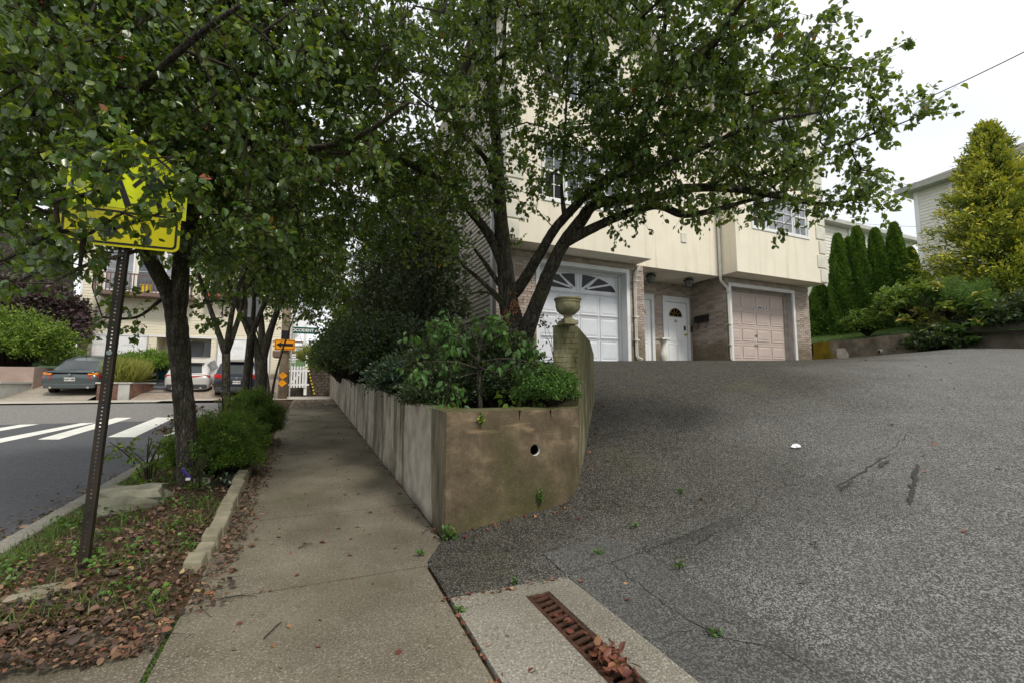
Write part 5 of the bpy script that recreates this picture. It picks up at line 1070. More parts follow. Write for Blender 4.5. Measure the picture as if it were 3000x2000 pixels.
# picket gate
def picket(x0, x1, y, z0, z1):
    g_ = thing('picket_gate', 'white picket gate with pointed post at the end of the sidewalk', 'gate', (x0, y, z0)); n = 6
    for i in range(n):
        x = x0+(x1-x0)*(i+.5)/n; w_ = .045; MB().poly([(x-w_, y, z0), (x+w_, y, z0), (x+w_, y, z1-.08), (x, y, z1), (x-w_, y, z1-.08)], (0, .025, 0)).build('picket', 'vinyl', g_)
    MB().box(x0-.05, x1+.1, y+.026, y+.06, z0+.1, z0+.19).box(x0-.05, x1+.1, y+.026, y+.06, z1-.32, z1-.23).bar((x0+.05, y+.04, z0+.2), (x1-.3, y+.04, z1-.33), .08, .02, up=(0, 1, 0)).build('rail', 'vinyl', g_)
    xp = x1-.08; MB().box(xp-.07, xp+.07, y+.061, y+.2, z0-.4, z1+.35).build('post', 'vinyl', g_); MB().lathe((xp, y+.13, z1+.35), [(.09, 0), (.09, .04), (.05, .08), (.06, .13), (.01, .22)], 8).build('finial', 'vinyl', g_)
a, b = PY(848, 1134, 26.4), PY(902, 1070, 26.4); picket(a.x, b.x, 26.4, a.z, b.z)
bw = thing('block_wall', 'dark weathered block retaining wall right of the white picket gate', 'retaining wall', (.5, 27, .8)); a, b = PY(897, 1155, 27), PY(975, 1057, 27)
MB().box(a.x-.1, 1.6, 27.0, 27.4, .5, b.z).build('wall', 'darkblock', bw); m = MB(); z = .82; k = 0
while z < b.z-.1:
    x = a.x-.1+(k % 2)*-.15
    while x < 1.5: x2 = min(x+.32, 1.5); m.box(max(x, a.x-.1)+.012, x2-.012, 26.95-random.uniform(0, .02), 26.999, z+.01, z+.145); x += .33
    z += .155; k += 1
m.build('blocks', 'darkblock', bw, kind='stuff')
gg = thing('guy_wire_guard', 'yellow and black striped guy wire guard leaning in front of the dark block wall', 'cable guard', (.4, 26.8, .85)); a, b = PY(894, 1042, 26.75), PY(921, 1153, 26.75)
for k in range(24): MB().tube([a.lerp(b, k/24), a.lerp(b, (k+1)/24)], .038, 8, mi=0).build('band', 'yellowp' if k % 2 else 'black', gg)
MB().tube([a, a+(a-b)*3], .008, 5).build('wire', 'black', gg)
# terrace, steps and lattice behind the gate
dk = thing('raised_deck', 'red brown deck with white lattice skirt and white railing above the garden steps', 'deck', (-.6, 29, 1.5)); a, b = PY(858, 993, 29), PY(890, 1030, 29)
MB().box(a.x-1.0, b.x, 29, 31, b.z-.3, b.z+.02).box(a.x-1.0, b.x, 29.02, 29.06, b.z+.25, b.z+.33).box(a.x-1.0, b.x, 29.02, 29.06, b.z+.5, b.z+.6).build('boards', 'redpaint' if 0 else 'balcony', dk)
c0, c1 = PY(852, 972, 29.3), PY(881, 995, 29.3)
m = MB()
for k in range(-6, 14):
    x = c0.x+(c1.x-c0.x)*k/7
    for sg in (-1, 1):
        p, q_ = Vector((x, 29.3, c1.z)), Vector((x+sg*(c0.z-c1.z), 29.3, c0.z))
        if min(p.x, q_.x) > c0.x-.25 and max(p.x, q_.x) < c1.x+.12: m.bar(p, q_, .035, .01, up=(0, 1, 0))
m.build('lattice', 'vinyl', dk)
r0, r1 = PY(850, 940, 29.3), PY(900, 957, 29.3)
for k in range(14): x = r0.x+(r1.x-r0.x)*k/13; MB().box(x-.025, x+.025, 29.3, 29.35, r1.z-.1, r0.z+.5).build('baluster', 'vinyl', dk)
MB().box(r0.x-.1, r1.x+.1, 29.28, 29.37, r1.z-.2, r1.z-.1).box(r0.x-.1, r1.x+.1, 29.28, 29.37, r0.z+.5, r0.z+.58).build('rail', 'vinyl', dk); MB().box(b.x-.05, b.x+.12, 28.95, 29.1, b.z-.1, r1.z).build('post', 'vinyl', dk)
gs = thing('garden_steps', 'grey garden steps climbing behind the white picket gate', 'steps', (-.5, 28, 1))
for k in range(8): y = 27.2+.24*k; z = 1.0+.19*k; MB().box(-1.2, .25, y, y+.3, z-.3, z).build('step', 'darkblock', gs)
ch = thing('folded_garden_chairs', 'small white slatted garden chair seen above the picket gate', 'chair', (-.7, 27.1, 2)); a, b = PY(852, 1034, 27.0), PY(866, 1062, 27.0)
for k in range(4): MB().box(a.x, b.x, 27.0, 27.03, b.z+(a.z-b.z)*k/4, b.z+(a.z-b.z)*(k+.7)/4).build('slat', 'vinyl', ch)
MB().box(a.x, a.x+.04, 27.04, 27.08, b.z-.3, a.z).box(b.x-.04, b.x, 27.04, 27.08, b.z-.3, a.z).build('frame', 'vinyl', ch)
# ------------------------------------------------------------------ warning sign with its leaning perforated post
ps = thing('crossing_sign_post', 'leaning dark steel perforated post carrying the yellow green crossing sign', 'sign post', (-1.29, 3.9, .13))
p0, p1 = Vector((-1.29, 3.93, .05)), Vector((-1.185, 3.93, 3.02)); ax = (p1-p0).normalized(); sx_ = Vector((1, 0, 0)); W2 = .0255
m = MB()
m.bar(p0-sx_*.024, p1-sx_*.024, .004, .05, up=(0, 1, 0)); m.bar(p0+sx_*.024, p1+sx_*.024, .004, .05, up=(0, 1, 0))   # sides
m.build('tube_sides', 'post', ps)
# front face with real holes, and a left face strip with holes
def perf(o0, dirx, ny, name):
    m = MB(); n = int((p1-p0).length/.0254); hw_ = .0255; r = .0055; dz = .0254
    for k in range(n):
        c_ = o0+ax*(dz*(k+.5)); ring = []
        for q_ in range(8): a_ = math.pi/8+2*math.pi*q_/8; ring.append(c_+dirx*(r*math.cos(a_))+ax*(r*math.sin(a_)))
        ctr = [c_+dirx*hw_*x+ax*dz/2*z for x, z in ((1, .4), (.4, 1), (-.4, 1), (-1, .4), (-1, -.4), (-.4, -1), (.4, -1), (1, -.4))]
        cor = [c_+dirx*hw_*x+ax*dz/2*z for x, z in ((1, 1), (-1, 1), (-1, -1), (1, -1))]
        m.add(ring+ctr+cor, [(q_, (q_+1) % 8, (q_+1) % 8+8, q_+8) for q_ in range(8)]+[(8, 16, 9), (10, 17, 11), (12, 18, 13), (14, 19, 15)])
    return m.build(name, 'post', ps)
perf(p0+Vector((0, -.0255, 0)), sx_, 0, 'perforated_face')
for z_, r_ in ((1.52, .017), (2.45, .012), (2.9, .012)):
    c_ = p0+ax*z_; MB().tube([c_+Vector((0, -.028, 0)), c_+Vector((0, -.036, 0))], r_, 8).build('bolt', 'chrome' if r_ < .015 else 'frost', ps)
cs = thing('crossing_sign', 'fluorescent yellow green pentagon crossing sign half hidden by the pear leaves', 'sign', (-1.2, 3.88, 2.8))
SYN = 3.885; lx, rx = -1.53, -.86; cxs = (lx+rx)/2
def pent(gr, y, x0=lx, x1=rx, z0=2.53, z1=2.84, zt=3.12): g_ = gr; return [(x0+g_, y, z0+g_), (x1-g_, y, z0+g_), (x1-g_, y, z1-g_*.4), ((x0+x1)/2, y, zt-g_*1.5), (x0+g_, y, z1-g_*.4)]
MB().poly(pent(0, SYN), (0, .003, 0)).build('plate', 'lime', cs, bevel=.001)
def ringpoly(m, P, Q, d=(0, .0012, 0)):
    n = len(P)
    for i in range(n): m.poly([P[i], P[(i+1) % n], Q[(i+1) % n], Q[i]], d)
m = MB(); ringpoly(m, pent(.022, SYN-.003), pent(.036, SYN-.003)); m.build('border', 'signblack', cs)
def figure(x, z, s_, fl=1):
    m = MB(); y = SYN-.004; P = lambda *q_: [(x+fl*a*s_, y, z+b*s_) for a, b in q_]
    n = 12; m.poly([(x+s_*.07*math.cos(2*math.pi*k/n), y, z+s_*(.92+.07*math.sin(2*math.pi*k/n))) for k in range(n)], (0, .0012, 0))
    m.poly(P((-.1, .8), (.1, .8), (.1, .48), (-.08, .46)), (0, .0012, 0)); m.poly(P((.02, .47), (.1, .49), (.26, .05), (.17, .02)), (0, .0012, 0)); m.poly(P((-.08, .46), (.02, .47), (-.14, .02), (-.24, .03)), (0, .0012, 0)); m.poly(P((-.1, .8), (-.06, .72), (-.26, .46), (-.31, .52)), (0, .0012, 0)); m.poly(P((.1, .8), (.1, .7), (.25, .52), (.3, .58)), (0, .0012, 0)); m.build('walking_figure', 'signblack', cs)
figure(-1.28, 2.57, .40); figure(-1.08, 2.57, .33)
ap = thing('arrow_plaque', 'amber yellow rectangular plaque with black border mounted below the crossing sign', 'sign', (-1.2, 3.88, 2.45))
px0, px1, pz0, pz1 = -1.55, -.885, 2.29, 2.56
def rr(x0, x1, z0, z1, r, y, n=5):
    P = []
    for cx_, cz_, a0 in ((x1-r, z0+r, -90), (x1-r, z1-r, 0), (x0+r, z1-r, 90), (x0+r, z0+r, 180)):
        for k in range(n+1): a_ = R(a0+90*k/n); P.append((cx_+r*math.cos(a_), y, cz_+r*math.sin(a_)))
    return P
MB().poly(rr(px0, px1, pz0, pz1, .04, SYN-.012), (0, .003, 0)).build('plate', 'amber', ap)
m = MB(); ringpoly(m, rr(px0+.016, px1-.016, pz0+.016, pz1-.016, .03, SYN-.015), rr(px0+.03, px1-.03, pz0+.03, pz1-.03, .022, SYN-.015)); m.build('border', 'signblack', ap)
m = MB(); y = SYN-.016; m.poly([(-1.10, y, 2.49), (-1.06, y, 2.52), (-1.26, y, 2.40), (-1.30, y, 2.42)][::1], (0, .001, 0)); m.poly([(-1.34, y, 2.35), (-1.20, y, 2.36), (-1.29, y, 2.46)], (0, .001, 0)); m.build('arrow', 'signblack', ap)
# ------------------------------------------------------------------ strip: stones, edging
def rockmesh(name, c, s_, mat, par=None, seed=0, flat=.55):
    import bmesh
    bm = bmesh.new(); bmesh.ops.create_cube(bm, size=1); bmesh.ops.subdivide_edges(bm, edges=bm.edges[:], cuts=3, use_grid_fill=True)
    from mathutils import noise
    for v in bm.verts:
        q_ = v.co*1.0; n_ = noise.noise_vector(q_*2.2+Vector((seed, 0, 0)))*.16+noise.noise_vector(q_*6+Vector((seed, 3, 0)))*.04; v.co = (q_*.88+q_.normalized()*.08)+n_; v.co = Vector((v.co.x*s_[0], v.co.y*s_[1], v.co.z*s_[2]))+Vector(c)-(Vector(par['_o']) if par else Vector((0, 0, 0)))
    me = bpy.data.meshes.new(name); bm.to_mesh(me); bm.free(); me.materials.append(MAT[mat]); o = bpy.data.objects.new(name, me); COL.objects.link(o)
    if par: o.parent = par
    return o
tag(rockmesh('boulder', (-1.48, 5.5, .27), (.50, .36, .25), 'stone', seed=2), 'large flat grey boulder lying in the tree strip behind the sign post', 'rock')
tag(rockmesh('rock', (-1.36, 3.62, .15), (.24, .16, .06), 'block', seed=5), 'flat broken concrete piece on the leaf litter left of the sign post foot', 'rock')
tag(rockmesh('rock', (-1.05, 6.2, .27), (.16, .12, .09), 'stone', seed=8), 'small grey stone between the big tree trunk and the edging stones', 'rock')
tag(rockmesh('rock', (-.98, 4.02, .15), (.16, .09, .04), 'block', seed=9), 'thin pale stone sliver half buried in fallen leaves near the edging stones', 'rock')
te = thing('stone_edging', 'row of tilted grey edging blocks bordering the tree strip along the sidewalk', 'edging', (-.6, 5, .2)); y = 3.72; k = 0
while y < 6.9:
    L = random.uniform(.17, .27); x = -.655+.03*math.sin(y*1.7)+random.uniform(-.015, .015); zt = .115 if k > 1 else .08
    z = hs(0, y); ro = random.uniform(-.06, .06); dz = random.uniform(-.012, .012)
    P = [(x-.065, y+.01, z-.06), (x+.06, y+.005, z-.06), (x+.065+ro*.2, y+L-.01, z-.06), (x-.06, y+L-.01, z-.06), (x-.055, y+.02, z+zt+dz), (x+.05, y+.012, z+zt-.01+dz), (x+.055, y+L-.02, z+zt+dz+.012), (x-.05, y+L-.02, z+zt+dz+.02)]
    MB().hexa(P).build('edging_stone', 'block', te, bevel=.012); y += L+.008; k += 1
bt = thing('purple_wrapper', 'crumpled purple and white snack wrapper at the foot of the big street tree', 'litter', (-1.17, 6.05, .3)); p = PY(547, 1385, 5.95); MB().add([(p.x-.045, 5.93, p.z+.05), (p.x-.02, 5.92, p.z+.06), (p.x+.02, 5.9, p.z-.01), (p.x+.05, 5.92, p.z-.045), (p.x+.03, 5.94, p.z-.07), (p.x-.01, 5.93, p.z-.03), (p.x+.005, 5.89, p.z+.02)], [(0, 5, 6, 1), (1, 6, 2), (6, 5, 4, 2), (2, 4, 3)]).build('wrapper', 'purpleplastic', bt) if 'purpleplastic' in MAT else None
MAT['purpleplastic'] = plain('purple_foil', (.10, .05, .30), .3); MB().hexa([(p.x-.05, 5.95, p.z+.03), (p.x-.03, 5.91, p.z+.05), (p.x+.05, 5.9, p.z-.06), (p.x+.03, 5.95, p.z-.075), (p.x-.045, 5.93, p.z+.07), (p.x-.01, 5.9, p.z+.06), (p.x+.06, 5.88, p.z-.035), (p.x+.04, 5.92, p.z-.04)]).build('foil', 'purpleplastic', bt, bevel=.004); MB().box(p.x+.01, p.x+.05, 5.868, 5.878, p.z-.06, p.z-.035).build('label_band', 'vinyl', bt)
# white paper scrap on the driveway
def dpt(px, py):
    r = ray(px, py); t_ = 1.0
    for _ in range(4000):
        x, y, z = r[0]*t_, r[1]*t_, CH+r[2]*t_
        if z < (hd(x, y) if x > .8 else hs(x, y)): break
        t_ += .004
    return Vector((x, y, z))
p = dpt(2333, 1311); wp = MB(); vs = []; n = 9
for k in range(n): a_ = 2*math.pi*k/n; r_ = .055*random.uniform(.5, 1.1); x, y = p.x+r_*math.cos(a_)*1.3, p.y+r_*math.sin(a_); vs.append((x, y, hd(x, y)+.012+random.uniform(0, .02)))
wp.add([(p.x, p.y, hd(p.x, p.y)+.03)]+vs, [(0, 1+k, 1+(k+1) % n) for k in range(n)]); tag(wp.build('paper_scrap', 'vinyl'), 'crumpled white paper scrap lying on the asphalt driveway', 'litter')
# ------------------------------------------------------------------ right side garden
GX = 15.05
gw = thing('garden_wall', 'low stained concrete garden wall with yellow algae right of the pink garage', 'retaining wall', (15, 8, 2))
pts = [(14.88, 9.46, PX(2385, 1003, 15).z)]+[(GX, PX(px, py, GX).y, PX(px, py, GX).z) for px, py in ((2450, 997), (2520, 993), (2595, 983), (2656, 977), (2683, 984))]
m = MB()
for a, b in zip(pts[:-1], pts[1:]): m.hexa([(a[0], a[1], 1.5), (b[0], b[1], 1.5), (b[0]+.25, b[1], 1.5), (a[0]+.25, a[1], 1.5), a, b, (b[0]+.25, b[1], b[2]), (a[0]+.25, a[1], a[2])])
m.build('wall', 'algae', gw)
def onx(pp_, x, dx=-.004): return [(x+dx, PX(a, b, x).y, PX(a, b, x).z) for a, b in pp_]
MB().poly(onx([(2375, 1060), (2382, 1042), (2395, 1030), (2430, 1027), (2433, 1035), (2410, 1045), (2400, 1056)], GX-.01), (.003, 0, 0)).build('paint_patch', 'patchpaint', gw); MB().poly(onx([(2437, 1033), (2438, 1020), (2475, 1019), (2486, 1036), (2486, 1057), (2462, 1057), (2450, 1042)], GX), (.003, 0, 0)).build('paint_patch', 'patchpaint', gw)
p = PX(2579, 1028, GX); n = 16; m = MB(); m.tube([(GX+.1, p.y, p.z), (GX-.07, p.y, p.z-.01)], .055, 16); m.build('drain_pipe', 'greywall', gw, smooth=True); MB().tube([(GX-.072, p.y, p.z-.01), (GX-.074, p.y, p.z-.01)], .043, 16).build('pipe_shade_disc', 'black', gw)  # pipe end is solid; a black disc paints the shade of its opening
g2 = thing('garden_wall', 'taller grey concrete garden wall under the golden cypress at the right edge', 'retaining wall', (16, 5, 2)); xw = 15.6
pts = [(xw, PX(px, py, xw).y, PX(px, py, xw).z) for px, py in ((2740, 958), (2862, 942), (2923, 940), (3000, 944), (3150, 948))]
m = MB()
for a, b in zip(pts[:-1], pts[1:]): m.hexa([(a[0], a[1], 1.5), (b[0], b[1], 1.5), (b[0]+.25, b[1], 1.5), (a[0]+.25, a[1], 1.5), a, b, (b[0]+.25, b[1], b[2]), (a[0]+.25, a[1], a[2])])
m.build('wall', 'algaedark' if 0 else 'algae2', g2) if 'algae2' in MAT else m.build('wall', plain('old_grey_concrete', (.15, .13, .105), .9, .35, 3, bump=.5), g2)
sheet('lawn', 'lawn', fr(15.25, 45, 12), [2, 4, 6.5, 7, 8, 9.5, 12, 20, 30], lambda x, y: 2.73+.16*min(x-15.25, 6)+.02*(y-9))
# beige house on the right
h4 = thing('beige_siding_house', 'pale beige siding house behind the golden cypress on the right', 'house', (24, 8, 3)); X4 = 24.0
yc = PX(2680, 600, X4).y; zt = PX(2674, 555, X4).z-.15
MB().box(X4+.005, 34, -6, yc, 2, zt).build('wall', 'siding_beige', h4); z = 3.2; k = 0
while z < zt-.1: MB().hexa([(X4-.022, 0, z), (X4+.004, 0, z), (X4+.004, yc, z), (X4-.022, yc, z), (X4-.004, 0, z+.14), (X4+.004, 0, z+.14), (X4+.004, yc, z+.14), (X4-.004, yc, z+.14)]).build('siding_board', 'siding_beige', h4); z += .14
MB().box(X4-.03, X4+.004, yc-.14, yc+.02, 2.6, zt).build('corner_trim', 'vinyl', h4)
MB().hexa([(X4-.5, -6, zt-.02), (34, -6, zt-.02), (34, yc+.45, zt-.02), (X4-.5, yc+.45, zt-.02), (X4-.55, -6, zt+.16), (34, -6, zt+.16), (34, yc+.5, zt+.16), (X4-.55, yc+.5, zt+.16)]).build('eave', 'greywall', h4)
MB().hexa([(X4-.55, -6, zt+.17), (34, -6, zt+.17), (34, yc+.5, zt+.17), (X4-.55, yc+.5, zt+.17), (X4+3.2, -3, zt+1.8), (32, -3, zt+1.8), (32, yc-3.2, zt+1.8), (X4+3.2, yc-3.2, zt+1.8)]).build('roof', 'roofing', h4)
a, b = PX(2780, 540, X4), PX(2800, 640, X4); o = MB().box(X4-.05, X4-.023, a.y-1.0, a.y, b.z, a.z).build('window', 'vinyl', h4); MB().box(X4-.056, X4-.051, a.y-.92, a.y-.1, b.z+.08, a.z-.08).build('pane', 'curtain', o)
# small house behind the hedge
h5 = thing('small_siding_house', 'small cream siding house with grey roof showing behind the tall green hedge', 'house', (29, 16, 3)); a, b = PY(2405, 655, 16), PY(2560, 690, 16)
MB().box(a.x-1, 36, 16.005, 24, 3, a.z).build('wall', 'siding_beige', h5); boards(h5, a.x-1, 31, 4.5, a.z, 16, 'siding_beige', .19)
MB().hexa([(a.x-1.3, 15.5, a.z), (36.4, 15.5, a.z), (36.4, 24.4, a.z), (a.x-1.3, 24.4, a.z), (a.x-1.3, 15.5, a.z+.22), (36.4, 15.5, a.z+.22), (36.4, 24.4, a.z+.22), (a.x-1.3, 24.4, a.z+.22)]).build('eave', 'greywall', h5)
MB().hexa([(a.x-1.2, 15.6, a.z+.23), (36.3, 15.6, a.z+.23), (36.3, 24.3, a.z+.23), (a.x-1.2, 24.3, a.z+.23), (a.x-1.2, 19.5, a.z+1.9), (33, 19.5, a.z+1.9), (33, 20, a.z+1.9), (a.x-1.2, 20, a.z+1.9)]).build('roof', 'roofing', h5)
c0 = PY(2488, 690, 15.98); MB().box(c0.x-.12, c0.x+.12, 15.9, 15.965, 4, a.z).build('downspout', 'vinyl', h5)
# cables
def cable(name, label, A, B, sag, r=.012, grp=None):
    pts = [A.lerp(B, k/24)+Vector((0, 0, -sag*4*(k/24)*(1-k/24))) for k in range(25)]; o = MB().tube(pts, r, 6).build(name, 'black', smooth=True); tag(o, label, 'cable', grp)
cable('overhead_cable', 'thick dark overhead cable crossing the sky at the upper right', PD(2330, 440, 15.5), PD(3350, -30, 9.5), .25, .012)
cable('overhead_wire', 'thin wire running across the sky beside the beige house eave, upper one', PD(2500, 575, 30), PD(2860, 485, 18), .1, .008, 'thin wires by the beige house'); cable('overhead_wire', 'thin wire behind the hedge tops in front of the beige house, lower one', PD(2400, 640, 30), PD(2692, 665, 20), .1, .007, 'thin wires by the beige house')
# ------------------------------------------------------------------ trees
rng = np.random.default_rng(5); random.seed(5)
# the big pear tree in the planter
tb_ = PD(1500, 1040, 6.65)
t1 = thing('pear_tree', 'big multi stemmed pear tree rising from the raised planter in front of the duplex', 'tree', (2.75, 6.05, 1.3))
def L(*q): return [PD(a, b, c) for a, b, c, r in q], [r for *_, r in q]
limbs = [
 L((1512, 1085, 6.7, .19), (1508, 980, 6.65, .17), (1492, 900, 6.6, .145), (1483, 820, 6.6, .122), (1474, 715, 6.6, .108), (1462, 570, 6.55, .092), (1457, 443, 6.5, .08), (1440, 290, 6.5, .06), (1430, 150, 6.5, .045), (1436, -20, 6.4, .035), (1450, -200, 6.4, .02)),
 L((1520, 1050, 6.62, .16), (1548, 955, 6.5, .12), (1585, 860, 6.4, .105), (1615, 785, 6.3, .095), (1655, 708, 6.2, .088), (1700, 650, 6.1, .085), (1745, 598, 6.0, .075), (1850, 585, 5.8, .07), (1945, 573, 5.6, .062), (2010, 553, 5.4, .055), (2140, 553, 5.2, .045), (2260, 572, 5.0, .035), (2420, 600, 4.9, .022), (2540, 570, 4.7, .012)),
 L((1650, 712, 6.2, .085), (1740, 668, 6.0, .062), (1804, 638, 5.9, .057), (1868, 616, 5.7, .053), (1930, 603, 5.6, .05), (1995, 628, 5.5, .045), (2060, 624, 5.4, .036), (2150, 600, 5.2, .025), (2300, 560, 5.0, .015)),
 L((1490, 870, 6.6, .12), (1525, 836, 6.5, .085), (1560, 780, 6.4, .075), (1590, 730, 6.3, .07), (1625, 672, 6.2, .066), (1680, 610, 6.0, .06), (1740, 550, 5.8, .055), (1800, 505, 5.6, .05), (1850, 440, 5.4, .045), (1890, 350, 5.1, .038), (1930, 200, 4.8, .03), (1950, 50, 4.5, .02), (1960, -120, 4.2, .012)),
 L((1740, 552, 5.8, .05), (1800, 520, 5.4, .035), (1900, 500, 5.0, .03), (2050, 440, 4.6, .025), (2200, 370, 4.2, .018), (2400, 330, 3.9, .01)),
 L((1890, 350, 5.1, .035), (1980, 250, 4.6, .03), (2080, 150, 4.1, .024), (2150, 40, 3.7, .018), (2250, -80, 3.4, .01)),
 L((1478, 780, 6.6, .10), (1440, 700, 6.6, .075), (1395, 640, 6.5, .06), (1340, 575, 6.4, .055), (1290, 535, 6.3, .05), (1200, 482, 6.1, .045), (1080, 462, 5.9, .035), (950, 430, 5.7, .025), (820, 380, 5.5, .015)),
 L((1462, 600, 6.5, .055), (1430, 480, 6.5, .04), (1360, 400, 6.4, .03), (1280, 330, 6.3, .02), (1180, 250, 6.2, .012)),
 L((1428, 190, 6.5, .04), (1470, 165, 6.3, .03), (1530, 120, 6.1, .022), (1600, 40, 5.8, .012)),
 L((1440, 290, 6.5, .045), (1475, 200, 6.6, .035), (1480, 60, 6.7, .025), (1510, -80, 6.8, .015)),
 L((1500, 900, 6.6, .06), (1455, 865, 6.5, .035), (1400, 815, 6.4, .028), (1350, 770, 6.3, .022), (1300, 700, 6.2, .014)),
 L((1500, 880, 6.6, .05), (1460, 830, 6.6, .04), (1420, 770, 6.5, .03), (1390, 730, 6.4, .022)),
 L((1490, 925, 6.55, .035), (1440, 862, 6.4, .016), (1375, 860, 6.3, .01)),
 L((2260, 520, 5.0, .02), (2400, 455, 4.7, .014), (2540, 400, 4.5, .009), (2640, 362, 4.35, .006), (2720, 330, 4.3, .003)),
 L((1655, 640, 6.1, .04), (1645, 540, 5.9, .02), (1655, 400, 5.7, .015), (1660, 250, 5.5, .01)),
]
def blob(px, py, d, r, dens): p = PD(px, py, d); return (tuple(p), r, dens)
blobs = [blob(2080, 330, 4.9, 1.15, 1.7), blob(2330, 440, 4.9, .85, 1.6), blob(1880, 250, 5.2, 1.0, 1.0), blob(2120, 90, 4.1, .9, 1.6), blob(1720, 480, 5.6, .75, 1.5), blob(1800, 620, 5.5, .5, .6), blob(1760, 90, 5.2, .6, 1.0), tuple([(3.2, 4.6, 7.6), (2.6, 2.2, 1.0), .9]), tuple([(1.2, 3.2, 7.6), (2.2, 2.4, .9), .9]),
         blob(1600, 300, 5.4, .9, .55), blob(1750, 330, 5.3, .6, .9), blob(1650, 130, 5.5, .7, 1.5), blob(1620, 540, 5.8, .5, .9), blob(1530, 230, 5.8, .7, 1.3), blob(1680, 380, 5.6, .55, 1.2), blob(1850, 400, 5.2, .6, 1.3), blob(1800, 180, 5.2, .6, 1.2), blob(1560, 480, 5.9, .5, .7), blob(1760, 420, 5.4, .5, 1.0), blob(2560, 420, 4.6, .40, .9), blob(2050, 520, 5.3, (1.5, .8, .38), 1.5), blob(2560, 380, 4.4, .2, .8), blob(2690, 345, 4.3, .12, 2.5), blob(1430, 100, 6.3, 1.3, .8), blob(1200, 300, 6.1, 1.3, .95), blob(1330, 560, 6.3, .95, 1.7), blob(2480, 320, 4.5, .4, .8),
         blob(1100, 520, 6.0, 1.0, 2.0), blob(1620, 30, 5.6, .7, .4), blob(1950, -150, 4.2, 1.2, 1.3), blob(1500, -200, 5.8, 1.5, 1.0), blob(1480, 430, 6.2, .8, .4), blob(1550, 620, 6.2, .7, .35), blob(2450, 560, 4.9, .5, 1.5), blob(2300, 250, 4.2, .65, 1.9), blob(950, 350, 5.6, .9, 1.6), blob(1330, 720, 6.2, .5, .6),
         blob(1020, 680, 5.9, .6, 1.6), blob(1150, 640, 6.2, .6, 1.6), blob(1900, 480, 5.3, .6, 1.6), blob(1280, 180, 6.0, .9, 1.0), blob(2200, 480, 4.6, .5, 1.4)]
def keep1(p):   # stay outside the house and clear of the doors
    return not (p[1] > 8.3 and p[0] > 3.4) and p[2] > 3.0
n1 = grow(t1, limbs, blobs, spacing=.36, leafn=45, leafsize=.058, keep=keep1, spread=.2, tint=.5, tintsp=.25)
# left street tree with branches overhanging the sidewalk and the camera
t2 = thing('pear_tree', 'nearest street pear tree with a thick forked trunk beside the rounded green shrub', 'tree', (-1.19, 6.2, .2))
limbs = [
 L((556, 1440, 5.15, .15), (552, 1380, 5.15, .112), (545, 1250, 5.15, .105), (532, 1100, 5.15, .10), (522, 980, 5.15, .108), (512, 910, 5.15, .10), (490, 850, 5.1, .082), (462, 800, 5.0, .075), (430, 740, 4.8, .068), (390, 640, 4.5, .06), (330, 500, 4.1, .05), (240, 350, 3.6, .04), (120, 250, 3.1, .03), (-60, 180, 2.7, .018)),
 L((515, 925, 5.15, .10), (528, 850, 5.15, .085), (532, 760, 5.1, .08), (560, 640, 5.0, .07), (620, 500, 4.7, .06), (700, 330, 4.3, .05), (760, 180, 4.0, .035), (800, 0, 3.7, .02)),
 L((532, 740, 5.1, .06), (500, 620, 5.3, .05), (470, 450, 5.4, .04), (430, 250, 5.4, .03), (400, 50, 5.3, .02)),
 L((620, 500, 4.7, .05), (760, 460, 4.3, .04), (900, 440, 4.0, .032), (1050, 400, 3.7, .022), (1200, 300, 3.4, .012)),
 L((330, 500, 4.1, .04), (250, 600, 3.9, .028), (150, 680, 3.7, .02), (20, 760, 3.4, .012)),
 L((590, 560, 4.9, .04), (480, 690, 3.9, .02), (400, 735, 3.3, .014), (260, 775, 2.9, .012), (150, 830, 2.6, .008)),
 L((300, 420, 3.9, .035), (420, 260, 3.2, .026), (560, 120, 2.8, .02), (700, 20, 2.6, .012)),
 L((470, 880, 5.1, .022), (400, 930, 4.7, .014), (300, 930, 4.3, .009)),
 L((560, 900, 5.1, .022), (640, 880, 5.0, .014), (700, 900, 4.9, .009)),
]
blobs = [blob(200, 200, 3.6, 1.0, 1.9), blob(500, 200, 4.2, 1.1, 2.2), blob(780, 250, 4.1, .95, 2.0), blob(60, 420, 3.4, .6, 2.0), blob(420, 80, 2.9, .55, 1.4), blob(760, 60, 2.9, .5, 1.2), blob(120, 100, 2.6, .5, 1.6), blob(330, 330, 3.2, .5, 1.6), blob(560, 330, 3.4, .5, 1.6),
         blob(120, 780, 3.5, (.75, .6, .22), 1.5), blob(1000, 380, 3.8, .55, 1.2), blob(640, 500, 4.6, .7, 2.0), blob(260, 560, 4.6, .9, 1.6), blob(420, 640, 4.4, .5, 1.2), blob(900, 550, 4.6, .6, 1.8), blob(350, 935, 4.5, (.35, .25, .12), 1.0), blob(650, 930, 5.0, (.45, .3, .25), 1.2), blob(60, 620, 4.2, .6, 1.4), blob(80, 250, 4.8, 1.2, 1.4), blob(450, -50, 4.4, 1.2, 1.2),
         blob(300, -200, 4, 1.6, 1.2), blob(900, -50, 4.2, 1.1, 1.5), blob(380, 470, 2.6, (.40, .16, .08), 22), blob(330, 600, 2.7, (.45, .14, .10), 11), blob(240, 690, 2.7, (.36, .12, .06), 13), blob(500, 560, 2.75, (.16, .1, .1), 16), blob(350, 540, 2.75, (.3, .1, .07), 18), blob(60, 850, 2.5, (.25, .2, .1), 1.4), blob(580, 700, 4.7, .4, 1.2), blob(700, 640, 3.2, (.3, .3, .25), .9), blob(1150, 150, 4.2, .8, 1.3), blob(800, 420, 3.4, .5, 1.3), blob(700, 760, 4.8, .5, 1.4), blob(850, 720, 5.2, .5, 1.5)]
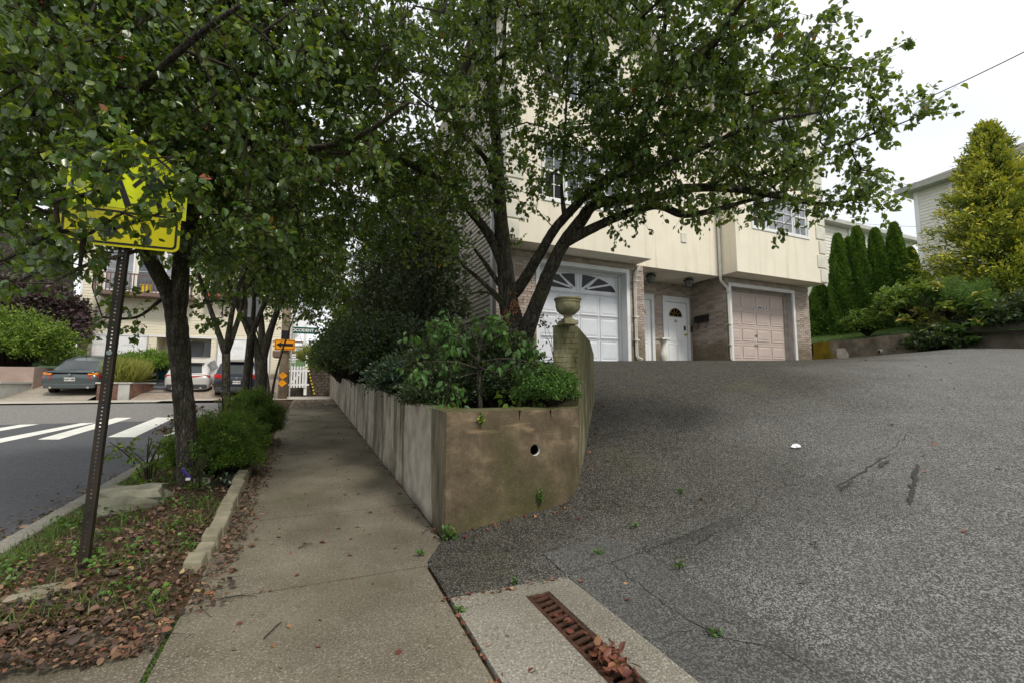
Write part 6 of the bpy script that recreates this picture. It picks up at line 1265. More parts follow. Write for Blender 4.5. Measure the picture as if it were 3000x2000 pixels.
def keep2(p):
    v = Vector(p)-Vector((0, 0, CH)); X = v.x*cY-v.y*sY; Yc = v.x*sY+v.y*cY; d = Yc*cT+v.z*sT
    if d < 2.1: return False
    if v.z+CH < 1.9: return False
    return True
n2 = grow(t2, limbs, blobs, spacing=.30, leafn=38, leafsize=.056, tintsp=.26, keep=keep2, spread=.17, tint=.42, seglen=.18)
# row of further street trees
def rowtree(x, y, r, hfork, name_label, H, dens, crown, nst=3, sd=1, multi=False):
    z0 = hs(x, y)-.05; t = thing('pear_tree', name_label, 'tree', (x, y, z0)); rr_ = random.Random(sd)
    F = Vector((x+rr_.uniform(-.08, .08), y, z0+hfork)); lim = []
    if not multi: lim.append(([Vector((x, y, z0)), Vector((x, y, z0+.5)), F], [r*1.25, r, r*1.02]))
    for k in range(nst):
        a = 2*math.pi*(k+.3*rr_.random())/nst+.4*sd; e = .22+.12*rr_.random(); s0 = F if not multi else Vector((x+.12*math.cos(a), y+.12*math.sin(a), z0))
        pts = [s0-Vector((0, 0, .12)) if not multi else s0]; rad = [r*.88]; top = H-hfork if not multi else H
        for j in range(1, 7): f = j/6; rad_ = e*top*f**.8; pts.append(Vector((s0.x+math.cos(a+.2*j)*rad_, s0.y+math.sin(a+.2*j)*rad_, s0.z+top*f*.92))); rad.append(r*.55*(1-f)+.008)
        lim.append((pts, rad))
    n = grow(t, lim, [((x+c[0], y+c[1], z0+c[2]), c[3], c[4]*dens) for c in crown], spacing=.40, leafn=30, leafsize=.10, shape='simple', spread=.26, tint=.36, seglen=.3, nside=8, minz=z0+2.55, rtip=.004)
    return n
n3 = rowtree(-1.33, 9.6, .066, 1.75, 'slim forked street tree just behind the nearest trunk in front of the minivan', 6.5, 1, [(0, 0, 4.2, 1.6, 1.3), (.9, -.2, 3.4, 1.0, 1.6), (.3, .3, 5.6, 1.3, 1.2), (1.6, .3, 3.9, .9, 1.5)], 3, 1)
n4 = rowtree(-1.3, 11.7, .075, 2.2, 'straight slim street tree with ringed trunk between the two forked trees', 7.0, 1, [(.4, 0, 4.6, 1.7, 1.4), (1.3, 0, 3.6, 1.0, 1.6)], 3, 2)
n5 = rowtree(-1.3, 15.6, .17, 1.7, 'thick dark street tree forking low near the utility pole', 8.5, .8, [(0, 0, 5.2, 2.3, 1.3), (1.6, -.6, 4.0, 1.3, 1.6), (-1.2, 0, 4.2, 1.0, .8)], 3, 3)
n6 = rowtree(-1.3, 19.4, .07, 2, 'thin twin stemmed street tree farthest along the strip beside the utility pole', 6.5, .8, [(0, 0, 4.6, 1.5, .8)], 2, 4, multi=True)
# dark evergreen shrubs and trees along the top of the planter
def shrubtree(x, y, H, r, label, dens=1.0, n=5, tint=.35, lowz=.6, mat='darkleaf', name='evergreen_tree', lsz=.07):
    z0 = hpl(x, y); t = thing(name, label, 'tree', (x, y, z0)); lim = []
    for k in range(4):
        a = k*1.6+x; lim.append(([Vector((x, y, z0-.05)), Vector((x+.1*math.cos(a), y+.1*math.sin(a), z0+.5)), Vector((x+.3*r*math.cos(a), y+.3*r*math.sin(a), z0+H*.5)), Vector((x+.5*r*math.cos(a), y+.5*r*math.sin(a), z0+H*.9))], [.06, .045, .03, .012]))
    cr = [((x, y, z0+H*.52), (r*.85, r*.85, H*.5), dens*1.5)]+[((x+r*.45*math.cos(a), y+r*.45*math.sin(a), z0+H*hh), r*.5, dens) for a, hh in ((0, .35), (1.4, .65), (2.8, .3), (4.1, .6), (5.2, .4), (3.6, .82))]
    return grow(t, lim, cr, spacing=.30, leafn=44, leafsize=lsz*1.1, mat=mat, shape='simple', spread=.22, tint=tint, seglen=.3, nside=7, minz=z0+lowz, special=.003)
n7 = shrubtree(1.95, 8.2, 4.6, .9, 'dark evergreen tree nearest the big pear tree in the planter', 1.0)
n8 = shrubtree(2.1, 10.2, 5.6, 1.15, 'tall dark evergreen tree standing in the middle of the planter row', 1.0)
n9 = shrubtree(2.1, 13.2, 6.4, 1.25, 'dark evergreen tree with bare lower stems beside the grey siding wall', .9)
n10 = shrubtree(1.9, 17.2, 5.0, 1.3, 'dark leafy tree farther down the planter towards the block wall', .8)
n11 = shrubtree(1.7, 22.0, 3.6, 1.3, 'bright green leafy shrub overhanging the far end of the planter wall', .9, tint=.6, mat='limeleaf', name='leafy_shrub', lowz=.1, lsz=.11)
print('leaves', n1, n2, n3, n4, n5, n6, n7, n8, n9, n10, n11)
# far background trees
def fartree(x, y, z0, H, r, label, mat='darkleaf', dens=.55, tint=.45, lsz=.2, group=None):
    t = thing('background_tree', label, 'tree', (x, y, z0), group); lim = []
    for k in range(4):
        a = k*1.57+y; lim.append(([Vector((x, y, z0)), Vector((x, y, z0+H*.3)), Vector((x+.35*r*math.cos(a), y+.35*r*math.sin(a), z0+H*.6)), Vector((x+.5*r*math.cos(a), y+.5*r*math.sin(a), z0+H*.9))], [.16, .13, .08, .02]))
    cr = [((x, y, z0+H*.62), (r*.8, r*.8, H*.36), dens)]+[((x+r*.55*math.cos(a), y+r*.55*math.sin(a), z0+H*hh), r*.5, dens) for a, hh in ((0, .45), (1.3, .7), (2.5, .5), (3.8, .72), (5.1, .5), (.5, .85))]
    grow(t, lim, cr, spacing=.8, leafn=24, leafsize=lsz, mat=mat, shape='simple', spread=.5, tint=tint, seglen=.6, nside=7, special=.0)
fartree(-14.5, 34.5, 2.5, 7.5, 3.0, 'dark green tree behind the purple maple at the far left', tint=.5)
fartree(-19.5, 30.5, 2.0, 6.5, 2.6, 'leafy green tree in front of the dark shingled house', tint=.6)
fartree(4.5, 30, 2.0, 8, 2.6, 'green tree behind the dark block wall right of the picket gate', mat='limeleaf', tint=.3)
fartree(8.5, 29, 2.0, 9, 3.0, 'green background tree seen beyond the end of the grey siding wall', tint=.6)
p = PY(2590, 700, 20); fartree(p.x, 20, 4.2, 7.0, 2.2, 'round green tree rising behind the right end of the tall hedge', tint=.6)
p = PY(2668, 740, 19); fartree(p.x, 19, 4.0, 4.2, 1.1, 'small dark purple brown tree beside the corner of the beige house', mat='purpleleaf', tint=.5)
# ------------------------------------------------------------------ shrubs
def shrub(name, label, c, rad, n, size, mat, cat='shrub', group=None, **kw):
    t = thing(name, label, cat, (c[0], c[1], c[2]-rad[2]), group); bush(t, c, rad, n, size, mat, **kw); return t
z = hs(0, 6.5)
shrub('dwarf_conifer', 'nearer rounded dark green dwarf conifer beside the thick street tree trunk', (-.95, 6.7, z+.34), (.48, .46, .45), 52000, .027, 'conifer', shape='lance', tuft=.06, tint=.62, up=.5, shell=.4, stem=z, sp=.25)
shrub('dwarf_conifer', 'farther rounded dwarf conifer with brown dead leaves caught on it', (-.9, 9.1, hs(0, 8.7)+.45), (.46, .48, .50), 36000, .032, 'conifer', shape='lance', tuft=.065, tint=.48, up=.5, shell=.4, stem=hs(0, 8.7))
def twiggy(name, label, c, r, n, leafn, lsz, mat, cat='shrub', hgt=.7, shape='pear', tint=.5, droop=.3, stems=9, twig='twig', sprd=.1, spacing=.18, **kw):
    t = thing(name, label, cat, c); lim = []
    for k in range(stems):
        a = random.uniform(0, 6.28); e = random.uniform(.3, 1)*r; hh = hgt*random.uniform(.6, 1.05)
        lim.append(([Vector(c)+Vector((.04*math.cos(a), .04*math.sin(a), -.03)), Vector((c[0]+e*.4*math.cos(a), c[1]+e*.4*math.sin(a), c[2]+hh*.55)), Vector((c[0]+e*math.cos(a+.3), c[1]+e*math.sin(a+.3), c[2]+hh))], [.009, .007, .003]))
    grow(t, lim, [((c[0], c[1], c[2]+hgt*.55), (r, r, hgt*.5), n)], spacing=spacing, leafn=leafn, leafsize=lsz, mat=mat, shape=shape, spread=sprd, tint=tint, seglen=.12, nside=5, trunkmat=twig, droop=droop, rtip=.0018, minz=c[2]+.02, **kw); return t
twiggy('dry_shrub', 'shrub with curled brown dead leaves between the street tree and the road', (-1.35, 7.9, hs(0, 7.9)), .5, 1.0, 20, .05, 'deadleaf', hgt=.8, sprd=.12, special=0)
twiggy('wild_shrub', 'loose low shrub with pale green leaves between the big trunk and the kerb', (-1.62, 6.55, hs(0, 6.5)), .42, 1.0, 15, .05, 'limeleaf', hgt=.55, tint=.4, special=.03)
twiggy('wild_shrub', 'leafy green sprouts climbing the foot of the big street tree', (-1.07, 6.02, hs(0, 6)), .12, 1.3, 20, .045, 'boxleaf', hgt=.5, sprd=.07, spacing=.12, tint=.5)
twiggy('wild_shrub', 'low dark green sprouts in front of the nearer dwarf conifer', (-.85, 6.1, hs(0, 6.1)), .2, 1.0, 20, .04, 'ivy', hgt=.15, sprd=.07, spacing=.1, tint=.6)
twiggy('dry_shrub', 'bare dry stems with a few brown leaves in front of the straight slim tree', (-1.15, 8.1, hs(0, 8)), .22, .8, 10, .05, 'deadleaf', hgt=1.15, sprd=.08, special=0, stems=5)
# planter shrubs
t = thing('cherry_sapling', 'young cherry like sapling with large drooping green leaves behind the planter wall corner', 'sapling', (1.58, 4.32, 1.05))
b0 = Vector((1.58, 4.32, 1.0)); lim = [([b0, PD(1404, 1120, 4.6), PD(1402, 1040, 4.6), PD(1410, 960, 4.6)], [.027, .024, .018, .008])]
for q in (((1402, 1060), (1340, 1000), (1260, 950)), ((1402, 1080), (1330, 1060), (1220, 1060)), ((1403, 1030), (1470, 980), (1520, 960)), ((1403, 1060), (1490, 1050), (1600, 1070)), ((1404, 1090), (1340, 1110), (1300, 1170)), ((1405, 1040), (1380, 970), (1330, 935)), ((1405, 1020), (1440, 960), (1490, 940)), ((1404, 1075), (1460, 1090), (1540, 1060))):
    d = random.uniform(4.3, 4.7); lim.append(([PD(q[0][0], q[0][1], 4.6), PD(q[1][0], q[1][1], d), PD(q[2][0], q[2][1], d-.05)], [.011, .008, .003]))
blobs = [blob(1290, 990, 4.6, (.40, .3, .14), 1.0), blob(1420, 960, 4.7, (.4, .3, .14), 1.0), blob(1520, 1000, 4.6, (.3, .3, .14), 1.0), blob(1260, 1080, 4.4, (.3, .2, .12), .9), blob(1420, 1050, 4.4, (.4, .15, .12), .9), blob(1580, 1070, 4.5, (.22, .2, .1), .9), blob(1320, 1160, 4.25, (.12, .1, .14), .9)]
grow(t, lim, blobs, spacing=.16, leafn=20, leafsize=.072, mat='cherryleaf', wide=.75, spread=.12, tint=.42, seglen=.12, nside=7, droop=1.0, rtip=.002, special=.006)
def pshrub(name, label, px, py, d, rad, n, size, mat, **kw):
    c = PD(px, py, d); return shrub(name, label, tuple(c), rad, n, size, mat, **kw)
pshrub('boxwood', 'dense bright green boxwood beside the tall driveway pier', 1600, 1140, 4.6, (.30, .30, .22), 30000, .019, 'boxleaf', tint=.5, tuft=.042)
pshrub('boxwood', 'dark boxwood on the left side of the cherry sapling', 1310, 1150, 4.9, (.45, .35, .26), 14000, .03, 'darkleaf', lumps=14, lump=.35, tint=.5, shell=.3)
pshrub('boxwood', 'dark boxwood in the middle behind the sapling stem', 1450, 1140, 5.0, (.4, .35, .28), 12000, .03, 'darkleaf', lumps=12, tint=.4, shell=.3)
pshrub('dark_shrub', 'dark leafy shrub under the big pear tree behind the boxwoods', 1400, 1080, 5.9, (.8, .6, .45), 16000, .05, 'darkleaf', lumps=18, tint=.4)
pshrub('ivy_mound', 'dark ivy covered mound spilling over the planter wall farther along', 1190, 1110, 6.4, (.5, .6, .25), 9000, .05, 'ivy', lumps=14, tint=.5)
pshrub('dark_shrub', 'dark leafy shrub between the ivy mound and the evergreen trees', 1140, 1040, 7.8, (.8, .9, .55), 16000, .055, 'darkleaf', lumps=18, tint=.35)
pshrub('dark_shrub', 'dark hedge shrub along the middle of the planter wall', 1060, 1040, 11.0, (.9, 1.6, .75), 16000, .07, 'darkleaf', lumps=18, tint=.4)
pshrub('leafy_shrub', 'green leafy shrub spilling over the planter wall far down the sidewalk', 1000, 1050, 16.0, (.9, 2.2, .8), 16000, .10, 'limeleaf', lumps=18, tint=.25)
twiggy('wild_shrub', 'light green serrated plant with small white flowers between sapling and boxwood', tuple(Vector((1.95, 4.25, 1.04))), .22, 1.3, 16, .075, 'limeleaf', hgt=.38, sprd=.1, spacing=.15, tint=.3)
t = thing('dead_branch', 'orange brown dead leafy branch leaning on the big pear tree trunk', 'branch', tuple(PD(1470, 960, 6.2)))
A_, B_ = PD(1450, 985, 6.2), PD(1515, 875, 6.25); MB().tube([A_, A_.lerp(B_, .5)+Vector((0, 0, .03)), B_], [.01, .008, .004], 6).build('twig', 'twig', t)
n = 110; f = rng.random((n, 1)); P_ = np.array(A_)*(1-f)+np.array(B_)*f+rng.normal(size=(n, 3))*.055; leaves('dead_leaves', 'orangeleaf', t, P_, rng.normal(size=(n, 3))+[0, 0, -.8], rng.normal(size=(n, 3)), .07*rng.uniform(.5, 1.2, n), rng.random(n), 'lance')
t = thing('bare_sprig', 'thin bare sprig with small dark red leaves left of the stone urn', 'sprig', tuple(PD(1610, 1040, 4.9)))
for q in (((1622, 1060), (1615, 990), (1595, 940)), ((1622, 1050), (1610, 1000), (1580, 975)), ((1620, 1040), (1625, 985), (1650, 960)), ((1620, 1020), (1600, 985), (1590, 925))): MB().tube([PD(*q[0], 4.9), PD(*q[1], 4.9), PD(*q[2], 4.9)], [.003, .0025, .0015], 5).build('stem', 'twig', t)
n = 40; cs_ = [PD(a, b, 4.9) for a, b in ((1595, 940), (1590, 950), (1600, 960), (1630, 955), (1590, 927), (1612, 947), (1640, 935))]; P_ = np.array([cs_[i % 7] for i in range(n)])+rng.normal(size=(n, 3))*.03; leaves('leaves', 'purpleleaf', t, P_, rng.normal(size=(n, 3)), rng.normal(size=(n, 3)), .04, rng.random(n)*.5+.3, 'simple')
# ivy sprig over the wall face, weeds
def sprig(name, label, base, hgt, r, n, lsz, mat, cat='weed', down=False, group=None):
    t = thing(name, label, cat, tuple(base), group); lim = []
    m = MB(); P_ = []
    for k in range(max(2, n//7)):
        a = random.uniform(0, 6.28); e = r*random.uniform(.3, 1); tip = Vector(base)+Vector((e*math.cos(a), e*math.sin(a)*.7, hgt*random.uniform(.6, 1)*(-1 if down else 1))); mid_ = Vector(base).lerp(tip, .5)+Vector((0, -.01, .01)); m.tube([base, mid_, tip], [.003, .002, .001], 4)
        for j in range(7): P_.append(Vector(base).lerp(tip, random.uniform(.2, 1)))
    m.build('stem', 'twig', t); P_ = np.array([tuple(p) for p in P_])+rng.normal(size=(len(P_), 3))*.008
    leaves('leaves', mat, t, P_, rng.normal(size=P_.shape)+[0, -.3, .1], rng.normal(size=P_.shape)*.6+[0, -.4, .8], lsz*rng.uniform(.6, 1.2, len(P_)), tintrand(len(P_), .55), 'pear'); return t
sprig('ivy_trail', 'light green ivy trail hanging over the front face of the planter wall', PY(1408, 1205, 3.64), .13, .02, 40, .035, 'limeleaf', 'ivy', True)
sprig('weed', 'bushy light green weed growing at the bottom corner of the planter wall', Vector((1.05, 3.6, .12)), .14, .09, 110, .03, 'boxleaf')
p = PY(1587, 1470, 3.6); sprig('weed', 'thin creeping green weed climbing the foot of the planter wall below the pipe', Vector((p.x, 3.63, .3)), .17, .03, 70, .025, 'boxleaf')
k = 0
for px, py, lab in ((1345, 1795, 'tiny green weed in the joint at the left corner of the drain apron'), (1515, 1710, 'tiny green weed at the top edge of the drain apron'), (1858, 1545, 'small weed with a red leaf on the driveway near the patch corner'), (1992, 1445, 'small green weed in a driveway crack right of the planter wall'), (1990, 1665, 'small yellowish weed tuft in the driveway crack beside the dark patch'), (2090, 1862, 'small weed tuft along the lower edge of the dark asphalt patch'), (1703, 1330, 'small weed at the curved foot of the planter wall'), (1755, 1625, 'tiny weed at the far corner of the dark asphalt patch'), (1230, 1628, 'tiny weed where the sidewalk meets the asphalt patch')):
    p = dpt(px, py); sprig('weed', lab, p, .05, .05, 30, .02, 'boxleaf')
# arborvitae hedge
tops = [(2400, 835, 18.2, .8), (2452, 690, 17.6, .5), (2485, 700, 17.9, .45), (2508, 668, 17.4, .5), (2562, 674, 17.2, .52), (2617, 657, 17.0, .52), (2665, 730, 17.0, .5), (2705, 800, 17.2, .6)]
words = ['wide low', 'tall narrow', 'second', 'third', 'fourth', 'tallest', 'shorter', 'low']
labs = ['broad low arborvitae at the left end of the hedge beside the brick corner', 'arborvitae with a narrow tip nearest the stucco house corner', 'slim arborvitae tucked behind the two leftmost tall tips', 'arborvitae below the small cream house downspout', 'arborvitae in the middle of the hedge with a rounded tip', 'tallest pointed arborvitae of the hedge in front of the round tree', 'shorter arborvitae at the right end of the hedge', 'low dark arborvitae touching the golden cypress']
for (px, py, d, r), lab in zip(tops, labs):
    tp_ = PD(px, py, d); z0 = 2.6; H = tp_.z-z0; t = thing('arborvitae', lab, 'hedge tree', (tp_.x, tp_.y, z0), 'arborvitae hedge trees')
    n = int(14000*H/4.2); u_ = rng.random(n)**.9; prof = np.clip((1-u_)**.55, 0, 1)*np.clip(.75+u_*1.2, 0, 1); a = rng.random(n)*6.283; lum = 1+.10*np.sin(a*5+u_*14)+.08*np.sin(a*3-u_*23+px)
    rr_ = r*prof*lum*(1-.35*rng.random(n)**2); P_ = np.stack([tp_.x+rr_*np.cos(a), tp_.y+rr_*np.sin(a), z0+H*u_], 1)
    D_ = np.stack([np.cos(a)*.7, np.sin(a)*.7, np.full(n, .8)], 1)+rng.normal(size=(n, 3))*.35; leaves('foliage', 'arbor', t, P_, D_, rng.normal(size=(n, 3)), .12*rng.uniform(.6, 1.2, n), np.clip(rng.normal(.62, .22, n)+.16*np.sin(a*5+u_*14), 0, 1), 'simple')
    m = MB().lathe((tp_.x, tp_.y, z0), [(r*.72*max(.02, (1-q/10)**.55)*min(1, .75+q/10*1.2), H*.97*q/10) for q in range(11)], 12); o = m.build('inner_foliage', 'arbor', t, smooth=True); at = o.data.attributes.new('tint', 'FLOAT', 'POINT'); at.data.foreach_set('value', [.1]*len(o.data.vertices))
    MB().tube([(tp_.x, tp_.y, 2.4), (tp_.x, tp_.y, z0+H*.5)], [.07, .03], 8).build('trunk', 'bark', t)
# golden cypress
def cypress(px, py, d, z0, R0, label, nb):
    tp_ = PD(px, py, d); H = tp_.z-z0; t = thing('golden_cypress', label, 'tree', (tp_.x, tp_.y, z0), None); P_, D_, T_, A_, B_ = [], [], [], [], []
    for k in range(nb):
        u_ = ((k+.5)/nb)**.85; a = k*2.39996+rng.normal()*.25; ln = (R0*(1-u_)**.82+.12)*rng.uniform(.62, 1.18); b0 = np.array([tp_.x, tp_.y, z0+H*u_*.96-.1]); dr = nrm(np.array([math.cos(a), math.sin(a), rng.uniform(.05, .55)+.9*u_**3]))
        tipp = b0+dr*ln; A_.append(b0); B_.append(b0+dr*ln*.9); wd = .10+.17*(1-u_)*rng.uniform(.6, 1.4); n = int(55+170*(1-u_)*rng.uniform(.6, 1.3)); f = 1-.62*rng.random((n, 1))**1.25
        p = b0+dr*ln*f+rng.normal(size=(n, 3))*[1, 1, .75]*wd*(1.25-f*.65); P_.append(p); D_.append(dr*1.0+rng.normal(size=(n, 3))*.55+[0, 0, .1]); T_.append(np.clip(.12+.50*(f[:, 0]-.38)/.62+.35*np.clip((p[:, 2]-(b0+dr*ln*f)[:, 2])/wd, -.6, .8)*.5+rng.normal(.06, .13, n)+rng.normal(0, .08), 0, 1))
    P_, D_, T_ = map(np.concatenate, (P_, D_, T_)); leaves('foliage', 'gold', t, P_, D_, rng.normal(size=P_.shape)*.7+[0, 0, .6], .115*rng.uniform(.5, 1.4, len(P_)), T_, 'spray')
    segs('branches', 'twig', t, np.array(A_), np.array(B_), np.full(len(A_), .025), np.full(len(A_), .006), 4)
    MB().tube([(tp_.x, tp_.y, 2.2), (tp_.x, tp_.y, z0+H*.6), (tp_.x, tp_.y, z0+H*.93)], [.18, .09, .02], 10).build('trunk', 'bark', t)
cypress(2885, 345, 14.6, 2.7, 2.35, 'large golden yellow cypress towering over the garden wall at the right edge', 330)
cypress(3060, 400, 14.0, 2.7, 2.0, 'second golden cypress cut by the right edge of the photo', 230)
# border shrubs at the right
def rsh(name, label, px, py, x, rad, n, size, mat, **kw):
    c = PX(px, py, x); return shrub(name, label, tuple(c), rad, n, size, mat, **kw)
rsh('flowering_shrub', 'low green shrub dotted with small whitish flowers beside the lawn', 2540, 950, 15.9, (.5, .5, .38), 9000, .06, 'limeleaf', lumps=14, tint=.4)
rsh('feathery_shrub', 'feathery blue green shrub in front of the golden cypress', 2790, 880, 16.3, (.8, .8, .55), 12000, .10, 'arbor', lumps=14, tint=.45, shape='blade')
rsh('leafy_shrub', 'mixed green leafy shrub between the hedge and the broad leaved bush', 2660, 890, 16.3, (.7, .7, .6), 10000, .08, 'limeleaf', lumps=14, tint=.35)
rsh('dark_shrub', 'dark low shrub hanging over the gap between the two garden walls', 2730, 1005, 15.3, (.45, .55, .38), 9000, .08, 'darkleaf', lumps=12, tint=.6)
rsh('dark_shrub', 'dark leafy shrub hanging over the taller garden wall at the right edge', 2960, 930, 15.9, (.6, .8, .4), 9000, .09, 'darkleaf', lumps=12, tint=.5)
# broad leaved bush with yellowing rosettes
t = thing('broad_leaf_bush', 'broad leaved bush with yellowing rosettes of long leaves over the garden wall', 'shrub', tuple(PX(2750, 960, 15.4)))
P_, D_, T_ = [], [], []; m = MB()
cs_ = [(2640, 880), (2690, 850), (2740, 830), (2700, 900), (2760, 900), (2820, 880), (2870, 870), (2830, 920), (2780, 950), (2720, 950), (2660, 930), (2860, 930), (2800, 1000), (2840, 980), (2760, 990), (2850, 1000), (2600, 920), (2730, 870), (2680, 970), (2890, 900), (2740, 1010), (2810, 960)]
root = PX(2750, 1010, 15.5)
for px, py in cs_*2:
    c = PX(px+random.uniform(-12, 12), py+random.uniform(-12, 12), random.uniform(15.1, 15.7)); m.tube([root, root.lerp(c, .5)+Vector((0, 0, .1)), c], [.012, .008, .005], 5)
    tone = random.choice((.3, .4, .55, .8, .95))
    for k in range(15):
        a = 6.283*k/15+random.random(); D_.append((math.cos(a), math.sin(a), random.uniform(-.5, .5))); P_.append((c.x, c.y, c.z+random.uniform(-.12, .03))); T_.append(min(1, max(0, tone+random.gauss(0, .15))))
m.build('stems', 'twig', t); leaves('leaves', 'rhodo', t, np.array(P_), np.array(D_), np.array([(0, 0, 1)]*len(P_))+rng.normal(size=(len(P_), 3))*.3, .24*rng.uniform(.6, 1.15, len(P_)), np.array(T_), 'pear', wide=.5)
# far left plants
shrub('lime_conifer', 'bright lime green spreading conifer at the left edge above the pink wall', (PY(10, 1010, 27.4).x, 27.9, 3.15), (2.2, 1.4, 1.35), 30000, .14, 'limeleaf', shape='lance', lumps=26, lump=.4, tint=.5, shell=.4)
shrub('purple_maple', 'wide dark purple leaved shrub left of the cream house', (-13.6, 31.3, 4.6), (2.8, 1.4, 1.9), 24000, .18, 'purpleleaf', lumps=26, tint=.45, shell=.35)
def grasstuft(name, label, c, r, hgt, n, mat, droop=.5, cat='ornamental grass'):
    t = thing(name, label, cat, c); a = rng.random(n)*6.283; e = rng.random(n)**.6*r; P_ = np.stack([c[0]+e*np.cos(a)*.6, c[1]+e*np.sin(a)*.6, np.full(n, c[2])], 1); D_ = np.stack([np.cos(a)*e/r*droop, np.sin(a)*e/r*droop, np.full(n, 1.0)], 1)+rng.normal(size=(n, 3))*.18
    leaves('blades', mat, t, P_, D_, rng.normal(size=(n, 3)), hgt*rng.uniform(.6, 1.1, n), rng.random(n), 'blade', wide=.22); return t
p = PY(372, 1115, 25.6); grasstuft('ornamental_grass', 'golden green ornamental grass in the stone planter beside the grey sedan', (p.x, 25.5, p.z-.05), .75, 1.15, 2600, 'goldgrass')
p = PY(905, 1050, 27.6); grasstuft('ornamental_grass', 'yellow green ornamental grass on top of the dark block wall', (p.x+.4, 27.5, 2.6), .9, 1.2, 1800, 'goldgrass', .9)
grasstuft('ornamental_grass', 'green grass clump beside the plank planter left of the sedan', (PY(165, 1065, 28).x, 28, PY(165, 1070, 28).z), .8, .8, 1200, 'grass')
p = PY(430, 1070, 27.6); shrub('sage_shrub', 'rounded grey green shrub on the pink wall beside the white garage door', (p.x, 27.6, p.z+.1), (1.35, .8, .55), 12000, .12, 'conifer', shape='lance', lumps=16, tint=.75)
shrub('low_plants', 'low mixed green plants over the dark block wall right of the grass', (1.6, 28.0, 2.7), (1.3, .8, .6), 8000, .13, 'limeleaf', lumps=12, tint=.25)
# ------------------------------------------------------------------ ground litter, grass and loose leaves
def gstrip(x, y): return hst(x, y) if -1.93 < x < -.66 else hs(x, y)
n = 10500; X = rng.uniform(-1.93, -.62, n); Yy = 2.75+rng.random(n)**1.5*9.5; pm = rng.random(n) < (.35+.65*((X > -1.25) | (Yy < 4.3))); X, Yy = X[pm], Yy[pm]
X2 = rng.normal(-.52, .07, 1500); Y2 = rng.uniform(3.1, 10, 1500); X3 = np.concatenate([rng.normal(-2.25, .14, 550), rng.uniform(-1.9, -.7, 700)]); Y3 = np.concatenate([rng.uniform(4.0, 8, 550), rng.uniform(2.8, 3.3, 700)])
X4_ = 1.03-np.abs(rng.normal(0, .05, 420)); Y4 = rng.uniform(3.7, 24, 420)
X, Yy = np.concatenate([X, X2, X3, X4_]), np.concatenate([Yy, Y2, Y3, Y4])
n = len(X); Z = np.array([gstrip(a, b) if a > -1.95 else hs(a, b)-.11 for a, b in zip(X, Yy)])+rng.uniform(.004, .04, n); Z[-420:] -= .015
D_ = rng.normal(size=(n, 3))*[1, 1, .25]; N_ = rng.normal(size=(n, 3))*.45+[0, 0, 1]
leaves('leaf_litter', 'litter', None, np.stack([X, Yy, Z], 1), D_, N_, rng.uniform(.012, .046, n)*(1+.45*(rng.random(n) < .1)), rng.random(n)**1.35, 'pear', kind='stuff')
n = 900; X = rng.uniform(-.5, 1.0, n); Yy = rng.uniform(17.5, 22.2, n); leaves('leaf_litter', 'redlitter', None, np.stack([X, Yy, hs(0, 1)/1*Yy+.01], 1), rng.normal(size=(n, 3))*[1, 1, .2], rng.normal(size=(n, 3))*.3+[0, 0, 1], .05, rng.random(n)*.6, 'simple', kind='stuff')
# loose leaves on pavement and drive
P_ = []
for _ in range(150): x, y = random.uniform(-.5, 1.0), 1.7+random.random()**1.3*14; P_.append((x, y, hs(x, y)+.006))
for _ in range(110): x, y = random.uniform(1.6, 12), random.uniform(1, 8.5); P_.append((x, y, hd(x, y)+.008)) if (y < 3.5 or x > 3.6+.8*(y-5) and x > 2.8+(y-4)*.9) else None
for _ in range(60): y = random.uniform(3.3, 5.8); x = 2.45+(y-3.95)*.85+random.random()**2*.15 if y > 4 else random.uniform(1.1, 2.2); yy = y if y > 4 else 3.62-random.random()**2*.08+max(0, x-2.1)*.2; P_.append((x, yy, hd(x, yy)+.01))
for _ in range(45): y = random.uniform(1.7, 2.75); P_.append((.81+random.gauss(0, .015), y, hs(0, y)+.006))
for _ in range(40): x = random.uniform(.83, 1.65); P_.append((x, 2.70+random.gauss(0, .015), hs(0, 2.7)+.01))
for _ in range(60): y = random.uniform(1.6, 2.5); P_.append((random.uniform(1.26, 1.37), y, hs(0, y)+random.choice((-.05, -.02, .015))))
for _ in range(420): x, y = random.uniform(-.58, 1.02), 1.6+random.random()**1.4*10; P_.append((x, y, hs(x, y)+.004))
P_ = np.array(P_); n = len(P_); leaves('scattered_leaves', 'redlitter', None, P_, rng.normal(size=(n, 3))*[1, 1, .15], rng.normal(size=(n, 3))*.3+[0, 0, 1], np.concatenate([rng.uniform(.018, .05, n-420), rng.uniform(.004, .013, 420)]), np.concatenate([rng.random(n-420), rng.random(420)*.5]), 'pear', kind='stuff')
for px, py, sz, lab in ((1563, 1975, .05, 'large dark red fallen leaf on the drain apron left of the grate'), (1705, 1708, .045, 'pale orange fallen leaf beside the grate on the drain apron edge'), (1798, 1575, .04, 'round orange fallen leaf on the driveway above the dark patch'), (1085, 1503, .04, 'yellow brown fallen leaf in the middle of the sidewalk'), (1840, 1762, .04, 'curled rust brown leaf on the dark asphalt patch')):
    p = dpt(px, py); o = leaves('fallen_leaf', 'redlitter', None, np.array([(p.x-sz/2, p.y, p.z+.014)]), np.array([(1., .3, .05)]), np.array([(.1, .1, 1.)]), sz, np.array([.75 if 'orange' in lab or 'yellow' in lab else .1]), 'pear'); tag(o, lab, 'leaf')
leaves('leaf_pile', 'redlitter', None, np.stack([rng.normal(1.33, .03, 60), rng.normal(1.86, .05, 60), np.full(60, .085)+rng.uniform(0, .03, 60)], 1), rng.normal(size=(60, 3))*[1, 1, .3], rng.normal(size=(60, 3))*.5+[0, 0, 1], .05, rng.random(60), 'pear', kind='stuff')
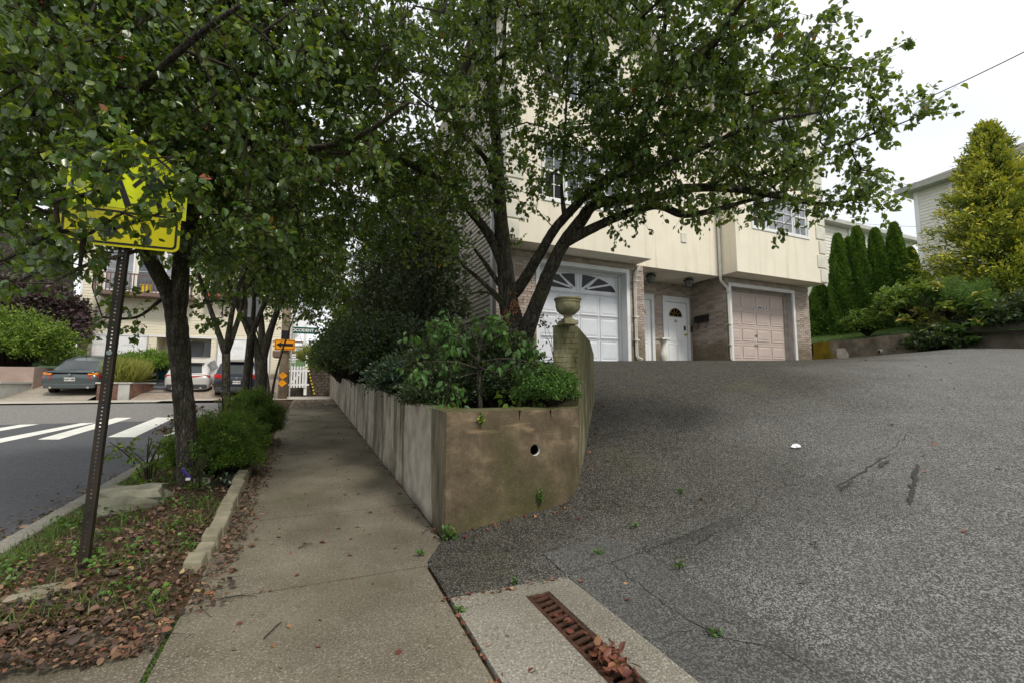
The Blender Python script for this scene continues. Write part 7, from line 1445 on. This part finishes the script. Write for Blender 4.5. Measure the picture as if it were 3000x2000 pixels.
# grass in the strip
n = 6500; cx_ = rng.uniform(-1.9, -.7, 150); cy_ = 3.2+rng.random(150)**1.3*8; bias = cx_ < -1.3; idx = rng.integers(0, 150, n); X = np.clip(cx_[idx]+rng.normal(0, .06, n), -1.92, -.7); Yy = cy_[idx]+rng.normal(0, .07, n)
ed = rng.random(n) < .4; X[ed] = -1.88+np.abs(rng.normal(0, .07, ed.sum())); Yy[ed] = rng.uniform(3.2, 9, ed.sum())
leaves('grass', 'grass', None, np.stack([X, Yy, np.array([gstrip(a, b) for a, b in zip(X, Yy)])-.005], 1), rng.normal(size=(n, 3))*.5+[0, 0, .9], rng.normal(size=(n, 3)), rng.uniform(.04, .13, n), rng.random(n), 'blade', kind='stuff', wide=.7)
n = 1500; leaves('moss_joint', 'limeleaf', None, np.stack([-.6+rng.normal(0, .008, n), rng.uniform(1.6, 3.2, n), np.array([.033*2.4]*n)+0], 1), rng.normal(size=(n, 3))*.5+[0, 0, .4], rng.normal(size=(n, 3)), .012, rng.random(n)*.3, 'simple', kind='stuff')
# weeds and litter twigs in the strip
n = 1300; k_ = 30; cx_ = rng.uniform(-1.88, -.72, k_); cy_ = 3.2+rng.random(k_)**1.2*5; idx = rng.integers(0, k_, n); X = np.clip(cx_[idx]+rng.normal(0, .05, n), -1.92, -.7); Yy = cy_[idx]+rng.normal(0, .06, n)
leaves('ground_weeds', 'boxleaf', None, np.stack([X, Yy, np.array([gstrip(a, b) for a, b in zip(X, Yy)])+rng.uniform(.01, .09, n)], 1), rng.normal(size=(n, 3))*[1, 1, .4], rng.normal(size=(n, 3))*.5+[0, 0, 1], rng.uniform(.015, .04, n), rng.uniform(.3, 1, n), 'pear', kind='stuff')
n = 420; X = rng.uniform(-1.9, -.4, n); Yy = 2.8+rng.random(n)**1.3*6; A0 = np.stack([X, Yy, np.array([gstrip(a, b) for a, b in zip(X, Yy)])+.022], 1); an = rng.random(n)*6.28; B0 = A0+np.stack([np.cos(an), np.sin(an), rng.normal(0, .12, n)], 1)*rng.uniform(.03, .16, (n, 1))
dummy = bpy.data.objects.new('x', None); COL.objects.link(dummy); o = segs('fallen_twigs', 'twig', dummy, A0, B0, np.full(n, .0022), np.full(n, .0012), 3); o.parent = None; o['kind'] = 'stuff'; bpy.data.objects.remove(dummy)
# cracks and scuffs in the asphalt
def crackline(pts, w0, mat, name):
    P = [dpt(*p) for p in pts]; Q = []
    for a, b in zip(P[:-1], P[1:]):
        k = max(2, int((b-a).length/.05))
        for i in range(k): v = a.lerp(b, i/k); Q.append(Vector((v.x+random.gauss(0, .010), v.y+random.gauss(0, .010), 0)))
    Q.append(P[-1]); m = MB(); vs = []
    for i, v in enumerate(Q):
        dd = (Q[min(i+1, len(Q)-1)]-Q[max(i-1, 0)]); dd.z = 0; dd.normalize(); nn = Vector((-dd.y, dd.x, 0))*w0*random.uniform(.35, 1)*min(1, .3+min(i, len(Q)-1-i)*.3)
        for s_ in (-1, 1): e = v+nn*s_; vs.append((e.x, e.y, (hd(e.x, e.y) if e.x > .8 else hs(e.x, e.y))+.0095))
    m.add(vs, [(2*i, 2*i+1, 2*i+3, 2*i+2) for i in range(len(Q)-1)]); return m.build(name, mat, kind='structure')
MAT['crack'] = plain('crack_dirt', (.022, .02, .016), .95, .4, 20); MAT['scuff'] = plain('dark_scuff', (.05, .049, .046), .9, .35, 30)
for pts in ([(1755, 1625), (1850, 1700), (1990, 1800), (2090, 1870), (2250, 1895), (2420, 1990)], [(1930, 1880), (2060, 1830), (2150, 1905)], [(2230, 1430), (2205, 1500), (2160, 1545), (2080, 1570), (2020, 1610), (1995, 1650), (2010, 1690), (1990, 1730)], [(2270, 1600), (2330, 1580), (2390, 1590), (2410, 1640)], [(2600, 1330), (2660, 1270), (2700, 1240)]): crackline(pts, .0028, 'crack', 'asphalt_crack')
for pts, w_ in (([(2445, 1430), (2530, 1380), (2605, 1332)], .011), ([(2686, 1362), (2680, 1420), (2665, 1480)], .022), ([(2575, 1370), (2600, 1350)], .035), ([(2460, 1440), (2500, 1410)], .02)): crackline(pts, w_, 'scuff', 'asphalt_scuff')
n = 9000; X = rng.uniform(15.3, 21, n); Yy = rng.uniform(8.2, 12, n); leaves('lawn_grass', 'grass', None, np.stack([X, Yy, 2.73+.16*np.minimum(X-15.25, 6)+.02*(Yy-9)], 1), rng.normal(size=(n, 3))*.4+[0, 0, .9], rng.normal(size=(n, 3)), rng.uniform(.05, .12, n), rng.random(n)*.7, 'blade', kind='stuff', wide=.8)
# loose twigs
def twigon(px, py, L_, a, lab, r=.004):
    p = dpt(px, py); d = Vector((math.cos(a), math.sin(a), 0))*L_/2; o = MB().tube([p-d+Vector((0, 0, .012)), p+Vector((.01, .01, .02)), p+d+Vector((0, 0, .012))], [r, r*.9, r*.5], 6).build('twig', 'twig', smooth=True); tag(o, lab, 'twig')
twigon(895, 1602, .12, .6, 'short dark twig lying alone on the near sidewalk slab'); twigon(700, 1755, .2, -.3, 'pale long straw like stem on the sidewalk near the leaf litter', .003); twigon(800, 1850, .16, 1.1, 'thin brown twig on the nearest sidewalk slab'); twigon(1245, 1560, .09, .8, 'small dark twig near the foot of the planter wall corner')
p = G(160, 1860); o = MB().tube([G(40, 1880)+Vector((0, 0, .03)), G(120, 1810)+Vector((0, 0, .05)), G(150, 1760)+Vector((0, 0, .06)), G(105, 1752)+Vector((0, 0, .05))], [.012, .014, .01, .006], 7).build('branch', 'bark', smooth=True); tag(o, 'crooked fallen branch lying on the leaf litter at the lower left', 'branch')
o = MB().tube([G(170, 1860)+Vector((0, 0, .03)), G(340, 1730)+Vector((0, 0, .07)), G(450, 1690)+Vector((0, 0, .03))], [.007, .006, .003], 6).build('branch', 'twig', smooth=True); tag(o, 'long thin fallen branch across the leaves below the sign post', 'branch')
